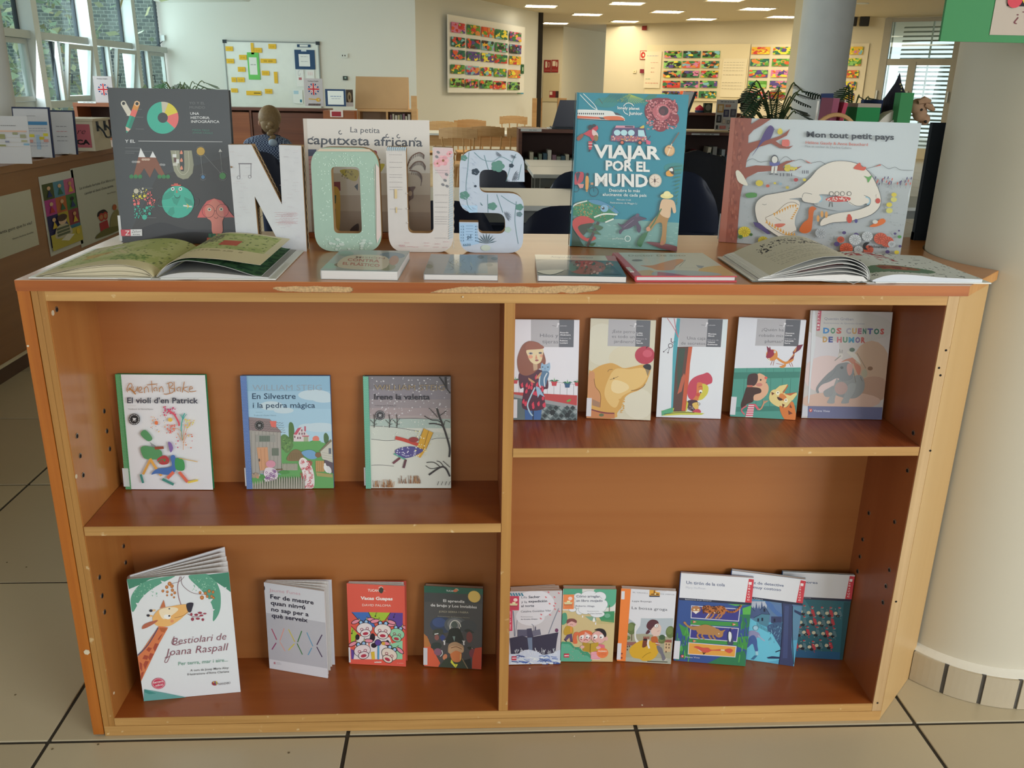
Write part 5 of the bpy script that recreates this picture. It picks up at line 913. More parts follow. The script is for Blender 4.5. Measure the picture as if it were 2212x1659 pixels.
# books standing on the worktop
def art_info(W, H):
 a = Art(W, H, [(108,48),(1315,60),(1365,1522),(262,1507)], '3c4043')
 a.poly([(600,900),(1360,700),(1370,1530),(300,1530)], '373737'); a.poly([(300,1450),(560,1340),(700,1335),(900,1390),(1360,1400),(1370,1530),(262,1520)], '27282b', True)
 BG = '3c4043'
 def pen(p, q, w1, cols):
  p, q = Vector(p), Vector(q); d = (q-p).normalized(); n = Vector((-d.y, d.x))*w1
  for t0, t1, c in cols: A, B = p+(q-p)*t0, p+(q-p)*t1; a.poly([tuple(A+n), tuple(B+n), tuple(B-n), tuple(A-n)], c); a.poly([tuple(A+n*.2), tuple(B+n*.2), tuple(B-n), tuple(A-n)], c if c != '1f9a80' else '2b7f6c')
 pen((270,205),(345,330), 26, [(0,.82, 'c6c1b4')]); a.poly([(300,320),(345,330),(352,285)], 'd0ccc0'); a.ell(270,203,27,27, 'c6c1b4'); a.ell(271,203,16,16, '26282a')
 pen((404,205),(315,450), 28, [(0,.25, 'd08a3c'),(.25,.55, 'd86a62'),(.5,.98, '1f9a80')]); a.poly([(292,428),(342,452),(302,492)], 'd8b0a0'); a.poly([(297,465),(318,475),(302,492)], '1f9a80'); a.poly([(376,215),(380,185),(404,175),(430,188),(432,215),(405,235)], 'd8b58c'); a.ell(404,204,16,16, '26282a')
 cx_, cy2, ro, ri = 658,340,156,50
 def wedge(t0, t1, c):
  P = [(cx_+ro*math.cos(math.radians(t)), cy2+ro*math.sin(math.radians(t))) for t in [t0+(t1-t0)*k/16 for k in range(17)]]+[(cx_+ri*math.cos(math.radians(t)), cy2+ri*math.sin(math.radians(t))) for t in [t1+(t0-t1)*k/16 for k in range(17)]]; a.poly(P, c)
 wedge(41,156, '3aa892'); wedge(150,265, '3aa892'); wedge(265,291, 'bdb8a6'); wedge(291,341, 'cfc23c'); wedge(341,401, 'd96a68')
 a.text('YO Y EL', 922,207,1076,26, '6a6e70', 0.0); a.text('MUNDO', 924,250,1078,26, '6a6e70', 0.0); a.text('UNA', 930,310,1018,26, 'd0d2d4', 0.01); a.text('HISTORIA', 934,350,1120,26, 'd0d2d4', 0.01); a.text('INFOGRÁFICA', 938,388,1218,26, 'd0d2d4', 0.01); a.text('MIREIA TRIUS', 948,466,1116,18, '3f7a68', 0.0,469); a.text('JOANA CASALS', 950,491,1148,18, '3f7a68', 0.0,495)
 a.text('Y EL', 288,583,387,30, 'd0d2d4', 0.012); a.line([(418,567),(1242,570)], 5, 'b8babc')
 for x0, y0, x1 in ((290,632,440),(290,663,560),(290,680,380),(390,258,452),(395,335,465),(390,450,475),(475,1010,560),(480,1283,590)): a.line([(x0, y0),(x1, y0+2)], 2, '85898a')
 a.poly([(418,720),(440,632),(488,722)], 'd6d8da'); a.poly([(530,722),(558,664),(592,726)], 'd6d8da'); a.poly([(418,720),(590,724),(685,905),(630,905),(575,822),(530,915),(475,825),(425,905),(370,905)], '7d4c36')
 for x, y in ((370,765),(395,765),(420,765),(465,742),(490,742),(515,742),(640,790),(665,792)): a.ell(x, y, 17,11, 'b8a090' if 400 < x < 530 else '85888a')
 for x in (352,394,436,624,665,706): a.ell(x, 904,20,20, '2f7a48'); a.line([(x, 912),(x, 930)], 4, '5a4030')
 rr = [(732,655),(820,655),(822,790),(832,850),(860,852),(866,790),(862,655),(940,655),(958,790),(945,870),(900,920),(850,928),(800,905),(765,850),(750,780)]; a.poly(rr, '8f907c'); a.line([(778,660),(790,800),(815,860),(855,885),(900,850),(912,780),(905,660)], 3, 'c9c9b8', True)
 for y in (675,748,822): a.poly([(838, y-22),(852, y+8),(838, y+16),(824, y+8)], 'd88a70', True)
 a.rect(752,690,790,720, 'd0d2d0'); a.rect(785,738,815,778, 'd0d2d0'); a.rect(766,725,788,765, '5a3a3a'); a.rect(755,775,800,800, 'c2c2b8')
 for p in ([(1028,700),(1045,905)], [(1060,695),(1238,890)], [(1220,670),(1237,890)]): a.line(p, 4, '85898a')
 a.ell(1028,662,40,40, 'bd9a3c'); a.ell(1046,906,18,18, '4f80ae'); a.ell(1237,895,32,32, '3a8a3c'); a.poly([(1203,668),(1238,665),(1218,638)], 'c9cbcc')
 for (x, y, r) in ((1028,662,48),(1046,906,30),(1237,895,42)): a.arc(x, y, r, 30,150,2, '8a8c8c'); a.arc(x, y, r, 210,330,2, '8a8c8c')
 g = random.Random(12); pts = []
 for _ in range(900):
  t = g.random(); x = g.uniform(355,578); y = g.uniform(1012,1285); r = g.choice([24,14,10,7,5,4]); u_ = (x-357)/220; v_ = (y-1012)/272
  if u_ > 1-abs(v_-.5)**3*4 or u_ < 0.04+v_*.1 or (0.34 < u_ < 0.62 and 0.38 < v_ < 0.68) or r > 14 and g.random() < 0.5: continue
  if any((x-p[0])**2+(y-p[1])**2 < (r+p[2]+1)**2 for p in pts): continue
  pts.append((x, y, r)); a.ell(x, y, r, r, ('b9b4a0' if v_ < .16 and u_ < .5 else 'cfc23c' if v_ < .36 and u_ < .66 else 'd96a68' if v_ < .6 else '3aa892'), 0,12)
 a.ell(802,1137,156,150, '3aa892'); 
 for p in ([(700,1050),(780,1000),(760,1080),(720,1110),(650,1120),(655,1080)], [(740,1100),(830,1090),(790,1170),(760,1150)], [(720,1200),(760,1180),(770,1240),(740,1270),(700,1240)], [(860,1090),(930,1120),(950,1170),(900,1160),(870,1130)]): a.poly(p, '2f927e')
 a.rect(738,978,833,990, 'c65a4c'); a.rect(765,966,805,980, 'c65a4c'); a.poly([(790,1018),(800,1052),(785,1055)], 'c0604c')
 for x in (753,826): a.ell(x, 1018,17,17, 'd6dcd8'); a.ell(x, 1018,8,8, '26302f')
 a.arc(796,1075,27,0,180,5, '23403a'); a.line([(600,1140),(612,1110),(640,1095)], 3, '5a5f60', True); a.line([(612,1165),(640,1180),(850,1185)], 3, '5fb09e', True); a.line([(960,1100),(1000,1115),(995,1160),(960,1180)], 3, '5a5f60', True)
 a.line([(852,1172),(935,1182)], 14, 'd0d4d0'); a.poly([(880,1150),(910,1175),(885,1205),(895,1178)], 'cfb43c')
 SK = 'd98070'
 a.poly([(1040,1180),(1080,1130),(1150,1105),(1220,1125),(1265,1175),(1300,1230),(1342,1280),(1240,1280),(1080,1282),(985,1282),(1010,1230)], 'd35f5c'); a.poly([(1060,1200),(1100,1150),(1150,1110),(1200,1145),(1235,1200),(1240,1280),(1225,1320),(1220,1420),(1130,1425),(1118,1320),(1075,1280)], SK, True)
 for x, y in ((1103,1207),(1217,1205)): a.ell(x, y, 18,16, 'dcd8c8'); a.ell(x, y, 9,9, '2b2424')
 a.ring(1092,1222,60,5, '7a302e'); a.ring(1228,1218,60,5, '7a302e'); a.line([(1152,1220),(1168,1220)], 5, '7a302e'); a.arc(1166,1270,19,10,170,5, '8a3a34'); a.line([(1166,1235),(1166,1255)], 3, 'b05a50')
 a.rect(1090,1428,1275,1470, '2b6a4a'); a.poly([(1075,1465),(1290,1465),(1300,1520),(1068,1518)], 'bd5a44')
 for x in (1115,1160,1205,1250): a.rect(x, 1430, x+16,1495, '1f4f3c' if x % 2 else 'bd5a44')
 a.poly([(255,1392),(348,1390),(350,1450),(262,1450)], 'c03a48'); a.poly([(348,1390),(458,1388),(460,1448),(350,1450)], 'd6d8d8'); a.text('Z', 297,1443,340,44, 'e6dcd8', 0.01); a.text('Zahorí', 358,1420,447,24, '3a3c40', -0.005,1418,.25); a.text('BOOKS', 372,1442,438,12, '3a3c40', 0.01)
 return a
book("big dark grey infographic picture book with bright shapes for letters", (.043,.362), -1.7,.240,.306,.014,5.0, art_info(.240,.306), '34373a', '3a4a42', z=ZT, sticker=(0.002,.003,.055, 'd9dcdc'))
def art_travel(W, H):
 a = Art(W, H, [(540,98),(1620,106),(1490,1592),(474,1542)], '237f92')
 a.poly([(474,1250),(860,1290),(1520,1330),(1490,1592),(474,1542)], '6d9a94'); g = random.Random(4)
 for _ in range(60): x, y = g.uniform(700,1480), g.uniform(1330,1560); a.line([(x, y),(x+g.uniform(20,45), y+2)], 4, '8fb3ac')
 for x0, y0, n, c, dx in ((740,160,10, '3f6a48', 24),(1000,110,12, '7a9a4c', 0),(1180,150,9, '3f7a5c', 14),(1400,780,9, '3f6a54', 0)): a.ell(x0+80, y0+30,110,50, '2f7f80')
 for k in range(15): a.line([(860+k*14,110),(780+k*16,190)], 6, '3f7a62' if k % 2 else '2f7070'); a.line([(1040,108),(920+k*22,180-abs(k-7)*5+30)], 4, '9ab04c')
 for k in range(8): a.line([(1240+k*10,110),(1160+k*12,180)], 7, '3a7a6c')
 for k in range(8): a.line([(760,165),(745+k*6,150+k*8)], 3, '5a5a40')
 for p in ([(570,118),(680,230),(735,262)], [(600,108),(700,205),(735,262)]): a.line(p, 6, 'd0dcdc', True)
 a.poly([(505,265),(830,268),(900,285),(960,310),(998,350),(940,365),(505,345)], 'd3d5d2', True); a.poly([(505,318),(760,330),(800,350),(505,342)], 'c8603f'); a.poly([(800,325),(930,320),(985,340),(995,355),(940,362),(810,352)], 'd0693f', True); a.poly([(745,330),(790,332),(810,352),(770,350)], '4a4a4c'); a.poly([(890,282),(930,290),(975,318),(910,308)], '3f4850'); a.line([(505,347),(850,362),(990,362)], 8, '3c4448')
 for k in range(14): a.ell(545+k*19,299,6,9, '3f454a')
 a.text('lonely planet', 928,252,1140,28, 'dfe6e6', 0.02,258); a.arc(1035,245,52,200,335,6, 'dfe6e6'); a.arc(1035,250,52,95,170,6, 'dfe6e6'); a.text('Junior', 1035,305,1168,32, 'dfe6e6', 0.02,307)
 F = '7e2f3a'
 for x, y, rx, ry in ((1330,200,110,60),(1250,270,62,90),(1440,240,75,80),(1460,340,62,70),(1340,400,72,66),(1390,180,70,40)): a.ell(x, y, rx, ry, F)
 a.dots(230,1205,160,1500,440,7, ['c8888c', 'b9686c'], 3,1.3); a.ell(1350,278,84,84, 'ae5a62'); a.ell(1368,268,66,62, 'bd6a70'); a.dots(30,1300,215,1400,350,4, ['d09a9c'], 5); a.ell(1372,265,48,46, '3f2a30'); a.ell(1362,272,24,28, '5a3038')
 R_ = 'b53a48'
 a.poly([(665,450),(735,410),(745,440),(720,470),(735,530),(690,560),(665,520),(600,492)], R_); a.poly([(690,450),(735,480),(740,520),(690,500)], 'd3b8b4', True); a.ell(668,430,20,24, '2d2d33'); a.ell(705,412,16,14, '2d2d33'); a.poly([(650,560),(690,560),(680,640),(655,640)], R_); a.poly([(540,530),(590,490),(605,510),(560,558)], '8a4a34', True); a.ell(722,530,22,30, '8a6a3c')
 for y in (580,610): a.line([(650, y),(690, y)], 6, 'd8c0b8')
 a.line([(665,640),(655,660)], 14, '2d2d33'); a.line([(690,560),(720,580)], 10, '2d2d33')
 a.poly([(880,460),(900,425),(1190,430),(1200,480),(1215,560),(1060,570),(865,560)], '4a3f68'); a.poly([(865,505),(1210,515),(1210,560),(865,555)], '9a5a68'); a.dots(80,870,510,1205,556,6, ['d8c0b8', '3f6a8a', 'c85a6a', 'd8a05a'], 6)
 for x in (925,990,1060): a.ell(x, 478,32,28, 'a9d0d8')
 a.poly([(1125,450),(1180,452),(1195,515),(1125,510)], 'a9d0d8'); a.poly([(915,410),(1090,412),(1090,432),(905,432)], 'c88a9c'); a.line([(1000,420),(1080,422)], 12, '3a2c44'); a.poly([(1140,430),(1180,405),(1180,432)], 'd0b04c', True); a.line([(1205,560),(1245,505)], 7, '3a3a5c'); a.poly([(1200,540),(1248,560),(1240,590),(1205,585)], 'c85a78')
 for x in (972,1142): a.ell(x, 570,24,24, '2d2838'); a.ell(x, 570,14,14, 'd0694c')
 a.text('VIAJAR', 702,712,1338,122, 'dcdcd8', 0.035,727); a.text('POR EL', 815,832,1235,92, 'dcdcd8', 0.035,845); a.text('MUND', 712,978,1218,118, 'dcdcd8', 0.035,990)
 a.ell(1288,930,62,64, 'b5b0a0'); a.ell(1288,930,54,56, 'd3c7b8')
 for t in range(6): a.line([(1283,930),(1283+44*math.cos(t*1.05+.5), 930+44*math.sin(t*1.05+.5))], 3, '8a4a3c')
 a.ell(1283,930,8,20, '3a2a24')
 a.text('Descubre lo más', 848,1035,1140,28, 'd6dedc', 0.012,1040); a.text('alucinante de cada país', 785,1074,1203,28, 'd6dedc', 0.012,1083); a.text('Malcolm Croft', 920,1116,1055,15, 'c2d0d0', 0.004,1121); a.text('Ilustraciones de Maggie Li', 858,1145,1112,17, 'c2d0d0', 0.004,1155)
 a.line([(1435,600),(1520,470)], 12, '6a5a50'); a.ell(1428,645,50,54, 'b98f62'); a.ell(1428,642,42,45, 'd0aa7c'); a.line([(1405,690),(1450,580)], 8, 'dccfb8'); a.line([(1408,615),(1448,622)], 5, '8a3c34')
 a.poly([(1420,830),(1450,800),(1465,820),(1460,885),(1400,885),(1392,850)], 'd0953c', True); a.poly([(1440,800),(1462,810),(1468,870),(1440,860),(1425,830)], '2a2d30', True); a.poly([(1420,825),(1450,810),(1458,840),(1430,838)], 'd8dcd8', True)
 for k in range(11): a.line([(1545-k*5,790+k*34),(1465+k*2,800+k*36)], 9, '3f7a5c' if k % 2 else '2f6a60')
 a.poly([(525,870),(560,850),(605,860),(600,930),(565,960),(520,965)], 'b0404c', True); a.poly([(530,865),(560,850),(575,860),(545,950)], '2f3a4c'); a.ell(642,875,13,16, '2d2a30'); a.poly([(625,900),(650,895),(655,950),(645,1030),(625,1020)], 'd0954c', True); a.ring(700,1038,44,6, '2a3c48'); a.ring(528,1008,32,5, '2a3c48'); a.line([(560,1000),(640,1025),(690,960),(700,1038)], 5, '2a3c48'); a.rect(672,950,698,972, 'b98a6c'); a.poly([(545,960),(610,965),(600,1000),(570,1005)], 'c98a84')
 a.poly([(480,1250),(510,1170),(560,1130),(650,1120),(720,1130),(830,1160),(910,1205),(940,1235),(910,1260),(860,1300),(780,1320),(700,1300),(620,1290),(560,1260)], '2f7a54', True); a.poly([(650,1118),(740,1115),(850,1160),(940,1230),(900,1235),(820,1180),(700,1150)], '4c86a8', True); a.dots(110,520,1150,690,1270,6, ['a8884c', '5a9a6c'], 8); a.dots(50,700,1170,900,1300,5, ['a8884c', '5a9a6c'], 9); a.line([(485,1240),(520,1160),(640,1122)], 12, 'c9d4cc', True)
 a.ell(802,1192,38,34, '7aa8c4'); a.ell(790,1190,14,13, '26303a'); a.ell(786,1184,5,5, 'e8eceA'); a.line([(705,1275),(800,1245),(925,1250)], 14, 'd6dcd2', True); a.line([(810,1322),(890,1290)], 13, 'd6dcd2')
 a.poly([(500,1350),(520,1290),(600,1262),(700,1300),(690,1330),(600,1340),(565,1360),(580,1420),(640,1470),(700,1450),(720,1480),(640,1500),(560,1450)], 'b5413c', True); a.poly([(480,1360),(560,1470),(610,1545),(475,1540)], '27402f'); a.poly([(555,1360),(690,1330),(640,1400),(600,1440)], '34402f', True); a.line([(745,1320),(700,1420),(640,1545)], 26, '4a3a34')
 for p in ([(700,1340),(790,1370),(740,1400)], [(640,1380),(700,1400),(660,1420)], [(700,1420),(770,1440),(720,1400)], [(660,1530),(720,1510),(690,1545)]): a.poly(p, '3c5f3f', True)
 a.poly([(925,1330),(975,1345),(1030,1300),(1090,1260),(1150,1270),(1205,1290),(1150,1305),(1120,1320),(1150,1370),(1135,1420),(1110,1400),(1100,1350),(1040,1380),(985,1395),(950,1435),(940,1400),(970,1380)], '4c4055', True); a.line([(985,1370),(1080,1300)], 4, '8a7a90'); a.poly([(1095,1265),(1110,1240),(1135,1250),(1120,1275)], '5a4a60', True)
 a.ring(1022,1475,26,6, 'd0dcd8'); a.text('geoPlaneta', 878,1480,982,18, 'b9ccc8', 0.004,1482)
 a.poly([(1197,1508),(1330,1515),(1490,1550),(1490,1592),(1350,1570)], '6d3c40', True)
 a.poly([(1340,1230),(1420,1250),(1400,1330),(1390,1440),(1380,1520),(1330,1530),(1350,1420),(1345,1330),(1290,1340),(1240,1400),(1200,1400),(1240,1330)], 'a07840', True); a.poly([(1345,1120),(1400,1105),(1465,1125),(1485,1220),(1460,1235),(1440,1180),(1420,1280),(1330,1240)], 'ccad8a', True); a.ell(1398,1075,62,26, 'd8cd8a'); a.ell(1400,1055,34,26, 'dfd69a')
 a.line([(1345,1195),(1270,1330),(1200,1430)], 13, '3f6a44'); a.poly([(1185,1420),(1210,1430),(1170,1510),(1145,1555),(1110,1520),(1140,1460)], '356a42', True); a.ell(1218,1385,20,22, 'c08a6c'); a.line([(1360,1500),(1340,1530)], 24, 'a86a4c')
 a.poly([(540,98),(556,98),(492,1542),(474,1542)], '1c6c7e')
 return a
t3 = book("teal travel picture book with white train, red flower and large white title", (.981,.366), -12.5,.226,.312,.017,4.5, art_travel(.226,.312), '2a8fa6', '2b93a8', z=ZT)
sp = Art(.017,.312, [(0,0),(100,0),(100,1000),(0,1000)], '2f93a6'); 
for k, ch_ in enumerate('VIAJAR POR EL MUNDO'): sp.text(ch_, 30,330+k*20,75,10, '1c3c48', 0.02) if ch_ != ' ' else None
sp.rect(0,790,100,985, 'b0a696'); sp.build(t3, 'spine_print', loc=(-0.0035,0.0172,0), rot=(0,0,-PI/2))
def art_dinosaur(W, H):
 a = Art(W, H, [(195,98),(1920,148),(1725,1350),(85,1220)], 'b9c2c6')
 a.poly([(330,640),(450,600),(560,590),(700,600),(860,640),(1000,560),(1400,560),(1600,700),(1850,640),(1800,800),(1725,1350),(85,1220),(280,720)], 'a4abae', True); g = random.Random(11)
 for _ in range(420): x, y = g.uniform(300,1780), g.uniform(640,1290); a.ell(x, y, 5,4, g.choice(['969ea2', 'b0b7ba', '8f979b']), 0,5)
 a.line([(330,500),(390,470),(460,500),(540,490),(620,500),(690,450),(760,490),(830,475),(900,510),(1000,495),(1050,520)], 3, '4f5558', True); a.line([(1420,560),(1500,540),(1550,520),(1620,560),(1680,545),(1730,570),(1840,575)], 3, '4f5558', True); a.poly([(860,478),(930,515),(890,505)], 'bf6250'); a.poly([(1490,545),(1545,520),(1555,530)], 'bf6250')
 TR = '8c4a38'
 a.poly([(195,98),(385,100),(375,160),(460,100),(560,108),(470,170),(400,210),(355,260),(352,330),(480,295),(560,290),(650,260),(730,200),(700,260),(600,310),(640,340),(700,365),(760,350),(720,380),(640,375),(560,330),(430,370),(370,420),(340,480),(328,550),(420,530),(560,535),(640,520),(700,490),(780,482),(690,520),(660,548),(760,560),(840,535),(780,575),(700,580),(560,580),(440,590),(340,640),(300,720),(280,820),(265,1000),(250,1240),(85,1220),(130,800)], TR)
 for _ in range(120): t = g.random(); x = 200+130*g.random()-t*90; y = 120+1080*t; a.ell(x, y, 10,20, g.choice(['96523e', '804030', '9c5a46']), 0,7)
 a.poly([(195,98),(235,98),(150,1225),(85,1220)], 'a0604e')
 a.poly([(390,440),(440,360),(470,290),(510,210),(550,168),(585,195),(575,240),(550,290),(500,310),(450,360),(400,430)], '4c3c76', True); a.line([(583,200),(593,205)], 5, '55585c')
 a.ell(640,225,24,26, 'c9b83c'); a.ell(640,207,14,14, 'cdbd48'); a.poly([(660,305),(670,298),(720,300),(720,355),(660,352)], 'cf6a60', True)
 a.ell(590,480,34,46, '4a4d54'); a.ell(592,478,26,32, 'cfcfc9'); a.poly([(545,495),(590,510),(640,495),(635,525),(590,540),(548,528)], '5a5c96'); a.poly([(565,540),(590,535),(580,600),(560,600)], 'cfcfc9'); a.poly([(595,535),(620,535),(610,600),(590,600)], 'cfcfc9'); a.line([(545,610),(575,605)], 10, '55585c'); a.line([(595,610),(622,612)], 10, '55585c')
 a.dots(16,695,535,790,570,14, ['c9b83c', 'bdb040'], 5)
 a.poly([(240,590),(265,575),(300,610),(330,660),(350,710),(310,705),(260,670)], 'd6d2c2', True)
 a.text('Mon tout petit pays', 880,272,1670,52, '2e343c', 0.026,298); a.text('Hélène Gaudy & Anne Beauchard', 872,334,1434,26, 'c0685a', 0.008,354); a.text('Mise en couleur de Charline Collette', 866,364,1286,20, '858c92', 0.0,382)
 D = 'd3cdc2'; dn = [(780,740),(900,650),(1000,550),(1130,492),(1280,495),(1400,545),(1490,650),(1550,800),(1545,900),(1480,970),(1380,1010),(1250,1040),(1120,1050),(1015,1080),(1030,1020),(1150,970),(1290,950),(1400,920),(1450,880),(1300,880),(1260,830),(1150,800),(1000,790),(950,870),(860,850),(830,820),(720,830),(800,850),(815,900),(780,990),(770,1060),(782,1120),(720,1165),(640,1180),(540,1120),(450,1060),(415,960),(425,870),(500,800),(600,780)]
 a.poly(dn, '55585a', True); a.poly([(x+(4 if x < 1000 else -4), y+(4 if y < 850 else -4)) for x, y in dn], D, True)
 a.poly([(1000,800),(1100,830),(1260,860),(1420,900),(1400,900),(1200,940),(1100,930),(980,900),(950,870)], 'a4abae', True); a.ell(930,830,92,44, D); a.ell(1340,840,90,56, D); a.arc(990,830,30,300,440,12, '8fb4c4'); a.arc(1420,850,34,260,440,14, '8fb4c4')
 a.line([(840,820),(860,780),(930,790)], 4, '55585a', True); a.line([(980,880),(860,860),(835,830)], 4, '55585a', True); a.line([(1265,860),(1330,895),(1440,895),(1455,830),(1400,800)], 4, '55585a', True)
 a.poly([(510,1000),(600,960),(690,880),(760,862),(810,890),(795,960),(740,1020),(640,1020),(560,1010)], 'd6d0c4', True); a.line([(510,1002),(600,958),(690,880),(760,862),(812,890)], 4, '6a5a48', True); a.line([(510,1005),(540,1070),(620,1130),(700,1158),(780,1120)], 4, '6a5a48', True)
 for k in range(9): x, y = 590+k*24,962-k*12+max(0, k-6)*10; a.poly([(x-11, y),(x+11, y-4),(x+2, y+30)], 'cf9a4c')
 for k in range(6): x, y = 805-k*10,920+k*18; a.poly([(x, y-9),(x, y+9),(x-24, y)], 'cf9a4c')
 for k in range(11): x, y = 520+k*25,1040+k*15-max(0, k-7)*12; a.poly([(x-10, y+12),(x+12, y+16),(x+4, y-22)], 'cf9a4c')
 a.poly([(590,1065),(640,1055),(690,1060),(660,1085),(620,1090)], 'c8705c', True); a.line([(480,880),(500,888),(520,880)], 3, '55585a'); a.line([(600,1000),(650,1030)], 3, '55585a')
 a.poly([(900,930),(930,900),(970,920),(945,950),(935,1040),(920,1120),(860,1145),(815,1115),(850,1050),(895,1010)], 'c2622c', True)
 for x, y in ((1020,970),(1060,975),(985,1010)): a.ell(x, y, 13,30, 'cf9a5c')
 a.poly([(1060,830),(1150,810),(1270,820),(1260,850),(1160,860),(1070,850)], 'bf4a44', True); a.dots(40,1070,820,1260,850,5, ['dccfc8'], 4)
 for x in (1105,1155,1205,1265): a.ring(x, 785,19,4, '4a4a4a'); a.ell(x, 787,15,15, 'd3cdc2')
 a.line([(1095,860),(1085,905)], 6, '4a4a4a'); a.line([(1110,860),(1115,905)], 6, '4a4a4a')
 a.poly([(1310,545),(1360,505),(1380,540),(1418,545),(1400,575),(1350,570),(1310,560)], 'c4523c', True); a.poly([(1400,625),(1440,635),(1472,620),(1455,660),(1435,685),(1425,650)], '5a9a50', True); a.ell(1525,850,22,24, 'b9483c'); a.ell(1527,805,18,16, 'd6d0c4')
 a.ell(1268,1015,24,36, 'bf4a3c'); a.ell(1266,985,15,15, 'bf4a3c'); a.ell(1328,1032,14,18, '4c4a86'); a.poly([(1450,1080),(1500,1050),(1560,1010),(1595,1030),(1570,1060),(1500,1085)], 'cf6a30', True); a.ell(1500,1040,24,18, 'c6c6c0')
 g2 = random.Random(3)
 for _ in range(26): x, y = g2.uniform(1480,1830), g2.uniform(640,700); a.ell(x, y, 5,14, g2.choice(['4a3c6a', '4a3c6a', 'bf5a4c']), .3,7); a.line([(x, y+10),(x-5, y+38)], 2, '5a6068')
 for x in (645,672,705,722,745,845,862,880,893): y = 600 if x < 800 else 575; a.line([(x, y),(x, y+28)], 6, '3f3a50')
 for x, y, r, c in ((455,690,34, 'c9b83c'),(380,800,0, ''),(530,715,17, 'bf5a44'),(595,690,12, 'c9b83c'),(645,697,15, '8aa4b4'),(707,730,16, 'b9a84c'),(785,660,20, 'a83c3c'),(862,660,16, 'c9b83c'),(1670,795,24, 'c9b83c'),(1668,838,28, 'c2bd68'),(1627,885,26, 'c9b83c'),(1628,938,30, 'c2bd68'),(1715,1120,9, '4c4070'),(1680,1146,13, '4c4070'),(1720,1175,18, '4f8a4a'),(1725,1260,14, '4c4070'),(1612,1310,20, '4c4070'),(1695,1315,22, 'c9b83c'),(1220,1138,18, '4c4070'),(1328,1158,24, '4c4070'),(1155,1240,26, '4c4070')):
  if r: a.ell(x, y, r, r*.8, c)
 a.poly([(330,790),(380,775),(430,785),(425,815),(350,822)], '4f8a4a', True)
 def bloom(x, y, r, c, l):
  a.ell(x, y, r, r*.85, c); 
  for k in range(12): t = k*PI/6; a.line([(x+r*.15*math.cos(t), y+r*.13*math.sin(t)),(x+r*.92*math.cos(t), y+r*.78*math.sin(t))], 3, l)
 bloom(320,1130,56, 'cdb92e', '7a6a10'); bloom(285,1175,22, '5a8a48', '34502c'); bloom(380,1155,16, '5a8a48', '34502c'); bloom(490,1210,46, 'bfae3c', '6a5e14'); bloom(1430,1170,50, 'b9bfc2', '6a7074'); bloom(1320,1200,56, 'b9bfc2', '6a7074'); bloom(1240,1280,60, 'c0583c', '6a2a1c'); bloom(1550,1190,62, 'bf5a44', '6a2a1c'); bloom(1610,1220,58, 'bf5a44', '6a2a1c'); bloom(1440,1290,46, 'bf5a44', '6a2a1c'); bloom(1190,1200,34, 'bf5a44', '6a2a1c'); bloom(1350,1290,40, 'b9bfc2', '6a7074'); bloom(1010,1140,50, 'aab0b4', '5c6266'); bloom(1650,1240,34, 'b9bfc2', '6a7074')
 a.poly([(400,1040),(460,1050),(520,1100),(560,1150),(530,1150),(470,1110),(420,1080)], '4c4070'); a.poly([(1390,1250),(1410,1225),(1450,1225),(1430,1245),(1415,1265),(1430,1290),(1400,1285)], '1f2226', True); a.text('ambourakis', 1440,1270,1605,26, '1f2226', 0.006,1280,.2)
 return a
book("wide pale picture book with a brown tree trunk and a sleeping white dinosaur", (1.326,.443), -25.0,.376,.266,.010,2.0, art_dinosaur(.376,.266), 'dadccf', 'a0604e', z=ZT, sticker=(-0.001,.006,.062, 'd0d4d6'))
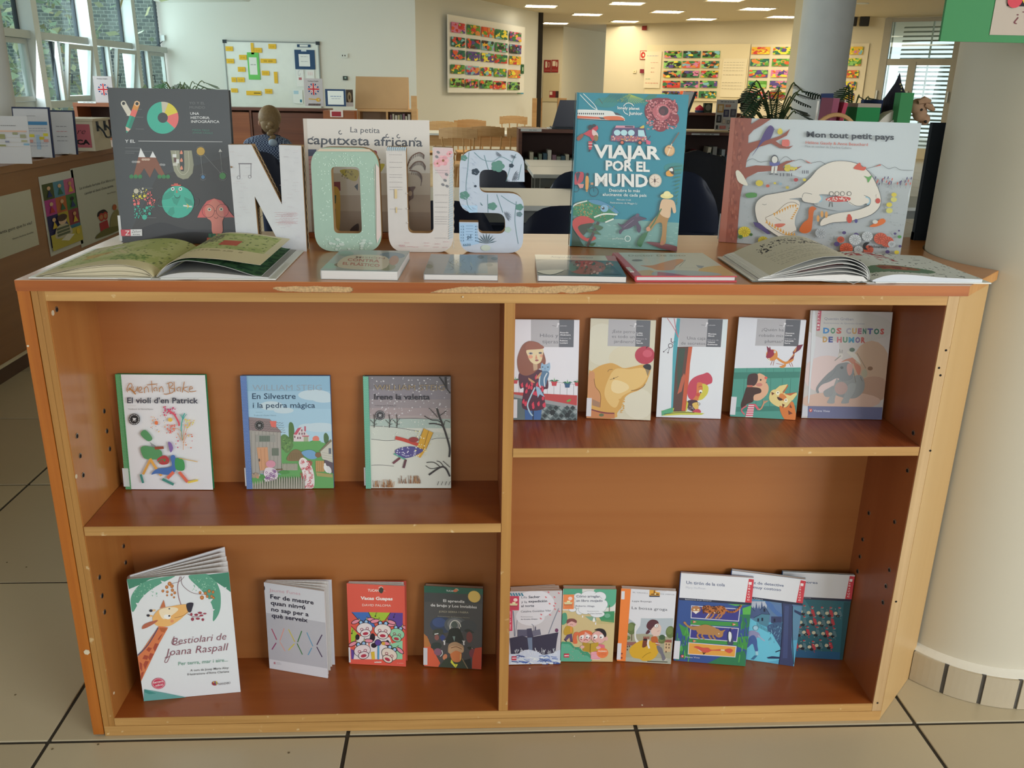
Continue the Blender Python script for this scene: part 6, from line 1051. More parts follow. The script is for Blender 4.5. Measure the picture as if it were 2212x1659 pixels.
def art_african(W, H):
 a = Art(W, H, [(560,68),(1475,72),(1485,852),(640,842)], 'cbc5bd')
 a.poly([(560,450),(1480,450),(1485,852),(640,842)], 'b5a796'); a.poly([(600,600),(1480,600),(1485,852),(640,842)], 'a08c78'); a.poly([(620,700),(1480,720),(1485,852),(640,842)], '8f7a68')
 a.text('La petita', 900,163,1112,40, '3c4048', 0.004,168,0.0); a.text('caputxeta africana', 593,248,1425,66, '3c4048', 0.014,262,0.0)
 for x, y in ((640,210),(760,225),(830,165),(1170,188),(1250,190),(1380,212)): a.arc(x, y, 12,30,280,6, '3c4048')
 a.poly([(575,285),(665,285),(660,330),(580,335)], '4a5068'); a.poly([(575,335),(650,330),(640,840),(600,830)], 'b08080')
 for y in range(360,800,34): a.line([(590, y),(640, y-6)], 4, '8a5a5c')
 a.poly([(575,370),(600,370),(590,430),(580,430)], 'b89a3c'); a.rect(598,620,640,720, '3f5a48')
 a.poly([(780,510),(840,508),(845,570),(780,560)], '7a2f34'); a.poly([(775,570),(838,572),(846,830),(800,835)], 'b98f34', True); a.rect(785,600,815,655, '34503c'); a.poly([(790,700),(815,690),(820,780),(795,770)], '5a4a34')
 a.poly([(835,430),(960,428),(955,500),(900,490)], 'a8983c', True); a.dots(30,850,432,950,490,4, ['6a5c20'], 4); a.poly([(1095,395),(1152,388),(1120,450),(1095,460)], 'b3a33c', True); a.line([(1100,390),(1118,350)], 8, '34503c'); a.ell(1075,310,22,20, '8a3a4c'); a.poly([(940,540),(965,520),(965,570)], '34404c')
 a.poly([(920,830),(975,790),(975,860),(940,865)], '3a2420', True)
 for p in ([(1310,420),(1340,340),(1400,305),(1438,325)], [(1330,420),(1370,375),(1420,370),(1447,405)], [(1330,430),(1390,440),(1418,470),(1418,512)]):
  a.line(p, 8, '6b4428', True)
  q = smooth_open(p, 5)
  for x, y in q[2:]: a.line([(x, y),(x-4, y+26)], 4, '4a2c1a')
 a.line([(1310,400),(1312,560)], 16, '54341f'); a.poly([(1310,560),(1340,545),(1375,545),(1360,575),(1360,620),(1330,645),(1335,695),(1312,690)], '5a3420', True); a.ell(1338,590,14,18, 'a08468')
 a.poly([(560,68),(585,68),(660,842),(640,842)], 'bdb2a6')
 return a
st = thing('book_stand', 'low brown wooden ledge under the African story book, behind the white letters', 'stand', (.40,.452, ZT))
MB().box(.0,.30,-.008,.040,0,.012, b=.001).build('ledge', W_SHELF, st)
MB().box(.02,.28,.026,.032,.012,.15, b=.001).build('back_rest', W_SHELF, st)
book("cream picture book with curly dark title, palm tree and yellow tower, behind the letters", (.415,.449), 3.0,.266,.238,.010,2.5, art_african(.266,.238), 'cfc8c0', 'bdb2a6', z=ZT+.012)
# books lying flat
def flat(label, a_, b_, dpt, T, art, cover, spine, rot=None, **k):
 W = math.hypot(b_[0]-a_[0], b_[1]-a_[1]); rz = math.degrees(math.atan2(b_[1]-a_[1], b_[0]-a_[0])) if rot is None else rot
 return book(label, a_, rz, W, dpt, T, 90, art(W, dpt), cover, spine, z=ZT, **k)
def art_plastic(W, H):
 a = Art(W, H, [(175,85),(640,78),(600,205),(45,235)], '9aa6a8')
 for x, y, rx, ry, c in ((220,110,60,18, '7fa09c'),(540,110,80,20, '5f7f94'),(110,200,70,20, '8fb0a8'),(520,180,60,26, '7f8a6c'),(210,190,60,14, '6b5a44'),(560,140,30,30, 'a0745a')): a.ell(x, y, rx, ry, c)
 a.poly([(240,125),(500,118),(500,200),(190,205)], 'c9c4b4', True); a.text('CONTRA', 245,158,470,18, 'b05a50', 0.02); a.text('EL PLÁSTICO', 215,186,478,18, 'b05a50', 0.02); a.text('MISIÓN', 300,135,500,10, '9c7a6c', 0.01)
 return a
def art_silver(W, H):
 a = Art(W, H, [(865,105),(1335,100),(1325,262),(790,262)], '9a9ca0')
 a.poly([(1000,110),(1260,105),(1250,250),(930,255)], '8298a8')
 g = random.Random(7)
 for _ in range(16): x, y = g.uniform(950,1200), g.uniform(130,240); a.line([(x, y),(x+g.uniform(-40,40), y+20),(x+g.uniform(-50,50), y+35)], 5, g.choice(['6a7a84', 'a9b4a0', '5a6870']), True)
 for x, y in ((1210,120),(1270,180),(1310,130)): a.ell(x, y, 24,12, '66757a')
 a.ell(840,200,26,16, '84877c')
 return a
def art_monsters(W, H):
 a = Art(W, H, [(1525,105),(2095,105),(2212,262),(1610,268)], '44606e')
 a.poly([(1525,105),(2030,105),(2060,145),(1548,145)], 'c4c3ba'); a.poly([(2030,105),(2095,105),(2130,148),(2060,145)], 'b86a74'); a.text('Amigos de monstruos', 1650,128,1950,12, '6a6f7c', 0.008)
 a.poly([(1560,160),(1780,150),(1800,220),(1600,240)], '6f7f90', True); a.ell(1930,200,130,54, '9c4c54'); a.ell(1840,190,40,44, '5a8080'); a.dots(50,1830,160,2100,250,8, ['b86a6a', '6a2c34', 'c9a0a0', '3f5a60'], 8); a.poly([(2080,170),(2180,250),(2040,250)], '3a4c5c'); a.poly([(1600,240),(1780,225),(1700,265)], 'b9c4c4', True)
 return a
def art_fox(W, H):
 a = Art(W, H, [(735,295),(1590,310),(1895,545),(880,540)], 'c2c9c6')
 a.poly([(900,500),(1050,480),(1120,550),(950,548)], 'ccae84', True); a.poly([(1540,470),(1780,440),(1895,545),(1600,545)], 'ccb07c', True); a.poly([(965,430),(1080,430),(1180,405),(1300,375),(1380,368),(1400,390),(1320,440),(1270,480),(1130,480),(1060,455)], 'cc8f70', True); a.poly([(1120,490),(1500,490),(1740,535),(1110,545)], '9fb4c2', True); a.poly([(1120,500),(1260,515),(1420,548),(1110,548)], '9c5a84')
 a.line([(1300,450),(1420,375),(1350,445)], 6, '7a8a94', True); a.line([(1300,455),(1640,460)], 5, '8a9298'); a.poly([(1510,430),(1590,440),(1560,465),(1530,455)], '8296ac'); a.ell(950,377,55,10, '7f8384'); a.text('Doctor De Soto', 880,335,1430,16, '8f8f80', 0.01,340)
 a.poly([(735,295),(790,295),(950,545),(880,540)], 'c06a74')
 return a
flat("thick white-edged paperback with faint red capitals, first of the flat books", (.507,.020),(.641,.014), .195,.016, art_plastic, '9fb0b0', 'd5d8dc', hard=False)
flat("silvery grey paperback lying flat in front of the last letter", (.685,.020),(.815,.016), .19,.010, art_silver, 'a9abb0', 'd0d2d6', hard=False)
flat("dark blue-grey paperback with a pink-red figure lying flat before the teal travel book", (.884,.014),(1.040,.006), .195,.011, art_monsters, '4a6270', 'c9ccd0', hard=False)
flat("hardback with pink-red cloth spine and a pale fox picture lying flat", (1.057,.014),(1.240,.018), .222,.011, art_fox, 'c6404e', 'c6404e', sticker=(0.004,.03,.07, 'd8d8d8'))
# open books
def leafcurve(p, n=18): return smooth_open(p, 4)
def sheet(curve, y0, y1, th=0.0004):
 """a page: curve of (x,z) from the gutter outwards, swept along y"""
 m = MB(); n = len(curve)
 for (a, b) in zip(curve, curve[1:]):
  d = Vector((b[0]-a[0], 0, b[1]-a[1])).normalized(); nn = Vector((-d.z, 0, d.x))*th
  m.add([(a[0], y0, a[1]),(b[0], y0, b[1]),(b[0], y1, b[1]),(a[0], y1, a[1]),(a[0]-nn.x, y0, a[1]-nn.z),(b[0]-nn.x, y0, b[1]-nn.z),(b[0]-nn.x, y1, b[1]-nn.z),(a[0]-nn.x, y1, a[1]-nn.z)], [(0,1,2,3),(7,6,5,4),(0,4,5,1),(3,2,6,7),(0,3,7,4),(1,5,6,2)])
 return m
def curved_print(curve, y0, y1, draw, parent, bgc, name='page_print', n=(44,36), lift=0.0005, material=None):
 """a page picture laid on the curved sheet as small coloured cells; draw(u,v) -> colour"""
 L = [0]
 for a, b in zip(curve, curve[1:]): L.append(L[-1]+math.hypot(b[0]-a[0], b[1]-a[1]))
 def P(u, v):
  s_ = u*L[-1]; i = 0
  while i < len(L)-2 and L[i+1] < s_: i += 1
  t = (s_-L[i])/max(L[i+1]-L[i], 1e-9); a, b = curve[i], curve[i+1]; d = Vector((b[0]-a[0], b[1]-a[1])).normalized(); sg = 1 if d.x > 0 else -1
  return (a[0]+(b[0]-a[0])*t-d.y*lift*sg, y0+(y1-y0)*v, a[1]+(b[1]-a[1])*t+d.x*lift*sg)
 m = MB(); nu, nv = n
 for j in range(nv):
  for i in range(nu):
   c = draw((i+.5)/nu, (j+.5)/nv)
   m.add([P(i/nu, j/nv), P((i+1)/nu, j/nv), P((i+1)/nu, (j+1)/nv), P(i/nu, (j+1)/nv)], [(0,1,2,3)], 0, lin(c or bgc))
 return m.build(name, material or PR_MATT, parent)
from mathutils import noise as _ns
def nz(x, y, s=0): return _ns.noise(Vector((x, y, s)))
M_PAPER = mat('cream_paper', 'e6dcc2', 0.75, var=0.02); M_PAPERW = mat('white_paper', 'e3e4e2', 0.7, var=0.02); M_BOARD = mat('white_book_board', 'dfe2dc', 0.4, var=0.02, coat=0.3)
ob = thing('open_book', 'open picture book with green meadow pages lying flat at the end by the dark book', 'book', (.228,.011, ZT))
HB = .262
MB().box(-.209,-.006,-.003, HB+.006,.0004,.0030, b=.0008).box(.010,.205,-.003, HB+.006,.0004,.0030, b=.0008).box(-.006,.010,0, HB+.003,.0004,.0016).build('cover', M_BOARD, ob)
def left_pic(u, v):
 if v < .16: return 'd9cfa6'
 n1 = nz(u*5, v*6,1); n2 = nz(u*26, v*30,2)
 if .18 < u < .48 and .18 < v < .46 and n1 > -.2 and n2 > -.1: return '6f8c4c' if n2 > .15 else '8fa862'
 if .42 < u < .62 and .42 < v < .60 and abs((u-.5)*1.3-(v-.5)) % .06 < .03: return 'd2ca9c'
 if .62 < u < .9 and .38 < v < .58 and n1 > -.25: return 'c9ad62' if n2 < .2 else 'a98c50'
 if .60 < u < .74 and .72 < v < .8: return 'cfcabc'
 if .62 < u < .66 and .72 < v < .76: return 'b8504c'
 if n2 > .42: return '7f8a5e'
 if .82 < u and n1 > .1: return 'cfc9a0'
 return 'b3bd78' if n1+n2*.4 > 0 else 'c3c88c'
def right_pic(u, v):
 if v < .34: return 'ddd3ac' if not (.26 < v < .29 and nz(u*80, v*9) > 0 and .1 < u < .8) else 'b9ae88'
 n1 = nz(u*5, v*6,4); n2 = nz(u*26, v*30,5)
 if .45 < u < .62 and .48 < v < .66: return 'c65f4c'
 if .2 < u < .4 and .6 < v < .9 and abs(u-.3-(v-.7)*.3) % .05 < .03: return '7d7a66'
 if u > .93 or v > .96: return 'd8d3b4'
 if n2 > .4: return '6d7f50'
 return 'a9b872' if n1+n2*.5 > 0 else 'bcc486'
cl = smooth_open([(-.002,.005),(-.012,.0145),(-.03,.0215),(-.055,.0255),(-.085,.0245),(-.12,.020),(-.16,.0115),(-.198,.0040)], 4)
pb = MB().prism([(-.002,.0032)]+[(x, z-.0012) for x, z in cl]+[(-.198,.0032)], 0, HB, 'XZ').build('page_block', stripemat('layered_cream_pages', 'a89c7c', 'efe6cc', 4,0.7), ob)
for k, (h_, e) in enumerate([(.0225,.192),(.0185,.188),(.0140,.186),(.0095,.190),(.0060,.196)]):
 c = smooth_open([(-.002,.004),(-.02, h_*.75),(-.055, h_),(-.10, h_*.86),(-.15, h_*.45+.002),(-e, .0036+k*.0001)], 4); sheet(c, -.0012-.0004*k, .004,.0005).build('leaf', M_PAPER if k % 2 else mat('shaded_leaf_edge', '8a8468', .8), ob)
sheet(cl, -.0015, HB).build('leaf', M_PAPER, ob); curved_print(cl, -.0015, HB, left_pic, ob, 'b3bd78', n=(56,44))
cr_ = smooth_open([(.003,.005),(.012,.016),(.030,.030),(.055,.0378),(.085,.0378),(.12,.0352),(.155,.0300),(.180,.0265)], 4)
sheet(cr_, -.001, HB).build('leaf', M_PAPER, ob); curved_print(cr_, -.001, HB, right_pic, ob, 'a9b872', n=(56,44))
c2 = smooth_open([(.004,.0045),(.02,.022),(.05,.0325),(.085,.0300),(.125,.0215),(.165,.0085),(.180,.0068)], 4)
sheet(c2,0, HB).build('leaf', M_PAPERW, ob); curved_print(c2,0, HB, lambda u, v: '1f4a30' if nz(u*20, v*24,7) > .05 else '3c6a40', ob, '2c5a38', n=(36,24))
c3 = smooth_open([(.008,.0040),(.03,.0098),(.06,.0128),(.10,.0120),(.15,.0078),(.192,.0050)], 4)
MB().prism([(.008,.0031)]+[(x, z) for x, z in c3]+[(.192,.0031)], .0, HB, 'XZ').build('page_block', stripemat('white_page_layers', '9a9a9c', 'f0f0ee', 4,.6), ob)
sheet(c3,-.001, HB).build('leaf', M_PAPERW, ob)
MB().tube([(-.06,-.004,.0020),(-.03,-.006,-.0000+.0007),(-.008,-.007,.0008),(.03,-.006,.0008),(.075,-.004,.0022)], .0005,6).build('plastic_sleeve_edge', mat('clear_film_edge', 'c9cccc', .2), ob)
ob2 = thing('open_book', 'open picture book with handwritten white page raised beside a round painted hat picture', 'book', (1.483,.016, ZT))
HB2 = .225
MB().box(.008,.222,-.002, HB2+.004,.0004,.0028, b=.0008).box(-.008,.008,0, HB2,.0004,.0016).build('cover', M_BOARD, ob2)
MB().grid(lambda s, t: (-.008-.208*s-.000*t, -.002+(HB2+.006)*t, .0008+.010*math.sin(PI*min(1, (1-s)*1.4))*(1-s)+.0004), 12,2).grid(lambda s, t: (-.008-.208*s, -.002+(HB2+.006)*t, .0032+.010*math.sin(PI*min(1, (1-s)*1.4))*(1-s)+.0004), 12,2).build('cover_board', M_BOARD, ob2)
def hand_page(u, v):
 if .60 < v < .86 and .15 < u < .85 and abs(nz(u*30, v*14,3)) < .09 and nz(u*5, v*9,1) > -.3: return '2f2f36'
 if v < .55 and v > .1 and (v*22) % 1 < .3 and .2 < u < .85 and nz(u*60, v*22,2) > -.1: return 'b4b1a4'
 return 'd3cfbf'
top = smooth_open([(-.003,.006),(-.006,.022),(-.020,.036),(-.045,.0455),(-.070,.0478),(-.105,.0440),(-.150,.0285),(-.186,.0120)], 4)
sheet(top, 0, HB2).build('leaf', M_PAPERW, ob2); curved_print(top, 0, HB2, hand_page, ob2, 'd3cfbf', n=(80,60))
for k, (h_, e, zt_) in enumerate([(.0415,.192,.0105),(.0350,.197,.0092),(.0275,.200,.0080),(.0200,.203,.0070)]):
 c = smooth_open([(-.004,.005),(-.012, h_*.62),(-.035, h_*.93),(-.065, h_),(-.105, h_*.80),(-.15, h_*.48+.001),(-e, zt_)], 4)
 sheet(c, .0, HB2,.0008).build('leaf', M_PAPERW, ob2)
 if k == 1: curved_print(c, 0,.03, lambda u, v: '8a3a34' if .3 < u < .7 else None, ob2, 'd8d8d6', n=(20,2), lift=-.0012)
MB().prism([(-.006,.004),(-.015,.0120),(-.05,.0155),(-.10,.0135),(-.16,.0085),(-.205,.0060),(-.205,.0036),(-.10,.0036),(-.012,.0034)], .0, HB2, 'XZ').build('page_block', M_PAGES, ob2)
def hat_page(u, v):
 dx, dy = (u-.36)/.34, (v-.24)/.15
 r = math.hypot(dx, dy)
 if r < 1: 
  ri = math.hypot((u-.34)/.24, (v-.28)/.09); return ('7a3a34' if nz(u*9, v*9) > 0 else 'a86a50') if ri < .6 else ('8c5a44' if ri < 1 and u > .2 else '5f7f68')
 if .80 < v < .95 and .12 < u < .30: return 'a84c50' if nz(u*20, v*22) > -.1 else 'cfd4d2'
 if v > .62 and .38 < u < .55 and nz(u*10, v*12,3) > .1: return '9c4048'
 if abs(nz(u*6, v*8,5)) < .016: return '5c6468'
 return 'cdd3d1'
tr_ = smooth_open([(.003,.006),(.02,.0125),(.045,.0165),(.08,.0155),(.13,.0115),(.18,.0095),(.205,.0085)], 4)
MB().prism([(.003,.003)]+[(x, z-.0005) for x, z in tr_]+[(.205,.003)], 0, HB2, 'XZ').build('page_block', stripemat('blue_white_page_layers', 'a9b6c4', 'f2f4f6', 4,.6), ob2)
sheet(tr_, -.0006, HB2).build('leaf', M_PAPERW, ob2); curved_print(tr_, -.0006, HB2, hat_page, ob2, 'cdd3d1', n=(72,54))
MB().tube([(-.05,-.004,.006),(-.035,-.007,.0008),(-.02,-.006,.0055),(-.006,-.008,.0008),(.02,-.006,.0012),(.045,-.004,.002)], .0005,6).build('plastic_sleeve_edge', mat('clear_film_edge', 'c9cccc', .2), ob2)
# the four letters
M_KRAFT = mat('kraft_board', 'b08a5c', .8, var=.12, scale=30); M_LET = mat('whitewashed_board', 'd9dadd', .75, var=.05, scale=25, bump=.3)
YL, YLB = .283,.312
def letter(label, col, quad, bb, outl=None, ring=None, draw=None, kids=None):
 x0, x1, z1 = bb; t = thing('decorative_letter', label, 'letter', (x0, YL, ZT), 0, 'papered display letters spelling a word'); m = MB(); mf = mat('paper_'+col, col, .75, var=.06, scale=40, bump=.2)
 if outl: m.prism([(x-x0, z) for x, z in outl], 0, YLB-YL, 'XZ', 0,1)
 else:
  A, B = ring; n = len(A); vs = [(x-x0, d, z) for d in (0, YLB-YL) for L in (A, B) for x, z in L]; fs = []; mi = []
  for k in range(n):
   j = (k+1) % n; fs += [(k, j, n+j, n+k),(2*n+k, 3*n+k, 3*n+j, 2*n+j),(k, 2*n+k, 2*n+j, j),(n+k, n+j, 3*n+j, 3*n+k)]; mi += [0,0,1,1]
  m.add(vs, fs); m.mi = mi
 m.build('letter_body', [mf, M_KRAFT], t)
 a = Art(x1-x0, z1, quad, None, 1.2); draw(a); a.build(t, 'paper_print', PR_MATT, (0,-.0003,0))
 if kids: kids(t, x0)
 return t
nN = [(.2997,.2065),(.344,.2073),(.3947,.093),(.3966,.2075),(.4394,.2067),(.4379,0),(.3914,0),(.3425,.1091),(.3437,0),(.2996,0)]
def dN(a):
 K = '77747c'
 a.line([(112,400),(205,400)], 7, K); a.line([(118,400),(122,495)], 4, K); a.line([(200,400),(198,490)], 4, K); a.ring(112,495,11,3, K); a.ring(190,490,11,3, K)
 g = random.Random(1)
 for _ in range(60): x = g.choice([g.uniform(60,190), g.uniform(410,540)]); a.line([(x, g.uniform(300,600)),(x+g.uniform(8,30), g.uniform(300,600))][:1]+[(x+g.uniform(8,40), 0)][:0] or [(x, 320),(x+20,320)], 2, 'b9b4ba') if False else a.scribble(x-20, g.uniform(300,980), x+15,4, g.choice(['bdb7bb', 'c2b6b8', 'b4b4ba']), 2)
 for _ in range(20): a.scribble(g.uniform(360,470), g.uniform(740,830), g.uniform(480,540), 5, 'c4a8ac', 2)
 a.poly([(58,415),(78,422),(60,430)], '8a6a4c')
def kN(t, x0):
 for i, (p, q) in enumerate([((.346,.204),(.396,.093)),((.4405,.204),(.439,.004)),((.3455,.004),(.3445,.105))]):
  n = 26; pts = []
  for k in range(n+1): f = k/n; pts.append((p[0]+(q[0]-p[0])*f-x0+.0008,.010+.006*(k % 2), p[1]+(q[1]-p[1])*f))
  MB().tube(pts, .0011,5).build('corrugation', mat('pale_kraft', 'cdb48a', .8), t)
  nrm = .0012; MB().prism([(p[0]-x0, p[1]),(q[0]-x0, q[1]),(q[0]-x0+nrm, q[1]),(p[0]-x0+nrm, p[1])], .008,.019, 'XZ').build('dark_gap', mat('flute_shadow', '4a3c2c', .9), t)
letter('white cardboard letter N with a stamped music note and corrugated edges', 'd6d8dc', [(42,268),(555,272),(598,1022),(95,1010)], (.2996,.4394,.207), nN, draw=dN, kids=kN)
RA = roundpoly([(.4553,.0006),(.5890,.0006),(.5882,.2045),(.4560,.2040)][::-1], .038,8); RB = roundpoly([(.4945,.0375),(.5500,.0375),(.5500,.1676),(.4945,.1676)][::-1], .010,8)
def dO(a):
 g = random.Random(2)
 for x0, y0, x1, y1 in ((650,330,760,800),(975,380,1075,900),(700,905,1040,1000),(760,330,980,420)):
  for _ in range(45): x, y = g.uniform(x0, x1), g.uniform(y0, y1); a.ell(x, y, 3.5,3.5, 'cfe0d6', 0,6) if not (760 < x < 980 and 420 < y < 900) else None
 a.line([(1075,420),(1082,930)], 3, 'cdbfb4'); a.poly([(1084,400),(1108,430),(1116,900),(1084,960)], 'cfc2bd')
 for _ in range(18): a.ell(g.uniform(700,1050), g.uniform(930,1005), g.uniform(10,22), 8, 'b9c9c0', 0,8)
 a.poly([(690,300),(1040,300),(1060,318),(670,318)], 'c7b9a6')
letter('mint green papered letter O with white dots and worn edges', 'a9c6b6', [(617,288),(1107,292),(1120,1020),(648,1020)], (.4553,.5890,.2045), ring=(RA, RB), draw=dO)
U_ = roundpoly([(.603,.2065),(.6415,.207),(.6425,.039),(.6936,.039),(.6936,.2076),(.7325,.2068),(.7336,.0005),(.603,.0005)], [.002,.002,.012,.012,.002,.002,.034,.034], 6)
def dU(a):
 g = random.Random(3)
 a.poly([(1478,290),(1612,290),(1612,420),(1560,520),(1478,420)], 'cdb9bb'); 
 for x, y, r in ((1545,375,36),(1505,395,26),(1590,330,22)):
  for k in range(6): t_ = k*PI/3; a.ell(x+r*.6*math.cos(t_), y+r*.6*math.sin(t_), r*.5, r*.42, 'd69aa2' if k % 2 else 'dcaab0')
  a.ell(x, y, r*.25, r*.25, '8a6a4c')
 for x, y in ((1500,350),(1570,470),(1560,510),(1545,540),(1575,550),(1510,320)): a.ell(x, y, 13,9, '7f8084', .5); 
 for y in range(340,930,17):
  a.poly([(1592, y),(1622, y-14),(1622, y-6),(1592, y+8)], 'a9bcc6')
  if g.random() < .6: x = g.choice([1170,1490]); a.scribble(x, y, x+90,3, '8a8488', 2)
 for k in range(9): a.poly([(1155+k*15,300),(1163+k*15,286),(1171+k*15,286),(1163+k*15,318)], 'a3b9c6')
 a.rect(1205,575,1222,640, 'cdb88c'); a.rect(1212,700,1222,740, 'cdb88c')
 for _ in range(12): x = g.uniform(1220,1560); a.scribble(x, g.uniform(940,990), x+40,4, 'c29aa0', 3)
def kU(t, x0):
 MB().tube([(.1300+.0012*(k % 2), .004,.2-.0066*k) for k in range(30)], .0012,5).build('lace_trim', mat('cream_lace', 'dcd4c4', .9), t)
 for z in (.118,.088,.060): MB().lathe([(.0001,-.0022),(.0022,0),(.0001,.0022)], (.0385,-.0012, z), 10).build('pearl_bead', mat('pearl', 'e8e6e4', .15), t)
letter('white letter U papered with sheet music and pink flowers, lace on its edge', 'd9d4d0', [(1148,285),(1612,285),(1628,1025),(1160,1025)], (.603,.7336,.2076), U_, draw=dU, kids=kU)
S_ = roundpoly([(.8756,.1431),(.8734,.2032),(.7465,.2033),(.7450,.082),(.8377,.0805),(.8387,.0395),(.7839,.0400),(.7839,.0620),(.7452,.0622),(.7465,.0005),(.8753,.0003),(.8752,.1205),(.7857,.1212),(.7857,.1656),(.8405,.1656),(.8416,.1431)],
               [.001,.035,.035,.030,.018,.014,.014,.001,.001,.030,.030,.030,.015,.014,.012,.001], 6)
def dS(a):
 G, D, V = '5f8a80', '3a4654', '6a8c94'
 a.poly([(1668,815),(1790,818),(1800,900),(1810,960),(1700,985),(1670,930)], '9fbfdc'); a.poly([(1680,690),(1795,690),(1795,740),(1740,742)], 'a9c6de')
 for k, y in enumerate(range(835,940,20)): a.text('12 13'[(k % 2)*3:(k % 2)*3+2], 1680, y+10,1702,12, '4a6480', .01); a.line([(1715, y),(1765, y)], 3, '6f8cae'); a.text('41', 1778, y+10,1795,12, '4a6480', .01)
 a.text('pI', 1726,925,1752,30, '33485c', .01); a.text('6600', 1695,978,1750,18, '4a6070', .01)
 for p in ([(1735,320),(1725,450),(1715,560),(1725,680),(1750,720)], [(1770,320),(1830,370),(1900,380),(1960,350),(2040,390)], [(2060,330),(2020,430),(1995,520)], [(2100,400),(2080,510)], [(1865,612),(1870,740)], [(1930,612),(1960,700),(1975,740)], [(1960,620),(2020,660),(2080,690)], [(2068,660),(2060,800),(2085,960)], [(1840,340),(1870,440)], [(1815,670),(1830,690),(1818,680)]): a.line(p, 4, V, True)
 for x, y, r, c in ((1700,360,22, G),(1780,455,26, D),(1935,415,44, G),(2030,410,16, D),(1705,620,32, G),(1900,695,30, G),(2090,700,26, G),(2090,750,20, '6a828a'),(2010,860,22, 'a9bfb4'),(1780,555,9, D)):
  for k in range(5): t_ = k*1.257; a.ell(x+r*.55*math.cos(t_), y+r*.5*math.sin(t_), r*.55, r*.45, c)
 for x, y, s, rot in ((1945,325,30,2.2),(2045,340,26,2.0),(2045,480,46,.4),(1995,770,44,-.5),(1860,960,78,-1.57),(2010,530-15,10,0)):
  for k in range(-4,5): t_ = rot+k*.33; a.poly([(x, y),(x+s*.6*math.cos(t_-.08), y+s*.6*math.sin(t_-.08)),(x+s*math.cos(t_), y+s*math.sin(t_)),(x+s*.6*math.cos(t_+.08), y+s*.6*math.sin(t_+.08))], D if s < 70 else '48606a')
 a.ell(1855,990,34,22, 'b9c6bc')
 g = random.Random(5)
 for _ in range(40):
  x, y = g.uniform(1690,1780), g.uniform(340,730); a.line([(x, y),(x+14, y+10)], 2, 'aab8cc')
letter('pale blue papered letter S with green leaves and dark flowers', 'c6d2e2', [(1664,303),(2125,305),(2120,1028),(1668,1026)], (.7450,.8756,.2033), S_, draw=dS)
# the room
WX, WY = -4.0,13.2
def pl2(p, q): d_ = Vector((q[0]-p[0], q[1]-p[1], 0)); L_ = d_.length; return (Vector((p[0], p[1], 0)), d_/L_, L_)
W1 = pl2((WX, WY),(-.05, WY)); W2 = pl2((-.05, WY),(2.22,17.71)); W3a = pl2((2.25,22.2),(3.17,21.84)); W3b = pl2((3.17,21.84),(4.63,24.15)); W4 = pl2((4.1,20.83),(13.5,13.67)); WL = pl2((-1.2775,0),(-1.2775,5))
def frame(pl): return pl[0], math.atan2(pl[1].y, pl[1].x)
def onw(pl, u, v):
 n_ = Vector((pl[1].y, -pl[1].x, 0)); p = onpl(u, v, pl[0], n_); return (p-pl[0]).dot(pl[1]), p.z
def wall(name, pl, z0=0, z1=CEIL, m=None, t=.12, holes=()):
 b = MB(); xs = 0
 for s0, s1, a0, a1 in holes: b.box(xs, s0,0, t, z0, z1).box(s0, s1,0, t, z0, a0).box(s0, s1,0, t, a1, z1); xs = s1
 b.box(xs, pl[2], 0, t, z0, z1); o = b.build(name, m or M_WALL, kind='structure'); o.location, r_ = frame(pl); o.rotation_euler.z = r_; return o
wall('wall_back', W1, z1=3.6); wall('wall_partition', W2); wall('wall_corridor', W3a, m=M_WALLC); wall('wall_recess', W3b, m=M_WALLC)
sW = onw(W4,1903,137)[0]; zt_ = onw(W4,1915,40)[1]; zb_ = onw(W4,1975,348)[1]
wall('wall_right', W4, m=M_WALLC, holes=[(sW, sW+6, max(zb_, .2), zt_)])
MB().box(2.22,2.32,17.71,22.4,0, CEIL).build('wall_passage', mat('dark_doorway', '2c2824', .9), kind='structure')
MB().box(-4.3,14,-6.2,26, CEIL, CEIL+.1).build('ceiling', M_CEIL, kind='structure')
MB().box(-7,13.5,-6.3,-6.15,0,.9).box(-7,-3,-6.3,-6.15,.9, CEIL).box(3.2,13.5,-6.3,-6.15,.9, CEIL).box(-3,3.2,-6.3,-6.15,2.5, CEIL).build('wall_front', M_WALL, kind='structure')  # unseen wall behind the camera; its window opening is assumed, to admit daylight
MB().box(13.5,13.6,-6.2,14,0, CEIL).build('wall_side', M_WALL, kind='structure')
MB().add([(-4.0,13.2,2.38),(-3.95,11.6,2.7),(-2.6,13.2,2.42),(-4,13.2,2.7),(-2.2,13.2,2.7)], [(0,1,2),(2,1,4),(0,2,4,3)]).build('ceiling_cove', M_WALL, kind='structure')
M_ALU = mat('grey_white_aluminium', 'b6c0c0', .4, var=.02); M_REV = mat('white_window_reveal', 'd2dcde', .6, var=.01); M_GASK = mat('dark_gasket', '27323c', .6); M_GL = glassmat('window_glass', (.93,1,.98), 0,.93)
MB().box(WX-.1, WX, -6.2, WY, 0,.42).box(WX-.1, WX, -6.2, WY, 2.66, CEIL).build('wall_left', M_WALL, kind='structure')
wn = 0
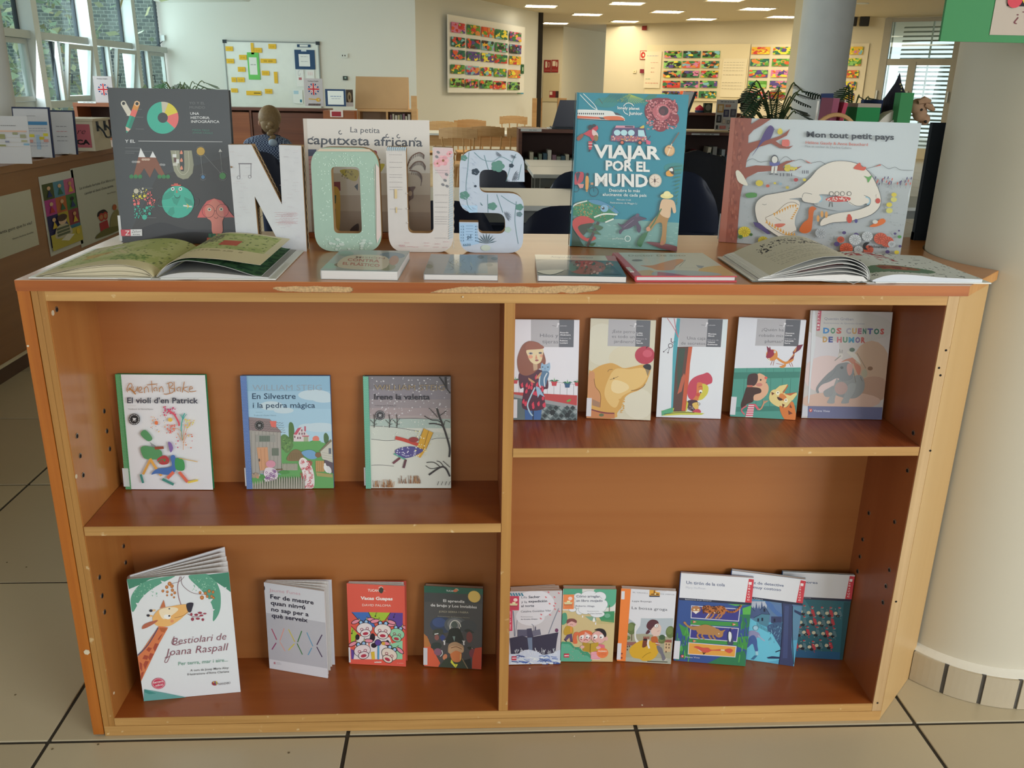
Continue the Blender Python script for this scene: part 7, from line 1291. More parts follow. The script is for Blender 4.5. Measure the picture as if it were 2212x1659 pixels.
for k in range(8):
 y1 = WY-.05-1.485*k; y0 = y1-1.485; wn += 1
 wv = thing('window_%d' % wn, 'white aluminium window bay', 'window'); wv['kind'] = 'structure'; del wv['label']; del wv['category']
 MB().box(WX-.04, WX+.16, y0-.0, y0+.13,.42,2.66).build('mullion', M_REV, wv); MB().box(WX-.03, WX+.05, y0+.13, y1,.94,1.02).box(WX-.03, WX+.11, y0+.13, y1,1.66,1.74).build('rail', M_ALU, wv)
 MB().box(WX-.03, WX+.01, y1-.03, y1-.005,1.74,2.66).box(WX-.03, WX+.01, y1-.03, y1,.42,.94).build('gasket', M_GASK, wv)
 ym = y0+.13+.70*.9; MB().box(WX-.03, WX+.06, ym-.035, ym+.035,1.02,1.66).build('mid_mullion', M_REV, wv); MB().box(WX-.025, WX+.01, ym-.06, ym-.036,1.02,1.66).build('gasket', M_GASK, wv)
 for n_, (a, b, c, d_) in enumerate(((y0+.13, y1,1.74,2.66),(y0+.13, ym-.03,1.02,1.66),(y0+.13, y1,.42,.94))): MB().box(WX-.006, WX, a, b, c, d_).build('pane', M_GL, wv)
 h_ = y1-.01-(ym+.035); cas = MB().box(0,.045,0, h_, 0,.05).box(0,.045,0, h_, .58,.63).box(0,.045,0,.05,.05,.58).box(0,.045, h_-.05, h_, .05,.58).build('casement', M_ALU, wv, loc=(WX+.02, ym+.035,1.025)); cas.rotation_euler.y = math.radians(9) if k in (1,2,4) else 0
 MB().box(.015,.02,.05, h_-.05,.05,.58).build('pane', M_GL, cas); MB().tube([(.045,.025,.30),(.075,.025,.30),(.075,.025,.20)], .007,6).build('handle', M_GASK, cas)
tb = MB(); MOR = mat('white_mortar', 'e6f0ee', .9); bx0, bx1, by = -8.2,-4.35,17.0
bd = thing('brick_building', 'grey brick building with white joints seen through the window', 'building', (0, by, 0)); MB().box(bx0, bx1,0,2,0,6).build('wall', MOR, bd); bb_ = MB(); g_ = random.Random(4)
for j in range(88):
 z = .06+j*.0665; x = bx0-(.07 if j % 2 else 0)
 while x < bx1: xa = max(x+.008, bx0); xe = min(x+.13, bx1); xe > xa and bb_.box(xa, xe, -.01,0, z, z+.05, g_.choice((0,0,1,2))); x += .14
bb_.build('brick', [mat('grey_brick', '8f9c9c', .9), mat('mid_grey_brick', '7f8e90', .9), mat('dark_grey_brick', '6c7c82', .9)], bd, kind='stuff')
def tree(label, x, y, h_, cols, seed, lean=.6):
 t = thing('tree', label, 'tree', (x, y, 0)); g = random.Random(seed)
 MB().tube(smooth_open([(0,0,0),(lean*.3,0, h_*.35),(lean*.7,.2, h_*.7),(lean, 0, h_)], 4), [.22,.2,.18,.17,.16,.15,.14,.13,.12,.11,.1,.08,.06][:13], 8).tube([(lean*.5,0, h_*.5),(-.8,.2, h_*.8)], [.09,.03], 6).tube([(lean*.6,0, h_*.6),(1.5,.3, h_*.85)], [.08,.03], 6).build('trunk', mat('pinkish_bark', 'c9b0a4', .9, var=.2), t)
 m = MB()
 for _ in range(2600):
  p = Vector((g.gauss(lean*.6,1.2), g.gauss(0,.9), g.uniform(.1, h_*1.1))); a, b = Vector((g.uniform(-1,1), g.uniform(-1,1), g.uniform(-1,1))).normalized()*.09, Vector((g.uniform(-1,1), g.uniform(-1,1), g.uniform(-1,1))).normalized()*.05; m.add([p-a, p-b, p+a, p+b], [(0,1,2,3)], g.randrange(3))
 m.build('foliage', [mat('leaf_'+c, c, .8) for c in cols], t, kind='stuff')
tree('leaning tree with pale trunk and grey-green leaves outside the windows', -7.6,12.2,3.6, ('a9bfa0', '8fae92', 'c2c9a4'), 1); tree('yellowish green tree beyond the window nearest the brick building', -8.8,15.2,4.2, ('b4bf98', 'c6bf96', '9cb498'), 2,.9); tree('bushy green tree outside, beside the left edge of the windows', -8.4,9.4,3.8, ('a4bd9c', '8aa884', 'bcc79c'), 3,.2)
MB().box(-30, WX-.1,-10,40,-.06,-.01).build('ground', mat('garden_ground', '8c9472', .9), kind='structure')
M_FR = mat('warm_grey_window_frame', 'a9a493', .5); wr = thing('window_%d' % (wn+1), '', ''); wr['kind'] = 'structure'; del wr['label']; del wr['category']; wr.location, r_ = frame(W4); wr.rotation_euler.z = r_
zm = onw(W4,1935,134)[1]; f = MB().box(sW, sW+6,-.02,.06, zm-.06, zm+.06).box(sW, sW+6,-.02,.06, zt_-.07, zt_).box(sW, sW+6,-.03,.07, zb_-.1, zb_+.02); ss = [sW, sW+.06]
for u, v in ((1966,170),(2046,120),(2052,200)): ss.append(onw(W4, u, v)[0])
for i, s_ in enumerate([sW+.04, ss[2], ss[4], ss[4]+1.2, ss[4]+2.4]): f.box(s_-.07, s_+.07,-.03,.06, zb_ if i != 1 else zb_, zt_ if i != 1 else zm)
f.build('window_frame', M_FR, wr); MB().box(sW, sW+6,.02,.025, zb_, zt_).build('pane', M_GL, wr)
me_s = MB().box(0,1.9,0,.06,0,.012).mesh('slat', mat('aluminium_slat', '96a0a0', .5)); k = 0; z = zb_+.1
while z < zt_-.15:
 for a in (0,2.0): o = bpy.data.objects.new('slat', me_s); COL.objects.link(o); o.parent = wr; o.location = (sW+.25+a, .45, z); o.rotation_euler.x = math.radians(24)
 z += .085
for dx in (0.05,.8,1.6,2.4): MB().box(sW+dx, sW+dx+.03,.40,.44, zb_, zt_).build('guide_rail', M_ALU, wr)
for s_ in (sW+.12, ss[2]+.1, ss[4]+.08): MB().box(s_-.12, s_-.095,-.07,-.03, zm-.75, zm-.55).build('window_handle', M_REV, wr)
MB().lathe([(.232,0),(.232, CEIL)], (4.075,7.0,0), 40).build('column', mat('bluish_white_column', 'd3d8d8', .6), smooth=True, kind='structure')
MB().box(5.0,5.5,10.1,10.5,0, CEIL).build('column', M_WALLC, kind='structure'); MB().lathe([(.085,0),(.085, CEIL)], (-1.70,3.42,0), 24).build('column', M_WALL, smooth=True, kind='structure')
M_LAMP = emat('lit_diffuser', 'fff2d8', 9); M_LOUV = mat('louvre', 'e8e2d0', .4)
def troffer(u, v, uw=None):
 c = at(u, v, z=CEIL); o = thing('ceiling_light', LL.pop(0), 'ceiling light', (c.x, c.y, CEIL), 0, 'square louvred ceiling lights')
 MB().box(-.31,.31,-.31,-.29,-.012,0).box(-.31,.31,.29,.31,-.012,0).box(-.31,-.29,-.29,.29,-.012,0).box(.29,.31,-.29,.29,-.012,0).build('frame', M_LOUV, o)
 for y in (-.15,.15): MB().box(-.28,.28, y-.08, y+.08,-.008,-.002).build('diffuser', M_LAMP, o)
 for i in range(6): MB().box(-.28+i*.11,-.272+i*.11,-.28,.28,-.014,-.004).build('louvre', M_LOUV, o)
LL = ['louvred ceiling light nearest the partition with the paintings', 'louvred ceiling light at the top edge above the travel book', 'louvred ceiling light above the fire extinguisher signs', 'louvred ceiling light deepest in the corridor corner', 'louvred ceiling light just in front of the fire alarm bell', 'louvred ceiling light above the first framed fire sign', 'louvred ceiling light beside the blue-white column top', 'louvred ceiling light over the middle of the painting wall', 'louvred ceiling light half hidden by the square column', 'louvred ceiling light cut by the top of the picture before the column']
for u, v in ((1168,13),(1354,7),(1268,31),(1200,50),(1349,46),(1441,25),(1635,19),(1514,41),(1690,36),(1568,-1)): troffer(u, v)
for i, (x, y) in enumerate(((1.5,10),(4.0,14),(6.5,16.5),(3.6,19.5))): area('ceiling_light_glow', (x, y, CEIL-.05),(x, y, 0), 2.2,2.2,62, (1,.88,.66))
c = at(1864,7, z=CEIL); dl = thing('downlight', 'small round ceiling downlight beside the blue-white column', 'ceiling light', (c.x, c.y, CEIL)); MB().lathe([(.10,0),(.10,-.01),(.085,-.012)], n=20).build('trim_ring', M_REV, dl); MB().lathe([(.08,-.008),(.0,-.008)], n=20).build('lamp', M_LAMP, dl)
# things on the walls
def wcard(pl, name, label, cat, u0, v0, u1, v1, col, off=.02, t=.006, group=None, draw=None, kind=None, parent=None):
 """a flat thing hung on a wall plane, from two picture corners"""
 um, vm = (u0+u1)/2, (v0+v1)/2; s0, s1 = onw(pl, u0, vm)[0], onw(pl, u1, vm)[0]; z1, z0 = onw(pl, um, v0)[1], onw(pl, um, v1)[1]; W, H = s1-s0, z1-z0
 a = Art(W, H, None, None, 1.15); a.mb.box(0, W, 0, t, 0, H, col=a.c(col)); a.step = .00025; a.z = .0004
 if draw: draw(a)
 o = a.mb.build(name, PR_MATT, parent); p0, r_ = frame(pl); n_ = Vector((pl[1].y, -pl[1].x, 0)); loc = p0+pl[1]*s0+n_*off
 o.location = (loc.x, loc.y, z0); o.rotation_euler.z = r_
 if label: tag(o, label, cat, group)
 if kind: o['kind'] = kind
 return o
R1 = lambda a, x0, y0, x1, y1, c: a.poly([(x0, y0),(x1, y0),(x1, y1),(x0, y1)], c)
def writing(x0, x1, ys, c, h=.02, wd=.012):
 def d_(a):
  for y in ys: a.scribble(x0, y, x1, h, c, wd, 3)
 return d_
wb = thing('whiteboard', 'large white magnetic board with yellow notes on the back wall', 'whiteboard', (0, WY-.03,0)); a_, b_ = at(485,90, y=WY-.03), at(686,90, y=WY-.03)
MB().box(a_.x, b_.x, 0,.015,.84, a_.z).build('panel', mat('white_enamel', 'dfe8e4', .25), wb); MB().box(a_.x-.015, b_.x+.015,-.006,.018, a_.z, a_.z+.018).box(a_.x-.018, a_.x, -.006,.018,.84, a_.z).box(b_.x, b_.x+.018,-.006,.018,.84, a_.z).build('frame', mat('thin_grey_frame', '8f9898', .4), wb)
for x in (a_.x, b_.x): MB().box(x-.03, x+.03,-.01,.02, a_.z-.02, a_.z+.03).build('corner_cap', M_GASK, wb)
cz = lambda x, y: (440+x/4.254,60+y/4.254)
NT = [(208,172,275,215),(216,285,285,328),(332,250,400,295),(440,140,466,245),(470,185,540,230),(600,150,670,195),(528,285,670,325),(320,360,388,405),(540,395,608,438),(652,405,684,510),(262,455,306,500),(314,455,382,500),(258,556,318,594),(398,580,535,620),(568,562,636,606)]
NL = ['upper left corner of the whiteboard', 'left edge of the whiteboard, second down', 'just left above the green card', 'stuck upright over the green card', 'right of the upright strip on the green card', 'topmost right of the green card', 'double width, right of the green card', 'left of the green card centre', 'below the double-width note', 'narrow upright at the right of the notes', 'small, left of a pair below the green card', 'right one of the pair below the green card', 'lowest at the left of the whiteboard', 'with dark writing at the bottom of the whiteboard', 'lowest on the right, beside the written one']
for i, ((x0, y0, x1, y1), l) in enumerate(zip(NT, NL)):
 p, q = cz(x0, y0), cz(x1, y1); wcard(W1, 'sticky_note', 'yellow paper note, '+l, 'note', p[0], p[1], q[0], q[1], 'e3ba3e', .045,.002, 'yellow notes on the whiteboard', (lambda a: a.scribble(.5,.5,.95,.12, '2a2a20', .05)) if i == 13 else writing(.2,.8, (.45,.65), 'a8862c', .08,.03))
def W1c(n, l, c, x0, y0, x1, y1, col, d=None, off=.045, g=None): p, q = cz(x0, y0), cz(x1, y1); wcard(W1, n, l, c, p[0], p[1], q[0], q[1], col, off, .003, g, d)
W1c('card', 'bright green card with a white sheet in the middle of the whiteboard', 'card', 412,228,518,476, '6cc468', lambda a: (R1(a, .13,.18,.8,.82, 'dfe6e4'), a.scribble(.25,.45,.7,.05, '5a6668', .04)))
W1c('sign', 'small navy heading card at the top right of the whiteboard', 'card', 862,154,986,180, '2c4a6c', lambda a: R1(a, .2,.15,.8,.8, 'dfe6e8'))
W1c('notice', 'large navy card with a white page on the whiteboard', 'card', 842,204,1026,382, '2f4d72', lambda a: (R1(a, .2,.22,.75,.85, 'e0e6e8'), R1(a, .34,.0,.6,.08, 'c9d6e0'), a.scribble(.3,.35,.65,.03, '6a7a8c', .015), a.scribble(.3,.6,.65,.03, '6a7a8c', .015)))
W1c('notice', 'small white sheet with a red mark below the navy card', 'card', 858,388,926,540, 'dfe4e6', lambda a: (R1(a, .3,.45,.7,.6, 'b06a74'), a.arc(.4,.2,.15,0,300,.03, '6a7a9a')))
W1c('notice', 'small white sheet with pink writing next to the one with a red mark', 'card', 946,388,1022,470, 'dfe4e6', writing(.2,.8, (.25,.4,.55), 'c86a7c', .06,.03))
W1c('notice', 'pale sheet with a light blue square at the foot of the whiteboard', 'card', 826,572,914,696, 'dde6ea', lambda a: (R1(a, .1,.05,.6,.3, 'a9cce0'), R1(a, .7,.7,.9,.9, '2f7a96')))
W1c('wall_socket', 'white double socket high on the back wall', 'socket', 1262,236,1326,276, 'cfd6d4', lambda a: (a.ell(.25,.5,.08,.2, '3a3a3a'), a.ell(.6,.5,.08,.2, '3a3a3a')), .03)
W1c('thermostat', 'small black and grey wall box above the lectern', 'thermostat', 1282,444,1326,482, '3c4644', lambda a: R1(a, .3,.25,.7,.6, '8fa8a4'), .03)
q = at(352,82, y=WY-.02); cb = thing('cable_box', 'small white junction box with a dark wire by the window corner', 'socket', (q.x, WY-.02, q.z)); MB().box(-.03,.03,-.03,.02,-.04,.04).build('box', M_REV, cb); MB().tube(smooth_open([(0,-.03,-.05),(-.06,-.06,-.1),(-.14,-.08,-.14),(-.22,-.1,-.2)], 4), .006,5).build('wire', M_GASK, cb)
PB = wcard(W2, 'painting_board', "big white board of children's paintings hung on the partition", 'board', 957,45,1123,200, 'e4e6e2', .10,.02)
hue = ['d9603a', 'e0b23c', '5f9a3c', '3a7a4c', 'c9443c', '7fb8c4', 'cf7fa8', '5a4a8c', 'e6d84c', '2f6a5a', 'd98a4c', '8cc46a']
cname = ['red-orange', 'golden', 'leaf green', 'dark green', 'red', 'light blue', 'pink', 'violet', 'lemon', 'teal', 'orange', 'light green']; order = ['first', 'second', 'third', 'fourth', 'fifth']; rown = ['top row', 'second row', 'middle row', 'fourth row', 'bottom row']
def painting(pl, u0, v0, u1, v1, where, seed, off, dark=0):
 g = random.Random(seed); ks = g.sample(range(12), 5); base = ks[0]
 def d_(a):
  for _ in range(26): x, y = g.random(), g.random(); r = g.uniform(.06,.2); pts = [(x+r*g.uniform(.5,1.2)*math.cos(t*PI/4), y+r*1.4*g.uniform(.5,1.2)*math.sin(t*PI/4)) for t in range(8)]; a.poly([(min(max(p, 0), 1), min(max(q_, 0), 1)) for p, q_ in pts], g.choice([hue[i] for i in ks]+(['25302c', '4a3a30'] if dark else [])), True)
 wcard(pl, 'painting', '%s and %s painting, %s' % (cname[ks[0]], cname[ks[1]], where), 'painting', u0, v0, u1, v1, hue[base], off, .003, "children's small abstract paintings", d_)
cxr = lambda x, y: (880+x/3.95, y/3.95)
for r in range(5):
 for c_ in range(5):
  xa = [318,456,580,698,822][c_]+[0,0,-2,-8,-14][r]*(1 if c_ else .4); xb = xa+[118,110,108,105,100][c_]; ya = [195,318,428,552,668][r]+c_*[20,16,13,11,8][r]; yb = ya+[86,84,78,76,74][r]-c_*2; p, q = cxr(xa, ya), cxr(xb, yb)
  painting(W2, p[0], p[1], q[0], q[1], '%s in the %s of the partition board' % (order[c_], rown[r]), r*5+c_, .125, r in (1,4))
wcard(W2, 'exit_sign', 'green exit sign seen edge-on at the end of the partition', 'sign', 1114.5,139,1120,159, '1f5a34', .12,.02, draw=lambda a: R1(a, .3,.3,.7,.7, 'a9d0b0')); wcard(W2, 'wall_label', 'tiny green and blue label below the exit sign', 'label', 1116,200,1129,203, '7ab08c', .02,.004, draw=lambda a: R1(a, .5,0,1,1, '4a9ac0'))
cx6 = lambda x, y: (1160+x/5.925, y/5.925)
def S6(pl, n, l, c, x0, y0, x1, y1, col, d=None, off=.02, g=None): p, q = cx6(x0, y0), cx6(x1, y1); return wcard(pl, n, l, c, p[0], p[1], q[0], q[1], col, off, .01, g, d)
fs_ = lambda k: (lambda a: (R1(a, .2,.12,.45,.62, 'd8c8ae'), a.arc(.7,.38,.12,0,360,.05, 'd8c8ae', .2), a.scribble(.12,.82,.9,.04, 'c9a08c', .03)) if k else (R1(a, .15,.1,.6,.5, 'd8c8ae'), a.ell(.78,.35,.09,.22, 'd8c8ae'), a.scribble(.12,.82,.9,.04, 'c9a08c', .03)))
S6(W3a, 'fire_sign', 'red extinguisher sign above the hose cabinet, beside the dark doorway', 'sign', 92,768,180,926, '8f2a24', fs_(1)); S6(W3a, 'fire_sign', 'red hose sign, right one of the pair above the cabinet', 'sign', 186,766,275,926, '8f2a24', fs_(0))
S6(W3a, 'hose_cabinet', 'cream flush fire hose cabinet door under the two red signs', 'cabinet', 75,940,286,1300, 'c2b48e', lambda a: (R1(a, .42,.62,.98,.86, '8a2a28'), R1(a, .44,.64,.6,.76, 'd9c9b0'), R1(a, .80,.62,.98,.86, '3a2420')))
S6(W4, 'alarm_bell', 'dark red round alarm bell under the ceiling', 'alarm', 1358,332,1418,388, '7a2420', None, .06); S6(W4, 'fire_sign', 'framed red and white hose reel sign left of the paper sheet', 'sign', 1322,648,1402,762, 'b04434', lambda a: (R1(a, .1,.08,.95,.92, 'e0cfb4'), a.ell(.5,.5,.36,.36, 'b03428'), a.ell(.55,.5,.14,.14, 'e0cfb4')))
S6(W4, 'light_switch', 'small cream light switch left of the red call point', 'switch', 1232,898,1272,936, 'd6caa4', lambda a: R1(a, .35,.3,.6,.7, '8a8060')); S6(W4, 'call_point', 'dark red fire call point box below the framed sign', 'alarm', 1328,886,1380,936, '7a2430', None, .05)
cw = lambda x, y: (1300+x/3.95, y/3.95)
def S4(n, l, c, x0, y0, x1, y1, col, d=None, off=.04): p, q = cw(x0, y0), cw(x1, y1); return wcard(W4, n, l, c, p[0], p[1], q[0], q[1], col, off, .006, None, d)
S4('painting_board', 'cream board holding rows of landscape paintings and written sheets', 'board', 380,380,1252,860, 'd6caa6', None, .04)
S4('paper_sheet', 'curling paper sheet with red and green handwriting at the left of the board', 'poster', 374,440,512,752, 'dad0b2', lambda a: [a.scribble(x, y, x2,.04, c, .02,3) for x, y, x2, c in ((.1,.12,.8, '8a7a9c'),(.35,.3,.85, 'cf8a7a'),(.4,.45,.6, 'b5483a'),(.4,.56,.6, 'b5483a'),(.1,.75,.4, '6fa87a'),(.1,.86,.9, 'cf6a5a'))], .06)
S4('paper_sheet', 'large paper sheet with faint pencil writing at the right of the board', 'poster', 1030,500,1235,830, 'd9cfb0', lambda a: [a.scribble(.05, y, .9,.03, '9a927c', .012,3) for y in (.1,.17,.24,.31,.42,.62,.70,.78)], .06)
for r in range(5):
 for c_ in range(3):
  xa = [543,704,868][c_]-r*[5,7,8][c_]; ya = [436,522,604,690,778][r]; p, q = cw(xa, ya), cw(xa+148, ya+58); painting(W4, p[0], p[1], q[0], q[1], '%s in the %s of the cream board' % (order[c_], rown[r]), 100+r*3+c_, .06,1)
S4('painting_board', 'second pale board with paintings, partly behind the leaves and columns', 'board', 1258,376,2250,900, 'd9cfb2', None, .03)
for r in range(5):
 for c_ in range(2):
  xa = [1284,1468][c_]-r*10; ya = [402,502,598,690,782][r]; p, q = cw(xa, ya), cw(xa+[158,150][c_], ya+62); painting(W4, p[0], p[1], q[0], q[1], '%s in the %s of the second board' % (order[c_], rown[r]), 140+r*2+c_, .05)
 p = 1836-r*3.5; painting(W4, p, [101,126,152,176,202][r], p+30-r*1.5, [118,142,168,194,217][r], '%s down, right of the blue-white column' % order[r], 160+r, .05)
for i, (u, l) in enumerate(((1848, 'black wall speaker close to the blue-white column'),(1874, 'black wall speaker nearer the window'))):
 s_, z_ = onw(W4, u, 47); o = thing('speaker', l, 'speaker'); n_ = Vector((W4[1].y, -W4[1].x, 0)); p = W4[0]+W4[1]*s_+n_*.25; o.location = (p.x, p.y, z_); o.rotation_euler = (.25,0, frame(W4)[1]+.3)
 MB().box(-.09,.09,-.08,.08,-.09,.09, b=.015).build('speaker_box', mat('black_plastic', '1c1c1c', .5), o); MB().tube([(0,.08,.05),(0,.27,.09)], .012,6).build('bracket', M_GASK, o)
# furniture
W_DARK = wood('dark_brown_shelf_wood', '4f2a18', '6d3c24', 'X', .5,.3); W_DKIN = mat('dark_shelf_inside', '3a2016', .7, var=.1); W_ORNG = wood('reddish_panel_wood', '7d4526', '9a5c34', 'X', .5,.3); W_LITE = wood('light_beech', 'b58a58', 'd0aa78', 'X', .5,.4); W_CNT = wood('brown_counter_wood', '84521f', '9a6630', 'Y', .45,.25,.2)
def shelfunit(label, x0, x1, y0, y1, h, zs, m, minn, books=(), cat='bookcase', div=(), name='shelf_unit'):
 t = thing(name, label, cat, (x0, y0,0)); W, D = x1-x0, y1-y0
 MB().box(0, W, -.005, D, h-.03, h).build('top', m, t); MB().box(0,.03,0, D, 0, h-.03).build('side', m, t); MB().box(W-.03, W, 0, D, 0, h-.03).build('side', m, t); MB().box(.03, W-.03, D-.02, D, .04, h-.03).build('back', minn, t); MB().box(.03, W-.03,.02, D-.02,.0,.08).build('plinth', m, t)
 for z in zs: MB().box(.03, W-.03,.01, D-.02, z-.02, z).build('shelf', m, t)
 for x in div: MB().box(x-.012, x+.012,.005, D-.02,.08, h-.03).build('divider', m, t)
 return t
bcol = ['7f8a7a', 'a83c48', 'c9c4b0', '8c8c88', '5a7a6c', 'b9b08c', '3a5a6a', '8a6a78', 'd0ccc0', '4f6a5c', '9aa4a8', 'b8a878']; bnm = ['sage', 'crimson', 'cream', 'grey', 'green', 'straw', 'slate blue', 'mauve', 'white', 'dark green', 'silver', 'sand']
ORD = 'first second third fourth fifth sixth seventh eighth ninth tenth eleventh twelfth thirteenth fourteenth fifteenth sixteenth seventeenth eighteenth nineteenth twentieth twenty-first twenty-second twenty-third twenty-fourth twenty-fifth twenty-sixth'.split()
def bookrow(x0, x1, y, z, n, seed, where, hmin=.16, hmax=.26):
 g = random.Random(seed); w_ = (x1-x0)/n
 for i in range(n):
  k = g.randrange(12); h_ = g.uniform(hmin, hmax); o = MB().box(-.45*w_, .45*w_*g.uniform(.5,1), 0,.16,0, h_).build('book', mat('shelfbook_'+bcol[k], bcol[k], .6)); o.location = (x0+(i+.5)*w_, y, z+.004); o.rotation_euler.y = g.choice((0,0,0,.08,.14)) if h_ > .2 else 0
  tag(o, '%s book, %s from left %s' % (bnm[k], ORD[i], where), 'book', 'row of books '+where)
A0 = at(1120,272, y=6.2); shelfunit('dark brown bookshelf with open front holding small books behind the white tables', 1.20,2.32,6.2,6.5,.925, (.58,.3), W_DARK, W_DKIN); bookrow(1.26,2.28,6.23,.58,26,2, 'on the shelf below the laptop', .08,.17)
wcard(pl2((0,6.19),(1,6.19)), 'shelf_label', 'narrow white label strip on the shelf edge below the laptop', 'label', 1125,278,1170,284, 'c9cccc', 0,.003, draw=writing(.4,.8, (.5,), '6a7070', .05,.02))
shelfunit('dark bookshelf with two rows of books between the travel book and the tree book', 2.62,3.9,6.7,7.0,.90, (.46,.1), W_DARK, W_DKIN); bookrow(2.70,3.55,6.73,.46,20,5, 'on the upper shelf past the travel book', .18,.34); bookrow(2.70,3.55,6.73,.1,18,6, 'on the lower shelf past the travel book', .18,.30)
wcard(pl2((0,6.69),(1,6.69)), 'shelf_label', 'narrow white label strip on the dark shelf right of the travel book', 'label', 1494,288,1554,292, 'b9bcbc', 0,.003, draw=writing(.3,.8, (.5,), '5a6060', .05,.02))
sh = MB().box(2.66,3.9,6.66,6.99,.90,.912).build('shelf_runner', mat('pale_top_board', 'c2ab7c', .5)); tag(sh, 'pale board lying on top of the dark bookshelf', 'board')
cabn = shelfunit('long low brown cabinet with closed back under the whiteboard', -2.9,-.98,10.0,10.4,.955, (), W_DARK, W_ORNG, (), 'cabinet', (.95,), 'cabinet'); MB().box(.03,.93,.02,.03,.1,.9).build('panel', W_ORNG, cabn); MB().box(.97,1.89,.02,.03,.1,.9).build('panel', W_DARK, cabn)
sm = shelfunit('small orange-brown cabinet carrying a red-framed card', -1.0,-.62,9.7,9.98,.945, (), W_ORNG, W_ORNG, (), 'cabinet', (), 'cabinet'); MB().box(.03,.35,-.002,.01,.08,.915).build('door', W_ORNG, sm)
wcard(pl2((0,9.69),(1,9.69)), 'framed_card', 'white card with a dark red rectangle on the small cabinet', 'card', 713,238,741,253, 'd6ccc8', 0,.006, draw=lambda a: R1(a, .12,.2,.85,.9, '96303c'))
shelfunit('light wooden shelf unit with a tall end post behind the African story book', -.62,.12,10.0,10.35,.965, (.62,.3), W_LITE, mat('pale_shelf_back', 'b9a690', .7),(), 'bookcase', (.37,)); o = MB().box(.06,.13,9.93,9.995,0,1.13).build('end_post', W_LITE); tag(o, 'upright light wooden post at the end of the light shelf unit', 'post')
bookrow(-.22,.04,10.05,.79,8,9, 'on the light shelf unit', .08,.12)
for (u, v0, l) in ((1155,212, 'wooden corner post beside the partition end'),(1167,212, 'darker wooden post by the dark doorway'),(1214,212, 'broad wooden post in front of the hose cabinet')):
 p = at(u, v0, y=16.8 if u < 1160 else 18.5); w_ = .045 if u != 1214 else .10; o = MB().box(-w_, w_, -.04,.04,0, p.z).build('wooden_post', W_LITE, loc=(p.x, p.y, 0)); tag(o, l, 'post')
lx0, lx1 = at(768,230, y=10.1).x, at(882,230, y=10.1).x; lt = thing('display_lectern', 'sloping light wooden display stand with three picture sheets on the shelf unit', 'stand', (lx0,10.05,.966)); LW = lx1-lx0
MB().prism([(.0,0),(.28,0),(.22,.38),(.20,.38)], 0,.012, 'YZ').build('side', W_ORNG, lt); MB().prism([(.0,0),(.28,0),(.22,.38),(.20,.38)], LW-.012, LW, 'YZ').build('side', W_LITE, lt)
fr = MB().obox((LW/2,.105,.19),(1,0,0), Vector((0,.38,-.2)).normalized(), Vector((0,.2,.38)).normalized(), LW/2,.008,.215).build('sloping_board', mat('dull_beech_board', 'a98c68', .6), lt)
for i in range(3):
 a = Art(.17,.24, None, 'd6d8d0', 1.1); a.step = .0003; a.z = .001; g = random.Random(i); R1(a, .05,.04,.95,.12, '3f4a3c'); [a.ell(g.uniform(.15,.85), g.uniform(.3,.9), .06,.05, c) for c in ('c94a4a', '3f7a4c', 'd9b84c', 'c9846a', '2c3a34')]
 if i == 0: a.line([(.85,.15),(.95,.95)], .08, 'cfae3c')
 ar = a.build(lt, 'picture_sheet', PR_MATT, (.03+i*.205,.075,.135),(-math.atan2(.2,.38), 0,0))
a = Art(.06,.09, None, 'd9dcd8', 1.1); a.build(lt, 'tag', PR_MATT, (LW*.55,.016,.03),(-math.atan2(.2,.38), 0,0))
F10 = pl2((0,9.9),(1,9.9)); cz2 = lambda *a: sum((cz(a[i], a[i+1]) for i in (0,2)),())
def stand_card(n, l, c, pl, box, col, d, t=.01, foot=True):
 o = wcard(pl, n, l, c, *box, col, 0, t, None, d); return o
def flagkey(a, key=True):
 cx_, cy2 = .5,.38 if key else .5; r = .3; H = a.h/a.w; ry = r/H
 a.ell(cx_, cy2, r, ry, '2c4078'); [a.line([(cx_-r*.7*s_, cy2-ry*.7),(cx_+r*.7*s_, cy2+ry*.7)], .1, 'd6d6d6') for s_ in (1,-1)]; [a.line([(cx_-r*.7*s_, cy2-ry*.7),(cx_+r*.7*s_, cy2+ry*.7)], .03, 'b8404c') for s_ in (1,-1)]
 for wd, c in ((.14, 'd6d6d6'),(.08, 'b8303c')): a.line([(cx_-r, cy2),(cx_+r, cy2)], wd, c); a.line([(cx_, cy2-ry),(cx_, cy2+ry)], wd, c)
 a.text('Reading in English', .22,.11,.78,.035, '3c3c40', .01)
 if key: a.line([(.22,.73),(.6,.75)], .05, 'c9a03c'); a.ell(.72,.76,.12,.07, 'c9a03c'); a.ell(.76,.76,.04,.02, 'b9b4b4'); [a.line([(.2+k*.06,.97),(.22+k*.06,.9)], .04, '4a3a3a') for k in range(11)]
stand_card('poster_stand', 'grey poster with a round union flag and a golden key on the back cabinet', 'poster', F10, cz2(925,466,1096,722), 'b4b2b6', flagkey)
ws_ = stand_card('poster_stand', 'grey poster with a round union flag standing near the windows', 'poster', pl2((0,6.6),(1,6.6)),(203,159,243,216), 'b8b6b8', lambda a: flagkey(a, False)); ws_.location.z = 1.072
stand_card('framed_sign', 'white notice in a navy frame standing on the small cabinet', 'sign', pl2((0,9.8),(1,9.8)), cz2(1118,564,1305,722), '2c466a', lambda a: (R1(a, .12,.1,.9,.9, 'dfe8f2'), a.scribble(.25,.42,.8,.03, '6a86b0', .03), a.scribble(.3,.55,.75,.03, '8a9ab0', .02)))
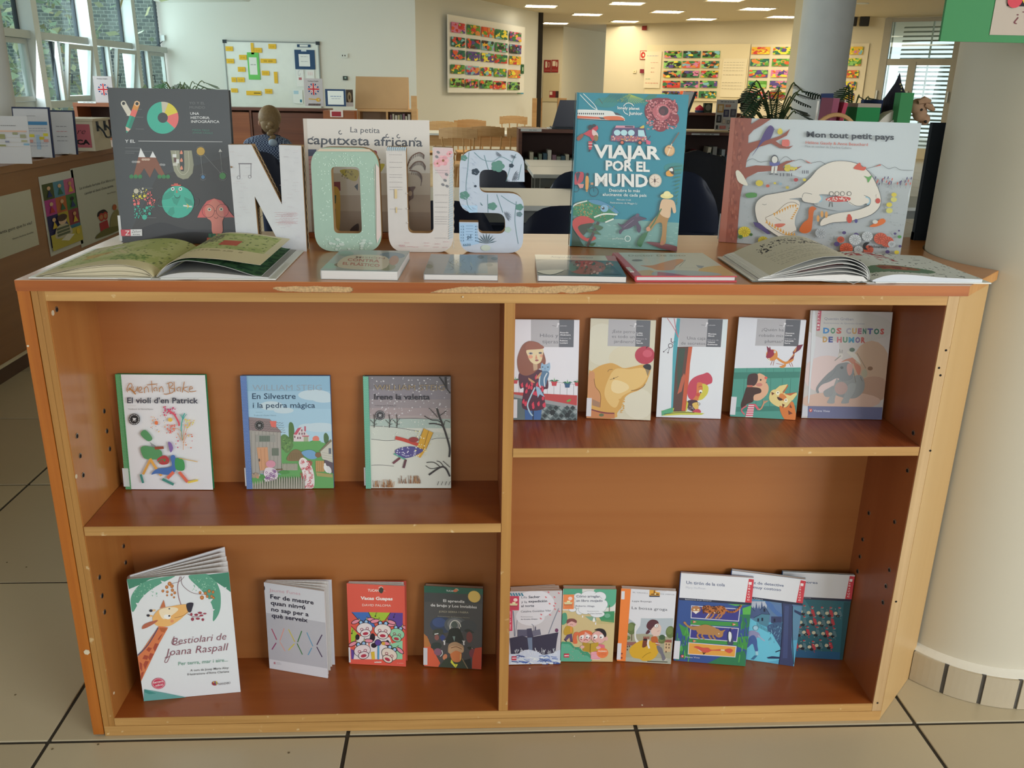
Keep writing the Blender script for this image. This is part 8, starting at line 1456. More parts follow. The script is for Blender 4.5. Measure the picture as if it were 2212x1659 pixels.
stand_card('booklet', 'dark booklet with a light pattern standing behind the navy frame', 'book', pl2((0,9.95),(1,9.95)), cz2(1308,568,1372,724), '4a4038', lambda a: (R1(a, .0,.75,1,1, 'cfd0d4'), a.ell(.5,.45,.3,.3, 'a8987c'), a.ell(.5,.45,.12,.14, '5a4a3c')))
M_LEAF = mat('monstera_leaf', '2c5a34', .35, var=.25, scale=12); M_LEAF2 = mat('dark_monstera_leaf', '1d3c26', .35, var=.3, scale=12); M_STEM = mat('plant_stem', '4a5a30', .6); M_POT = mat('grey_pot', '5c5a54', .6)
def leafmesh(s, m_):
 m = MB(); n = 9
 for sd in (-1,1):
  for k in range(n):
   t = k/n; y0 = t*s; wd = s*.52*math.sin(PI*(.12+.8*t))*(1 if k else .8); m.add([(0, y0,0),(0, y0+s/n*.7,.0),(sd*wd, y0+s/n*1.15,-.12*wd),(sd*wd*.98, y0+s/n*.55,-.14*wd)], [(0,1,2,3)])
 m.box(-.004,.004,0, s, -.004,.002); return m.mesh('leaf', m_)
def plant(label, base, pot_h, leaves, seed, m_, s=.28):
 t = thing('potted_plant', label, 'plant', base); g = random.Random(seed); MB().lathe([(.09,0),(.13, pot_h),(.115, pot_h),(.1, pot_h-.03),(0, pot_h-.03)], n=20).build('pot', M_POT, t); lm = leafmesh(s, m_)
 for (x, y, z) in leaves:
  MB().tube(smooth_open([(0,0, pot_h-.03),(x*.25, y*.3, pot_h+(z-pot_h)*.6),(x*.8, y*.9, z),(x, y, z-.01)], 3), .006,5).build('stem', M_STEM, t)
  o = bpy.data.objects.new('leaf', lm); COL.objects.link(o); o.parent = t; o.location = (x, y, z); o.rotation_euler = (g.uniform(-1.1,-.2), g.uniform(-.4,.4), math.atan2(-x, y+1e-4)+g.uniform(-.5,.5))
q = at(390,186, y=9.7); plant('leafy green plant rising behind the dark grey picture book', (q.x, 9.7,0), .55, [(g0.uniform(-.3,.3), g0.uniform(-.2,.15), q.z-.02+g0.uniform(-.1,.07)) for g0 in [random.Random(3)] for _ in range(20)], 3, M_LEAF, .2)
q = at(1680,210, y=5.6); plant('big dark plant with slit leaves before the blue-white column', (q.x, 5.6,0), .7, [(g0.uniform(-.22,.18), g0.uniform(-.15,.15), q.z+g0.uniform(-.17,.12)) for g0 in [random.Random(5)] for _ in range(24)], 5, M_LEAF2,.17)
q = at(1842,215, y=5.2); plant('slit-leaved plant between the blue-white column and the window', (q.x, 5.2,0), .7, [(g0.uniform(-.10,.10), g0.uniform(-.1,.1), q.z+g0.uniform(-.13,.09)) for g0 in [random.Random(8)] for _ in range(11)], 8, M_LEAF2,.15)
M_TBL = mat('white_table_top', 'd8dedd', .35, var=.01); M_GRY = mat('grey_metal_leg', '7d8280', .4); M_NAVY = mat('navy_plastic', '17233c', .4, var=.05)
def table(label, x0, x1, y0, y1, z, mt, ml, lw=.03, ap=.06, rot=0, group=None):
 t = thing('table', label, 'table', (x0, y0,0), rot, group); W, D = x1-x0, y1-y0; MB().box(0, W, 0, D, z-.025, z, b=.004).build('tabletop', mt, t); MB().box(.05, W-.05,.04,.06, z-.025-ap, z-.025).box(.05, W-.05, D-.06, D-.04, z-.025-ap, z-.025).build('apron', ml, t)
 for x in (.05, W-.05-lw): 
  for y in (.05, D-.05-lw): MB().box(x, x+lw, y, y+lw, 0, z-.025).build('leg', ml, t)
 return t
table('white table closest to the bookcase, behind the letter S', .30,1.62,2.62,3.36,.74, M_TBL, M_GRY, rot=.0); table('white table in the middle, behind the teal travel book', 1.18,2.52,4.15,4.72,.74, M_TBL, M_GRY); table('white table pushed behind the middle one, before the bookshelf', 1.2,2.6,4.73,5.30,.74, M_TBL, M_GRY)
table('long low white-topped wooden table in front of the partition', .12,1.62,9.0,9.8,.735, M_TBL, W_LITE, .09,.12)
def woodchair():
 t = thing('wooden_chair', '', 'chair'); MB().box(-.2,.2,-.2,.2,.43,.46, b=.012).build('seat', W_LITE, t)
 pts = [(-.21+.42*k/8,.21+.03*math.cos((k/8-.5)*PI)-.0,.82+.02*math.sin(PI*k/8)) for k in range(9)]; m = MB()
 for p, q_ in zip(pts, pts[1:]): m.obox(((p[0]+q_[0])/2, (p[1]+q_[1])/2, (p[2]+q_[2])/2-.05),(1, (q_[1]-p[1])/.0525,0),(0,1,0),(0,0,1), .0275,.011,.055)
 m.build('backrest', W_LITE, t)
 for x in (-.16,-.055,.055,.16): MB().tube([(x, .17,.455),(x*1.1,.23,.74)], .009,6).build('spindle', W_LITE, t)
 for x in (-.17,.17):
  for y in (-.16,.16): MB().tube([(x, y, .43),(x*1.15, y*1.2,0)], [.018,.013], 6).build('leg', W_LITE, t)
 return t
wc0 = woodchair()
for i, (u, v, y, r_, l) in enumerate(((946,260,9.95,3.3, 'wooden chair half behind the African story book'),(1019,259,10.2,.1, 'wooden chair on the far side of the wooden table'),(1000,273,8.35,2.9, 'wooden chair at the near side of the low table, left one'),(1046,270,8.75,3.2, 'wooden chair at the near side of the low table, wider backrest'),(1112,253,12.4,3.0, 'wooden chair with a green sticker, farthest by the partition'),(1122,270,8.8,3.4, 'wooden chair closest to the bookshelf with the laptop'),(1513,270,8.6,3.1, 'wooden chair behind the dark shelf right of the travel book'))):
 o = wc0 if i == 0 else copy_tree(wc0); q = at(u, v, y=y); o.location = (q.x, y, min(0, q.z-.85)*0); o.rotation_euler.z = r_; o['label'] = l; o['group'] = 'light wooden spindle-back chairs'
def navychair():
 t = thing('shell_chair', '', 'chair'); m = MB(); w_ = .235
 def sh_(s, k): a = (s-.5)*2; zz = .46+.36*k; return (a*w_*(1-.25*k**3*abs(a)) , .20+.06*k-.07*a*a, zz-.10*k*abs(a)**3)
 m.grid(sh_, 12,8).grid(lambda s, k: (lambda p: (p[0], p[1]+.012, p[2]))(sh_(s, k)), 12,8).build('backrest', M_NAVY, t, smooth=True); MB().box(-.23,.23,-.22,.21,.44,.465, b=.01).build('seat', M_NAVY, t)
 for x in (-.19,.19):
  for y in (-.18,.18): MB().tube([(x, y, .44),(x*1.15, y*1.15,0)], .012,8).build('leg', M_GRY, t)
 return t
nc0 = navychair()
for i, (x, y, r_, l) in enumerate(((.92,3.62,.0, 'navy shell chair on the far side of the front white table'),(1.13,2.28, PI+.15, 'navy shell chair closest to the letter S'),(.70,2.40, PI-.1, 'navy shell chair between the letters U and S'),(1.42,3.80, PI, 'navy shell chair at the middle table, left of the travel book'),(2.12,3.85,2.6, 'dark shell chair under the black jacket'),(-.70,4.95, PI, 'navy shell chair the person sits on'))):
 o = nc0 if i == 0 else copy_tree(nc0); o.location = (x, y, 0); o.rotation_euler.z = r_ if i else 0; o['label'] = l; o['group'] = 'navy plastic shell chairs'
jk = MB(); g = random.Random(2); jk.grid(lambda s, k: (2.12+(s-.5)*.52+.03*math.sin(k*9+s*5), 3.98-.06*math.sin(PI*s)+.02*math.sin(s*14+k*4), .92-.62*k-.10*abs(s-.55)), 14,12); o = jk.build('jacket', mat('black_cloth', '12151c', .9, var=.3), smooth=True); tag(o, 'black jacket hanging over a chair right of the travel book', 'jacket'); so_ = o.modifiers.new('thick', 'SOLIDIFY'); so_.thickness = .02
lp = thing('laptop', 'dark laptop standing open with its back to us on the bookshelf', 'laptop', (1.95,6.33,.927)); a_ = at(1191,271, y=6.3).x-1.95; MB().box(a_, a_+.34,-.1,.12,0,.014).build('base', M_GASK, lp); MB().prism([(a_+.01,.012),(a_+.36,.012),(a_+.36,.235),(a_+.07,.235)], -.008,.0, 'XZ').build('screen', mat('dark_screen', '141a30', .3), lp)
o = MB().box(1.46,1.72,6.24,6.44,.926,.932).build('paper_sheets', M_PAPERW); tag(o, 'white sheets lying left of the laptop', 'paper')
tb_ = thing('tablet_stand', 'white tablet tilted in a black stand beside the travel book', 'tablet', (2.76,6.72,.913)); MB().obox((-.04,0,.17),(1,0,0),(0,1,0), Vector((.30,0,.95)).normalized(), .05,.006,.17).build('screen', M_PAPERW, tb_); MB().obox((.02,0,.17),(1,0,0),(0,1,0), Vector((.30,0,.95)).normalized(), .012,.009,.175).build('frame', M_GASK, tb_)
dk = shelfunit('dark brown shelf against the painting wall, right of the travel book', 3.05,4.1,9.4,9.7,1.0, (.8,), W_DARK, W_DKIN)
def at_(u, v, y): return at(u, v, y=y)
P9 = pl2((0,9.45),(1,9.45)); P66 = pl2((0,6.75),(1,6.75)); c7 = lambda x, y: (1440+x/6.506,180+y/6.506)
p, q = c7(526,278), c7(640,455); wcard(P9, 'clock_box', 'dark green upright box with a pale round dial on the far shelf', 'box', p[0], p[1], q[0], q[1], '25301f', 0,.06, None, lambda a: (a.ell(.5,.35,.35,.26, '6a6a5c'), R1(a, .2,.72,.7,.9, '5a5848')))
p, q = c7(690,230), c7(985,660); 
def picsheet(a):
 a.scribble(.18,.07,.85,.03, '3c3c44', .03)
 for x0, y0, x1, y1, c in ((.05,.15,.35,.42, 'b08a4c'),(.42,.16,.68,.24, 'a8745c'),(.36,.32,.62,.56, '3c3a54'),(.68,.3,.95,.56, '4a4650'),(.05,.5,.28,.75, '2a2a2c'),(.32,.62,.5,.8, 'a89c94'),(.55,.66,.7,.8, '7a7470'),(.05,.84,.15,.96, '2a2a2c'),(.22,.85,.52,.95, 'b86a64')): R1(a, x0, y0, x1, y1, c); R1(a, x0+.06, y0+.04, x1-.06, y1-.05, 'c9b89a' if c[0] > '4' else '6a6a70')
wcard(P66, 'poster', 'grey poster with small printed book pictures standing on the dark shelf', 'poster', p[0], p[1], q[0], q[1], 'b4b0aa', 0,.006, None, picsheet)
p = at(1608,253, y=6.8); pu = thing('hand_puppet', 'plain black hand puppet on a wooden stick stand', 'puppet', (p.x, 6.8,.913)); z0 = p.z-.913; MB().lathe([(.045, z0),(.04, z0+.01),(.008, z0+.016),(.008, z0+.06)], n=16).build('stand', W_ORNG, pu); MB().prism(smooth_closed([(-.035, z0+.055),(.035, z0+.055),(.045, z0+.12),(.085, z0+.105),(.09, z0+.135),(.045, z0+.16),(.045, z0+.195),(.0, z0+.225),(-.045, z0+.195),(-.045, z0+.165),(-.085, z0+.15),(-.08, z0+.12),(-.045, z0+.12)], 4), -.02,.02, 'XZ').build('glove', mat('black_felt', '1a1a1e', .95), pu)
MB().box(-.05,.05,-.05,.05,0, z0).build('block', W_DARK, pu)
p = at(1511,237, y=9.5); fg = thing('figurine', 'small figurine with a round red flower head on the far shelf', 'figurine', (p.x, 9.5,1.0)); zz = p.z-1.0; MB().lathe([(.05,0),(.06,.02),(.02,.05),(.015, max(zz-.03,.06)),(.0, max(zz-.02,.07))], n=12).build('body', mat('blue_glaze', '2f4a64', .4), fg); MB().lathe([(.0, zz-.05),(.05, zz-.02),(.055, zz+.02),(.0, zz+.06)], n=10).build('flower_head', mat('red_felt', 'b0203a', .8), fg)
# counter at the side
ct = thing('counter', 'long low brown wooden counter with posters stuck to its front', 'counter', (-1.2775,0,0))
MB().box(-.36,.012,.6,4.35,.868,.90, b=.002).build('worktop', W_CNT, ct); MB().box(-.34,0,.62,4.33,.075,.868).build('front_panel', W_CNT, ct); MB().box(-.33,.006,.62,4.33,0,.072).build('plinth', wood('dark_counter_plinth', '4a3020', '5c3d28', 'Y', .5,.3), ct); MB().box(.0,.012,.62,4.33,.066,.076).build('plinth_strip', M_PAPER, ct)
sbk = shelfunit('brown open bookcase near the windows with a white label strip', -2.62,-1.9,6.5,6.8,1.07, (.78,), W_ORNG, W_DKIN)
wcard(pl2((0,6.49),(1,6.49)), 'shelf_label', 'white label strip on the bookcase near the windows', 'label', 168,219,207,223, 'd6dcdc', 0,.003, draw=writing(.3,.9, (.5,), '6a7070', .05,.02))
ck = lambda x, y: (x/3.95,200+y/3.95)
def poster(l, u0, v0, u1, v1, col, d): return wcard(WL, 'poster', l, 'poster', u0, v0, u1, v1, col, .003,.002, None, d)
poster('white quote poster nearest to us on the counter front', -60,422,77,556, 'c9c9b4', lambda a: (a.text('a un mot, quanta gent que hi viu!', .02,.60,.93,.055, '34342e', .0), a.text('Vicent Andrés Estellés', .55,.76,.93,.03, '4a4a42')))
def comic(a):
 cs = ['4f5a34', '5a8fa4', 'c0688c', 'b0468c', 'b5683c', '4a7a44', '2c2c5c', 'b3a43c', '8a3c48', '2c2c5c', 'c9c4b0', '3f7a94']
 for r in range(4):
  for c in range(3): R1(a, .04+c*.31,.10+r*.20,.04+c*.31+.31,.30+r*.20, cs[r*3+c])
 g = random.Random(4)
 for r in range(3):
  for c in range(3): x, y = .2+c*.31,.2+r*.2; a.ell(x, y-.04,.05,.025, g.choice(['d8b48c', 'c99a6c', '2c2c34'])); a.poly([(x-.07, y+.07),(x, y-.02),(x+.08, y+.07)], g.choice(['b03a3c', 'c9b03c', '2c3a6c', '3a6a4c']))
 R1(a, .04,.74,.97,.94, 'b9b04c'); a.poly([(.18,.80),(.25,.66),(.55,.66),(.66,.80)], 'b9b49a', True); [a.line([(.22, y),(.6, y)], .03, '5f6a54') for y in (.69,.73,.77)]; a.ell(.42,.60,.12,.05, 'd3b89c'); a.ell(.42,.56,.15,.045, '4a3a30'); a.poly([(.3,.84),(.5,.79),(.72,.82),(.52,.88)], 'd9d9c9'); a.ell(.84,.80,.06,.04, 'd0b83c')
poster('colourful comic-tile poster with a reading figure on the counter front', 94,372,169,545, 'cdd0c6', comic)
poster('white poster with a quotation and a drawn child in red glasses, partly behind the dark book', 161,352,262,520, 'bfc3b6', lambda a: (a.text("La trobada fortuïta d'un llibre pot", .12,.28,.9,.035, '34342e'), a.text("canviar el destí d'una ànima.", .2,.36,.85,.035, '34342e'), a.text('Marcel Prévost', .68,.44,.88,.02, '4a4a42'), a.ell(.52,.70,.11,.055, 'b5835c'), a.poly([(.4,.69),(.43,.63),(.56,.62),(.63,.68),(.5,.665)], '25201e', True), a.ring(.48,.71,.045,.015, 'b03a34'), a.ring(.57,.71,.045,.015, 'b03a34'), a.poly([(.42,.78),(.6,.77),(.62,.9),(.42,.92)], 'a8343a'), a.poly([(.65,.9),(.7,.74),(.86,.68),(.92,.84),(.88,.92)], '8f8a5c', True), a.ell(.8,.64,.05,.04, 'b5643c'), a.poly([(.3,.96),(.5,.88),(.9,.92),(.9,.97)], '6a6a3c', True)))
def desk(n, l, y, u0, v0, u1, v1, col, d, rz=0, cat='sign', back=None):
 o = wcard(pl2((0, y),(1, y)), n, l, cat, u0, v0, u1, v1, col, 0,.002, None, d); o.location.z = .9015; o.rotation_euler = (-.12,0, rz)
 if back:
  W, H = (o.dimensions.x or .15), 0; xs = [v.co.x for v in o.data.vertices]; zs = [v.co.z for v in o.data.vertices]; MB().box(min(xs)-.006, max(xs)+.008,.004,.012,0, max(zs)+.008).build('backing_board', mat('navy_board', '1f2d52', .5), o); MB().box(max(xs)*.45, max(xs)*.45+.05,-.05,.0,0,.004).build('stand_foot', M_PAPERW, o)
 return o
def cal(a): a.scribble(.25,.2,.7,.012, '5a5a58', .012); R1(a, .2,.30,.95,.335, 'd9b8a4'); [R1(a, x0, y0, x0+w_, y0+h_, c) for x0, y0, w_, h_, c in ((.15,.3,.06,.45, 'd0cf5a'),(.2,.38,.2,.1, '9a9c6c'),(.6,.34,.12,.05, '9aa07c'),(.78,.38,.14,.08, 'a0a284'),(.8,.5,.14,.04, 'b0b08c'),(.85,.57,.14,.04, '8ab4cc'),(.25,.6,.15,.04, '9a9c6c'),(.4,.52,.1,.04, '8a90a4'))]; [a.line([(.15, y),(.97, y)], .004, 'c9c0a8') for y in (.36,.45,.55,.64)]
desk('timetable_sheet', 'curled white timetable sheet with yellow and olive cells on the counter', 2.62,-25,254,60,357, 'cfd0d2', cal, .05)
def cal2(a): R1(a, .22,.26,.95,.33, '4a88b8'); R1(a, .58,.53,.7,.83, 'a9c2d8'); [R1(a, x, y, x+.14, y+.06, c) for x, y, c in ((.4,.52, 'd8cf4a'),(.8,.5, 'd8cf4a'),(.68,.57, 'd0c03c'),(.35,.63, 'd09a90'),(.8,.62, 'd09a90'))]; [a.scribble(.3, y, .92,.02, '7a86a4', .01) for y in (.40,.45,.7,.76)]; a.scribble(.4,.15,.65,.01, '6a6a6c', .01)
desk('timetable_stand', 'white timetable with a blue bar on a navy stand on the counter', 2.95,31,236,103,342, 'cdcfd3', cal2,.1, back=1)
desk('notice_stand', 'white notice with four short printed lines standing on the counter', 3.17,104,242,157,334, 'cbccce', lambda a: [a.scribble(.3, y, .75,.03, c, .02) for y, c in ((.34, '6a6a70'),(.46, 'c07a80'),(.58, '6a6a70'),(.68, '8a8a90'))], .05, back=1)
p, q = at(206,320, y=3.42), at(158,262, y=3.42); bx = thing('wooden_box', 'cream wooden box with a pink label and metal handle on the counter', 'box', (p.x, 3.42,.9005)); wd = .30
MB().box(-.36,.0,0,.22,0,.155).box(-.368,.008,-.006,.228,.155,.166).build('box_body', mat('cream_painted_wood', 'd6cdb4', .6, var=.05), bx); a = Art(.30,.12, None, 'b5606a', 1.15); a.step = .0003; a.text('Llibre', .52,.42,.9,.26, '2c1a20', -.01, sk=.2); a.text('BIBLIOTECA', .1,.86,.97,.2, '1c1418', .05); a.build(bx, 'label_print', PR_MATT, (-.315,-.001,.018))
MB().tube(smooth_open([(.004,.06,.13),(.03,.06,.10),(.035,.08,.07),(.035,.14,.07),(.03,.16,.10),(.004,.16,.13)], 3), .005,6).box(.0,.006,.05,.07,.10,.15).box(0,.006,.15,.17,.10,.15).build('handle', M_GASK, bx)
# display unit past the tree-trunk book
un = shelfunit('plain wooden unit hidden behind the dinosaur book, topped with toys and papers', 1.98,2.42,1.88,2.25,1.09, (.7,.35), W_LITE, W_DKIN)
UZ = 1.0915; PU = pl2((0,1.95),(1,1.95)); c9 = lambda x, y: (1740+x/6.506,140+y/6.506)
def prop(n, l, cat, x0, y0, x1, y1, y, col, t=.02, d=None, lean=0, z=UZ):
 p, q = c9(x0, y0), c9(x1, y1); o = wcard(pl2((0, y),(1, y)), n, l, cat, p[0], p[1], q[0], q[1], col, 0, t, None, d); zt = o.location.z+max(v.co.z for v in o.data.vertices)
 for v in o.data.vertices: v.co.z = v.co.z*(zt-z)/max(zt-o.location.z, 1e-6)
 o.location.z = z; o.rotation_euler.y = lean; return o
prop('folder', 'navy cardboard folder standing open beside the blue-white column', 'folder', 228,405,392,740,2.12, '26365c', .01, None, -.03); prop('book', 'dusty pink book spine standing against the navy folder', 'book', 352,466,440,740,1.98, '8a4a60', .12, None, .05); prop('book', 'narrow crimson book leaning right of the dusty pink one', 'book', 455,520,510,740,1.98, 'a83c54', .12, None, .16); prop('notebook', 'thin pale spiral notebook standing right of the crimson book', 'notebook', 535,495,560,740,1.99, 'a9a8a0', .1)
prop('rod', 'thin white upright rod left of the navy folder', 'rod', 160,505,182,660,2.0, 'd6d6d0', .004)
p = at(1806,262, y=1.93); MB().tube([(p.x+.085*math.cos(t*PI/16), 1.93, UZ+.01+.085*math.sin(t*PI/16)) for t in range(17)], .008,8).build('o', W_LITE).name = 'wooden_hoop'; tag(bpy.data.objects['wooden_hoop'], 'light wooden arch standing around the pink books', 'hoop')
p = at(1735,262, y=1.93); o = MB().tube([(p.x-.05+.07*math.cos(t*PI/24), 1.93, UZ+.055*math.sin(t*PI/24)) for t in range(0,13)], .007,8).build('paper_arch', M_PAPERW); tag(o, 'curved white paper arch at the left end of the unit', 'paper')
gb = prop('box', 'low green cardboard box with a pinkish lid edge', 'box', 720,598,1046,760,2.0, '1f7a44', .12); xs = [v.co.x for v in gb.data.vertices]; zs = max(v.co.z for v in gb.data.vertices); MB().box(0, max(xs), -.002,.12, zs, zs+.014).build('lid', mat('pinkish_grey_card', 'a4988c', .7), gb)
prop('folder', 'navy folder lying on edge behind the low green box', 'folder', 818,494,1098,600,2.2, '22345c', .03, None, 0, UZ); prop('box', 'tall narrow green cardboard box in front of the cloth bag', 'box', 1318,392,1502,770,1.95, '3a8250', .05)
p = at(1918,262, y=2.02); bg_ = thing('cloth_bag', 'off-white cloth bag slumped behind the tall green box', 'bag', (p.x, 2.02, UZ)); MB().prism(smooth_closed([(-.075,0),(-.055,.06),(-.01,.105),(.05,.12),(.075,.06),(.08,0)], 4), -.03,.03, 'XZ').build('cloth', mat('offwhite_cloth', 'cfcbc0', .9, var=.1, bump=.5), bg_); MB().tube(smooth_open([(.04,-.035,.09),(-.01,-.04,.06),(-.02,-.04,.02),(.02,-.04,.0)], 4), .008,6).build('strap', M_PAPERW, bg_); MB().box(-.005,.05,-.036,-.03,0,.035).build('dark_lining', M_GASK, bg_)
p, q = at(1936,208, y=2.06), at(1942,157, y=2.06); hz = p.z-UZ; ht = thing('witch_hat', 'black pointed hat with small stars standing behind the cloth bag', 'hat', (p.x, 2.06, UZ)); MB().lathe([(.05,0),(.045, hz-.01),(.034, hz+.01),(.012, hz+.05),(.0005, q.z-UZ)], n=20).build('cone', mat('black_felt2', '181826', .9), ht); [MB().lathe([(.0,-.004),(.004,0),(0,.004)], (x, -.03+abs(x), hz+z), 6).build('star', mat('pale_star', 'c9c98a', .6), ht) for x, z in ((.002,.035),(.004,.022),(-.004,.045))]
ps = thing('plush_toy', 'beige plush animal head with long ears drooping over the unit end', 'toy', (0,0,0)); M_PL = mat('beige_plush', 'a8876c', 1, var=.12, scale=60, bump=.6); Q = lambda u, v, y=2.0: at(u, v, y=y)
bm = bmesh.new(); a1, a2 = Q(1984,232), Q(1996,256)
def blob(m, c, r, s=(1,1,1), rt=None):
 b = bmesh.new(); bmesh.ops.create_icosphere(b, subdivisions=3, radius=1); M = Matrix.Translation(c) @ (rt or Matrix.Identity(4)) @ Matrix.Diagonal((r*s[0], r*s[1], r*s[2], 1)); bmesh.ops.transform(b, matrix=M, verts=b.verts); m.frombm(b)
bm.free(); m = MB(); blob(m, Q(1983,230), .036, (1,.85,.85)); blob(m, Q(1987,244), .032, (.85,.8,1)); blob(m, Q(1997,258), .021, (1.0,.9,1.05)); blob(m, Vector((2.40,2.03, UZ+.03)), .05, (1.0,.8,.9)); m.build('head', M_PL, ps, smooth=True)
m = MB(); m.tube([Q(1983,221,1.97), Q(1996,216,1.97), Q(2010,219,1.97)], [.008,.015,.007], 8).tube([Q(1998,226,1.97), Q(2010,231,1.97), Q(2018,238,1.97)], [.008,.013,.006], 8); m.build('ear', M_PL, ps, smooth=True)
for (u, v, r, n, y) in ((1990.5,237,.005, 'eye', 1.972),(1999.5,263,.006, 'nose', 1.976)): m = MB(); blob(m, Q(u, v, y), r); m.build(n, mat('black_bead', '0c0c10', .15), ps)
o = MB().box(1.797,1.905,.488,.50,0,.262).box(1.797,1.905,.486,.502,0,.018).build('pinboard', mat('navy_felt_panel', '18222e', .8)); o.location.z = ZT; tag(o, 'tall narrow navy panel standing on the bookcase next to the column', 'panel')
q = at(2036,206, y=.51); o = MB().prism([(1.838,0),(1.90,0),(1.90, q.z-ZT),(1.852, q.z-ZT)], .503,.512, 'XZ').build('cardboard_sheet', mat('brown_card', 'a1805a', .8)); o.location.z = ZT; tag(o, 'brown cardboard sheet rising behind the navy panel', 'cardboard')
gs = thing('hanging_sign', 'bright green board with a grey poster fixed to the front of the column', 'sign', (1.545,.032,0)); zb = at(2090,90, y=.03).z; MB().box(.0,.62,0,.006, zb, zb+.42).build('board', mat('green_card', '1f7a3c', .6, var=.02), gs)
a = Art(.42,.3, None, 'a89c90', 1.2); a.step = .0003; x0 = at(2139,70, y=.03).x-1.545; z0 = at(2180,76, y=.03).z; fx = lambda u: (at(u, 30, y=.03).x-1.545-x0)/.42; fz = lambda v: 1-(at(2180, v, y=.03).z-z0)/.3
a.text('¿Te lo lees?', fx(2193), fz(46), fx(2420), .055, '6a3a40', -.01); R1(a, fx(2172), -.2, fx(2400), fz(13), '1c1620'); [a.line([(fx(2186+k*8), fz(-30)),(fx(2215+k*6), fz(11))], .012, 'c9a83c') for k in range(6)]; a.ell(fx(2186), fz(0), .03,.04, 'b8404c'); a.build(gs, 'poster', PR_MATT, (x0,-.001, z0))
table('low white table under the window beyond the navy panel', 3.0,4.6,4.6,5.3,.5, M_TBL, M_GRY); o = MB().box(3.62,3.86,4.72,4.9,.502,.53).build('book', mat('blue_book_cover', '5a7fa4', .5)); tag(o, 'blue book lying on the low white table', 'book')
# the seated person, seen from behind
M_SKIN = mat('skin', 'c89a80', .6, var=.03)
def mk(nm, v, e, r, m_, par):
 bm = bmesh.new(); me = bpy.data.meshes.new(nm); L = bm.verts.layers.skin.verify(); vs = [bm.verts.new(p) for p in v]
 for i, q_ in enumerate(vs): rr = r[i] if isinstance(r[i], tuple) else (r[i], r[i]); q_[L].radius = rr; q_[L].use_root = i == 0
 for a_, b_ in e: bm.edges.new((vs[a_], vs[b_]))
 bm.to_mesh(me); bm.free(); me.materials.append(m_); o = bpy.data.objects.new(nm, me); COL.objects.link(o); o.parent = par; md = o.modifiers.new('s', 'SKIN'); md.use_smooth_shade = True; s = o.modifiers.new('u', 'SUBSURF'); s.levels = s.render_levels = 2; return o
pr_ = thing('person', 'person in a blue checked shirt with a plaited ponytail, seated with back to us', 'person', (-.66,4.93,0))
V = [(0,.0,.50),(0,.03,.62),(0,.05,.74),(0,.07,.84),(0,.10,.90),(.02,.12,.97),(.02,.12,1.02),(-.12,.06,.83),(-.21,.14,.70),(-.19,.36,.73),(-.17,.43,.74),(.12,.06,.83),(.20,.15,.70),(.16,.37,.73),(.14,.44,.74),(-.09,.16,.50),(-.10,.42,.50),(-.10,.40,.08),(.09,.16,.50),(.10,.42,.50),(.10,.40,.08)]
E_ = [(0,1),(1,2),(2,3),(3,4),(4,5),(5,6),(3,7),(7,8),(8,9),(9,10),(3,11),(11,12),(12,13),(13,14),(0,15),(15,16),(16,17),(0,18),(18,19),(19,20)]
RR = [(.12,.09),(.105,.075),(.12,.08),(.105,.06), .036,.060,.062,.05,.038,.028,.026,.05,.038,.028,.026,.075,.055,.038,.075,.055,.038]
mk('body', V, E_, RR, M_SKIN, pr_)
cm, nt, b = newmat('blue_gingham'); tcc = N(nt, 'ShaderNodeTexCoord'); ch1 = N(nt, 'ShaderNodeTexChecker'); ch1.inputs['Scale'].default_value = 95; ch1.inputs['Color1'].default_value = lin('2c3c5c')+(1,); ch1.inputs['Color2'].default_value = lin('8c9cb8')+(1,); nt.links.new(tcc.outputs['Object'], ch1.inputs['Vector']); nt.links.new(ch1.outputs['Color'], b.inputs['Base Color']); b.inputs['Roughness'].default_value = .9
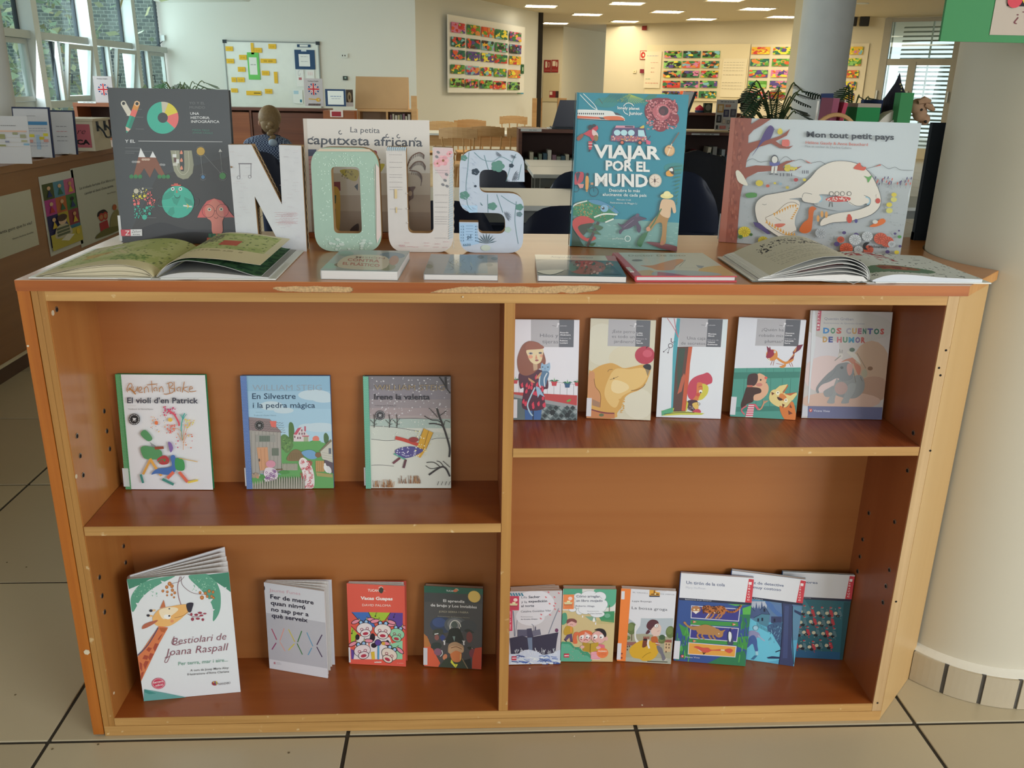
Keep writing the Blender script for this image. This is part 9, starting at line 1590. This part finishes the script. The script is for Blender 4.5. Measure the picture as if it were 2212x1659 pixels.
idx = [0,1,2,3,4,7,8,9,11,12,13]; mp_ = {i: k for k, i in enumerate(idx)}; mk('shirt', [V[i] for i in idx], [(mp_[a_], mp_[b_]) for a_, b_ in E_ if a_ in mp_ and b_ in mp_], [(.145,.115),(.125,.10),(.138,.10),(.12,.078),(.05,.045), .064,.056,.042,.064,.056,.042], cm, pr_)
idx = [0,15,16,17,18,19,20]; mp_ = {i: k for k, i in enumerate(idx)}; mk('trousers', [V[i] for i in idx], [(mp_[a_], mp_[b_]) for a_, b_ in E_ if a_ in mp_ and b_ in mp_], [(.13,.10), .085,.066,.05,.085,.066,.05], mat('dark_denim', '25304a', .9), pr_)
M_HAIR = mat('light_brown_hair', '8c7450', .6, var=.3, scale=70, bump=.5); m = MB(); blob(m, Vector((.02,.095,1.028)), .083, (.95,1.0,1.03)); blob(m, Vector((.025,.065,.99)), .066, (1,.8,1.1)); m.build('hair', M_HAIR, pr_, smooth=True)
m = MB()
for k in range(8): blob(m, Vector((.035+.008*(-1)**k+k*.002,.02-.012*(k > 2), .985-.021*k)), .026-.0012*k, (1,.8,.8))
m.build('plait', M_HAIR, pr_, smooth=True); m = MB(); blob(m, Vector((.052,-.012,.862)), .026, (1.2,.8,1)); m.build('hair_tie', mat('pale_blue_tie', 'a9bcd0', .7), pr_, smooth=True)
m = MB(); blob(m, Vector((-.058,.11,.99)), .016, (.5,.8,1.2)); m.build('ear', M_SKIN, pr_, smooth=True)
m = MB(); blob(m, Vector((.02,.185,.985)), .012, (.8,1,1.2)); m.build('nose', M_SKIN, pr_, smooth=True)
for x in (-.005,.045): m = MB(); blob(m, Vector((x, .172,1.0)), .006); m.build('eye', M_GASK, pr_)
for sx, (x, y, z) in ((-1, V[10]),(1, V[14])):
 for k in range(4): MB().tube([(x+(k-1.5)*.013, y+.01, z),(x+(k-1.5)*.015, y+.05, z+.004),(x+(k-1.5)*.016, y+.07-.004*abs(k-1.5), z-.008)], [.009,.008,.006], 6).build('finger', M_SKIN, pr_)
 MB().tube([(x-sx*.02, y-.0, z),(x-sx*.045, y+.03, z-.004)], [.010,.007], 6).build('thumb', M_SKIN, pr_)
table('small white table the person leans on, behind the letter N', -1.3,.05,5.22,5.85,.70, M_TBL, M_GRY)
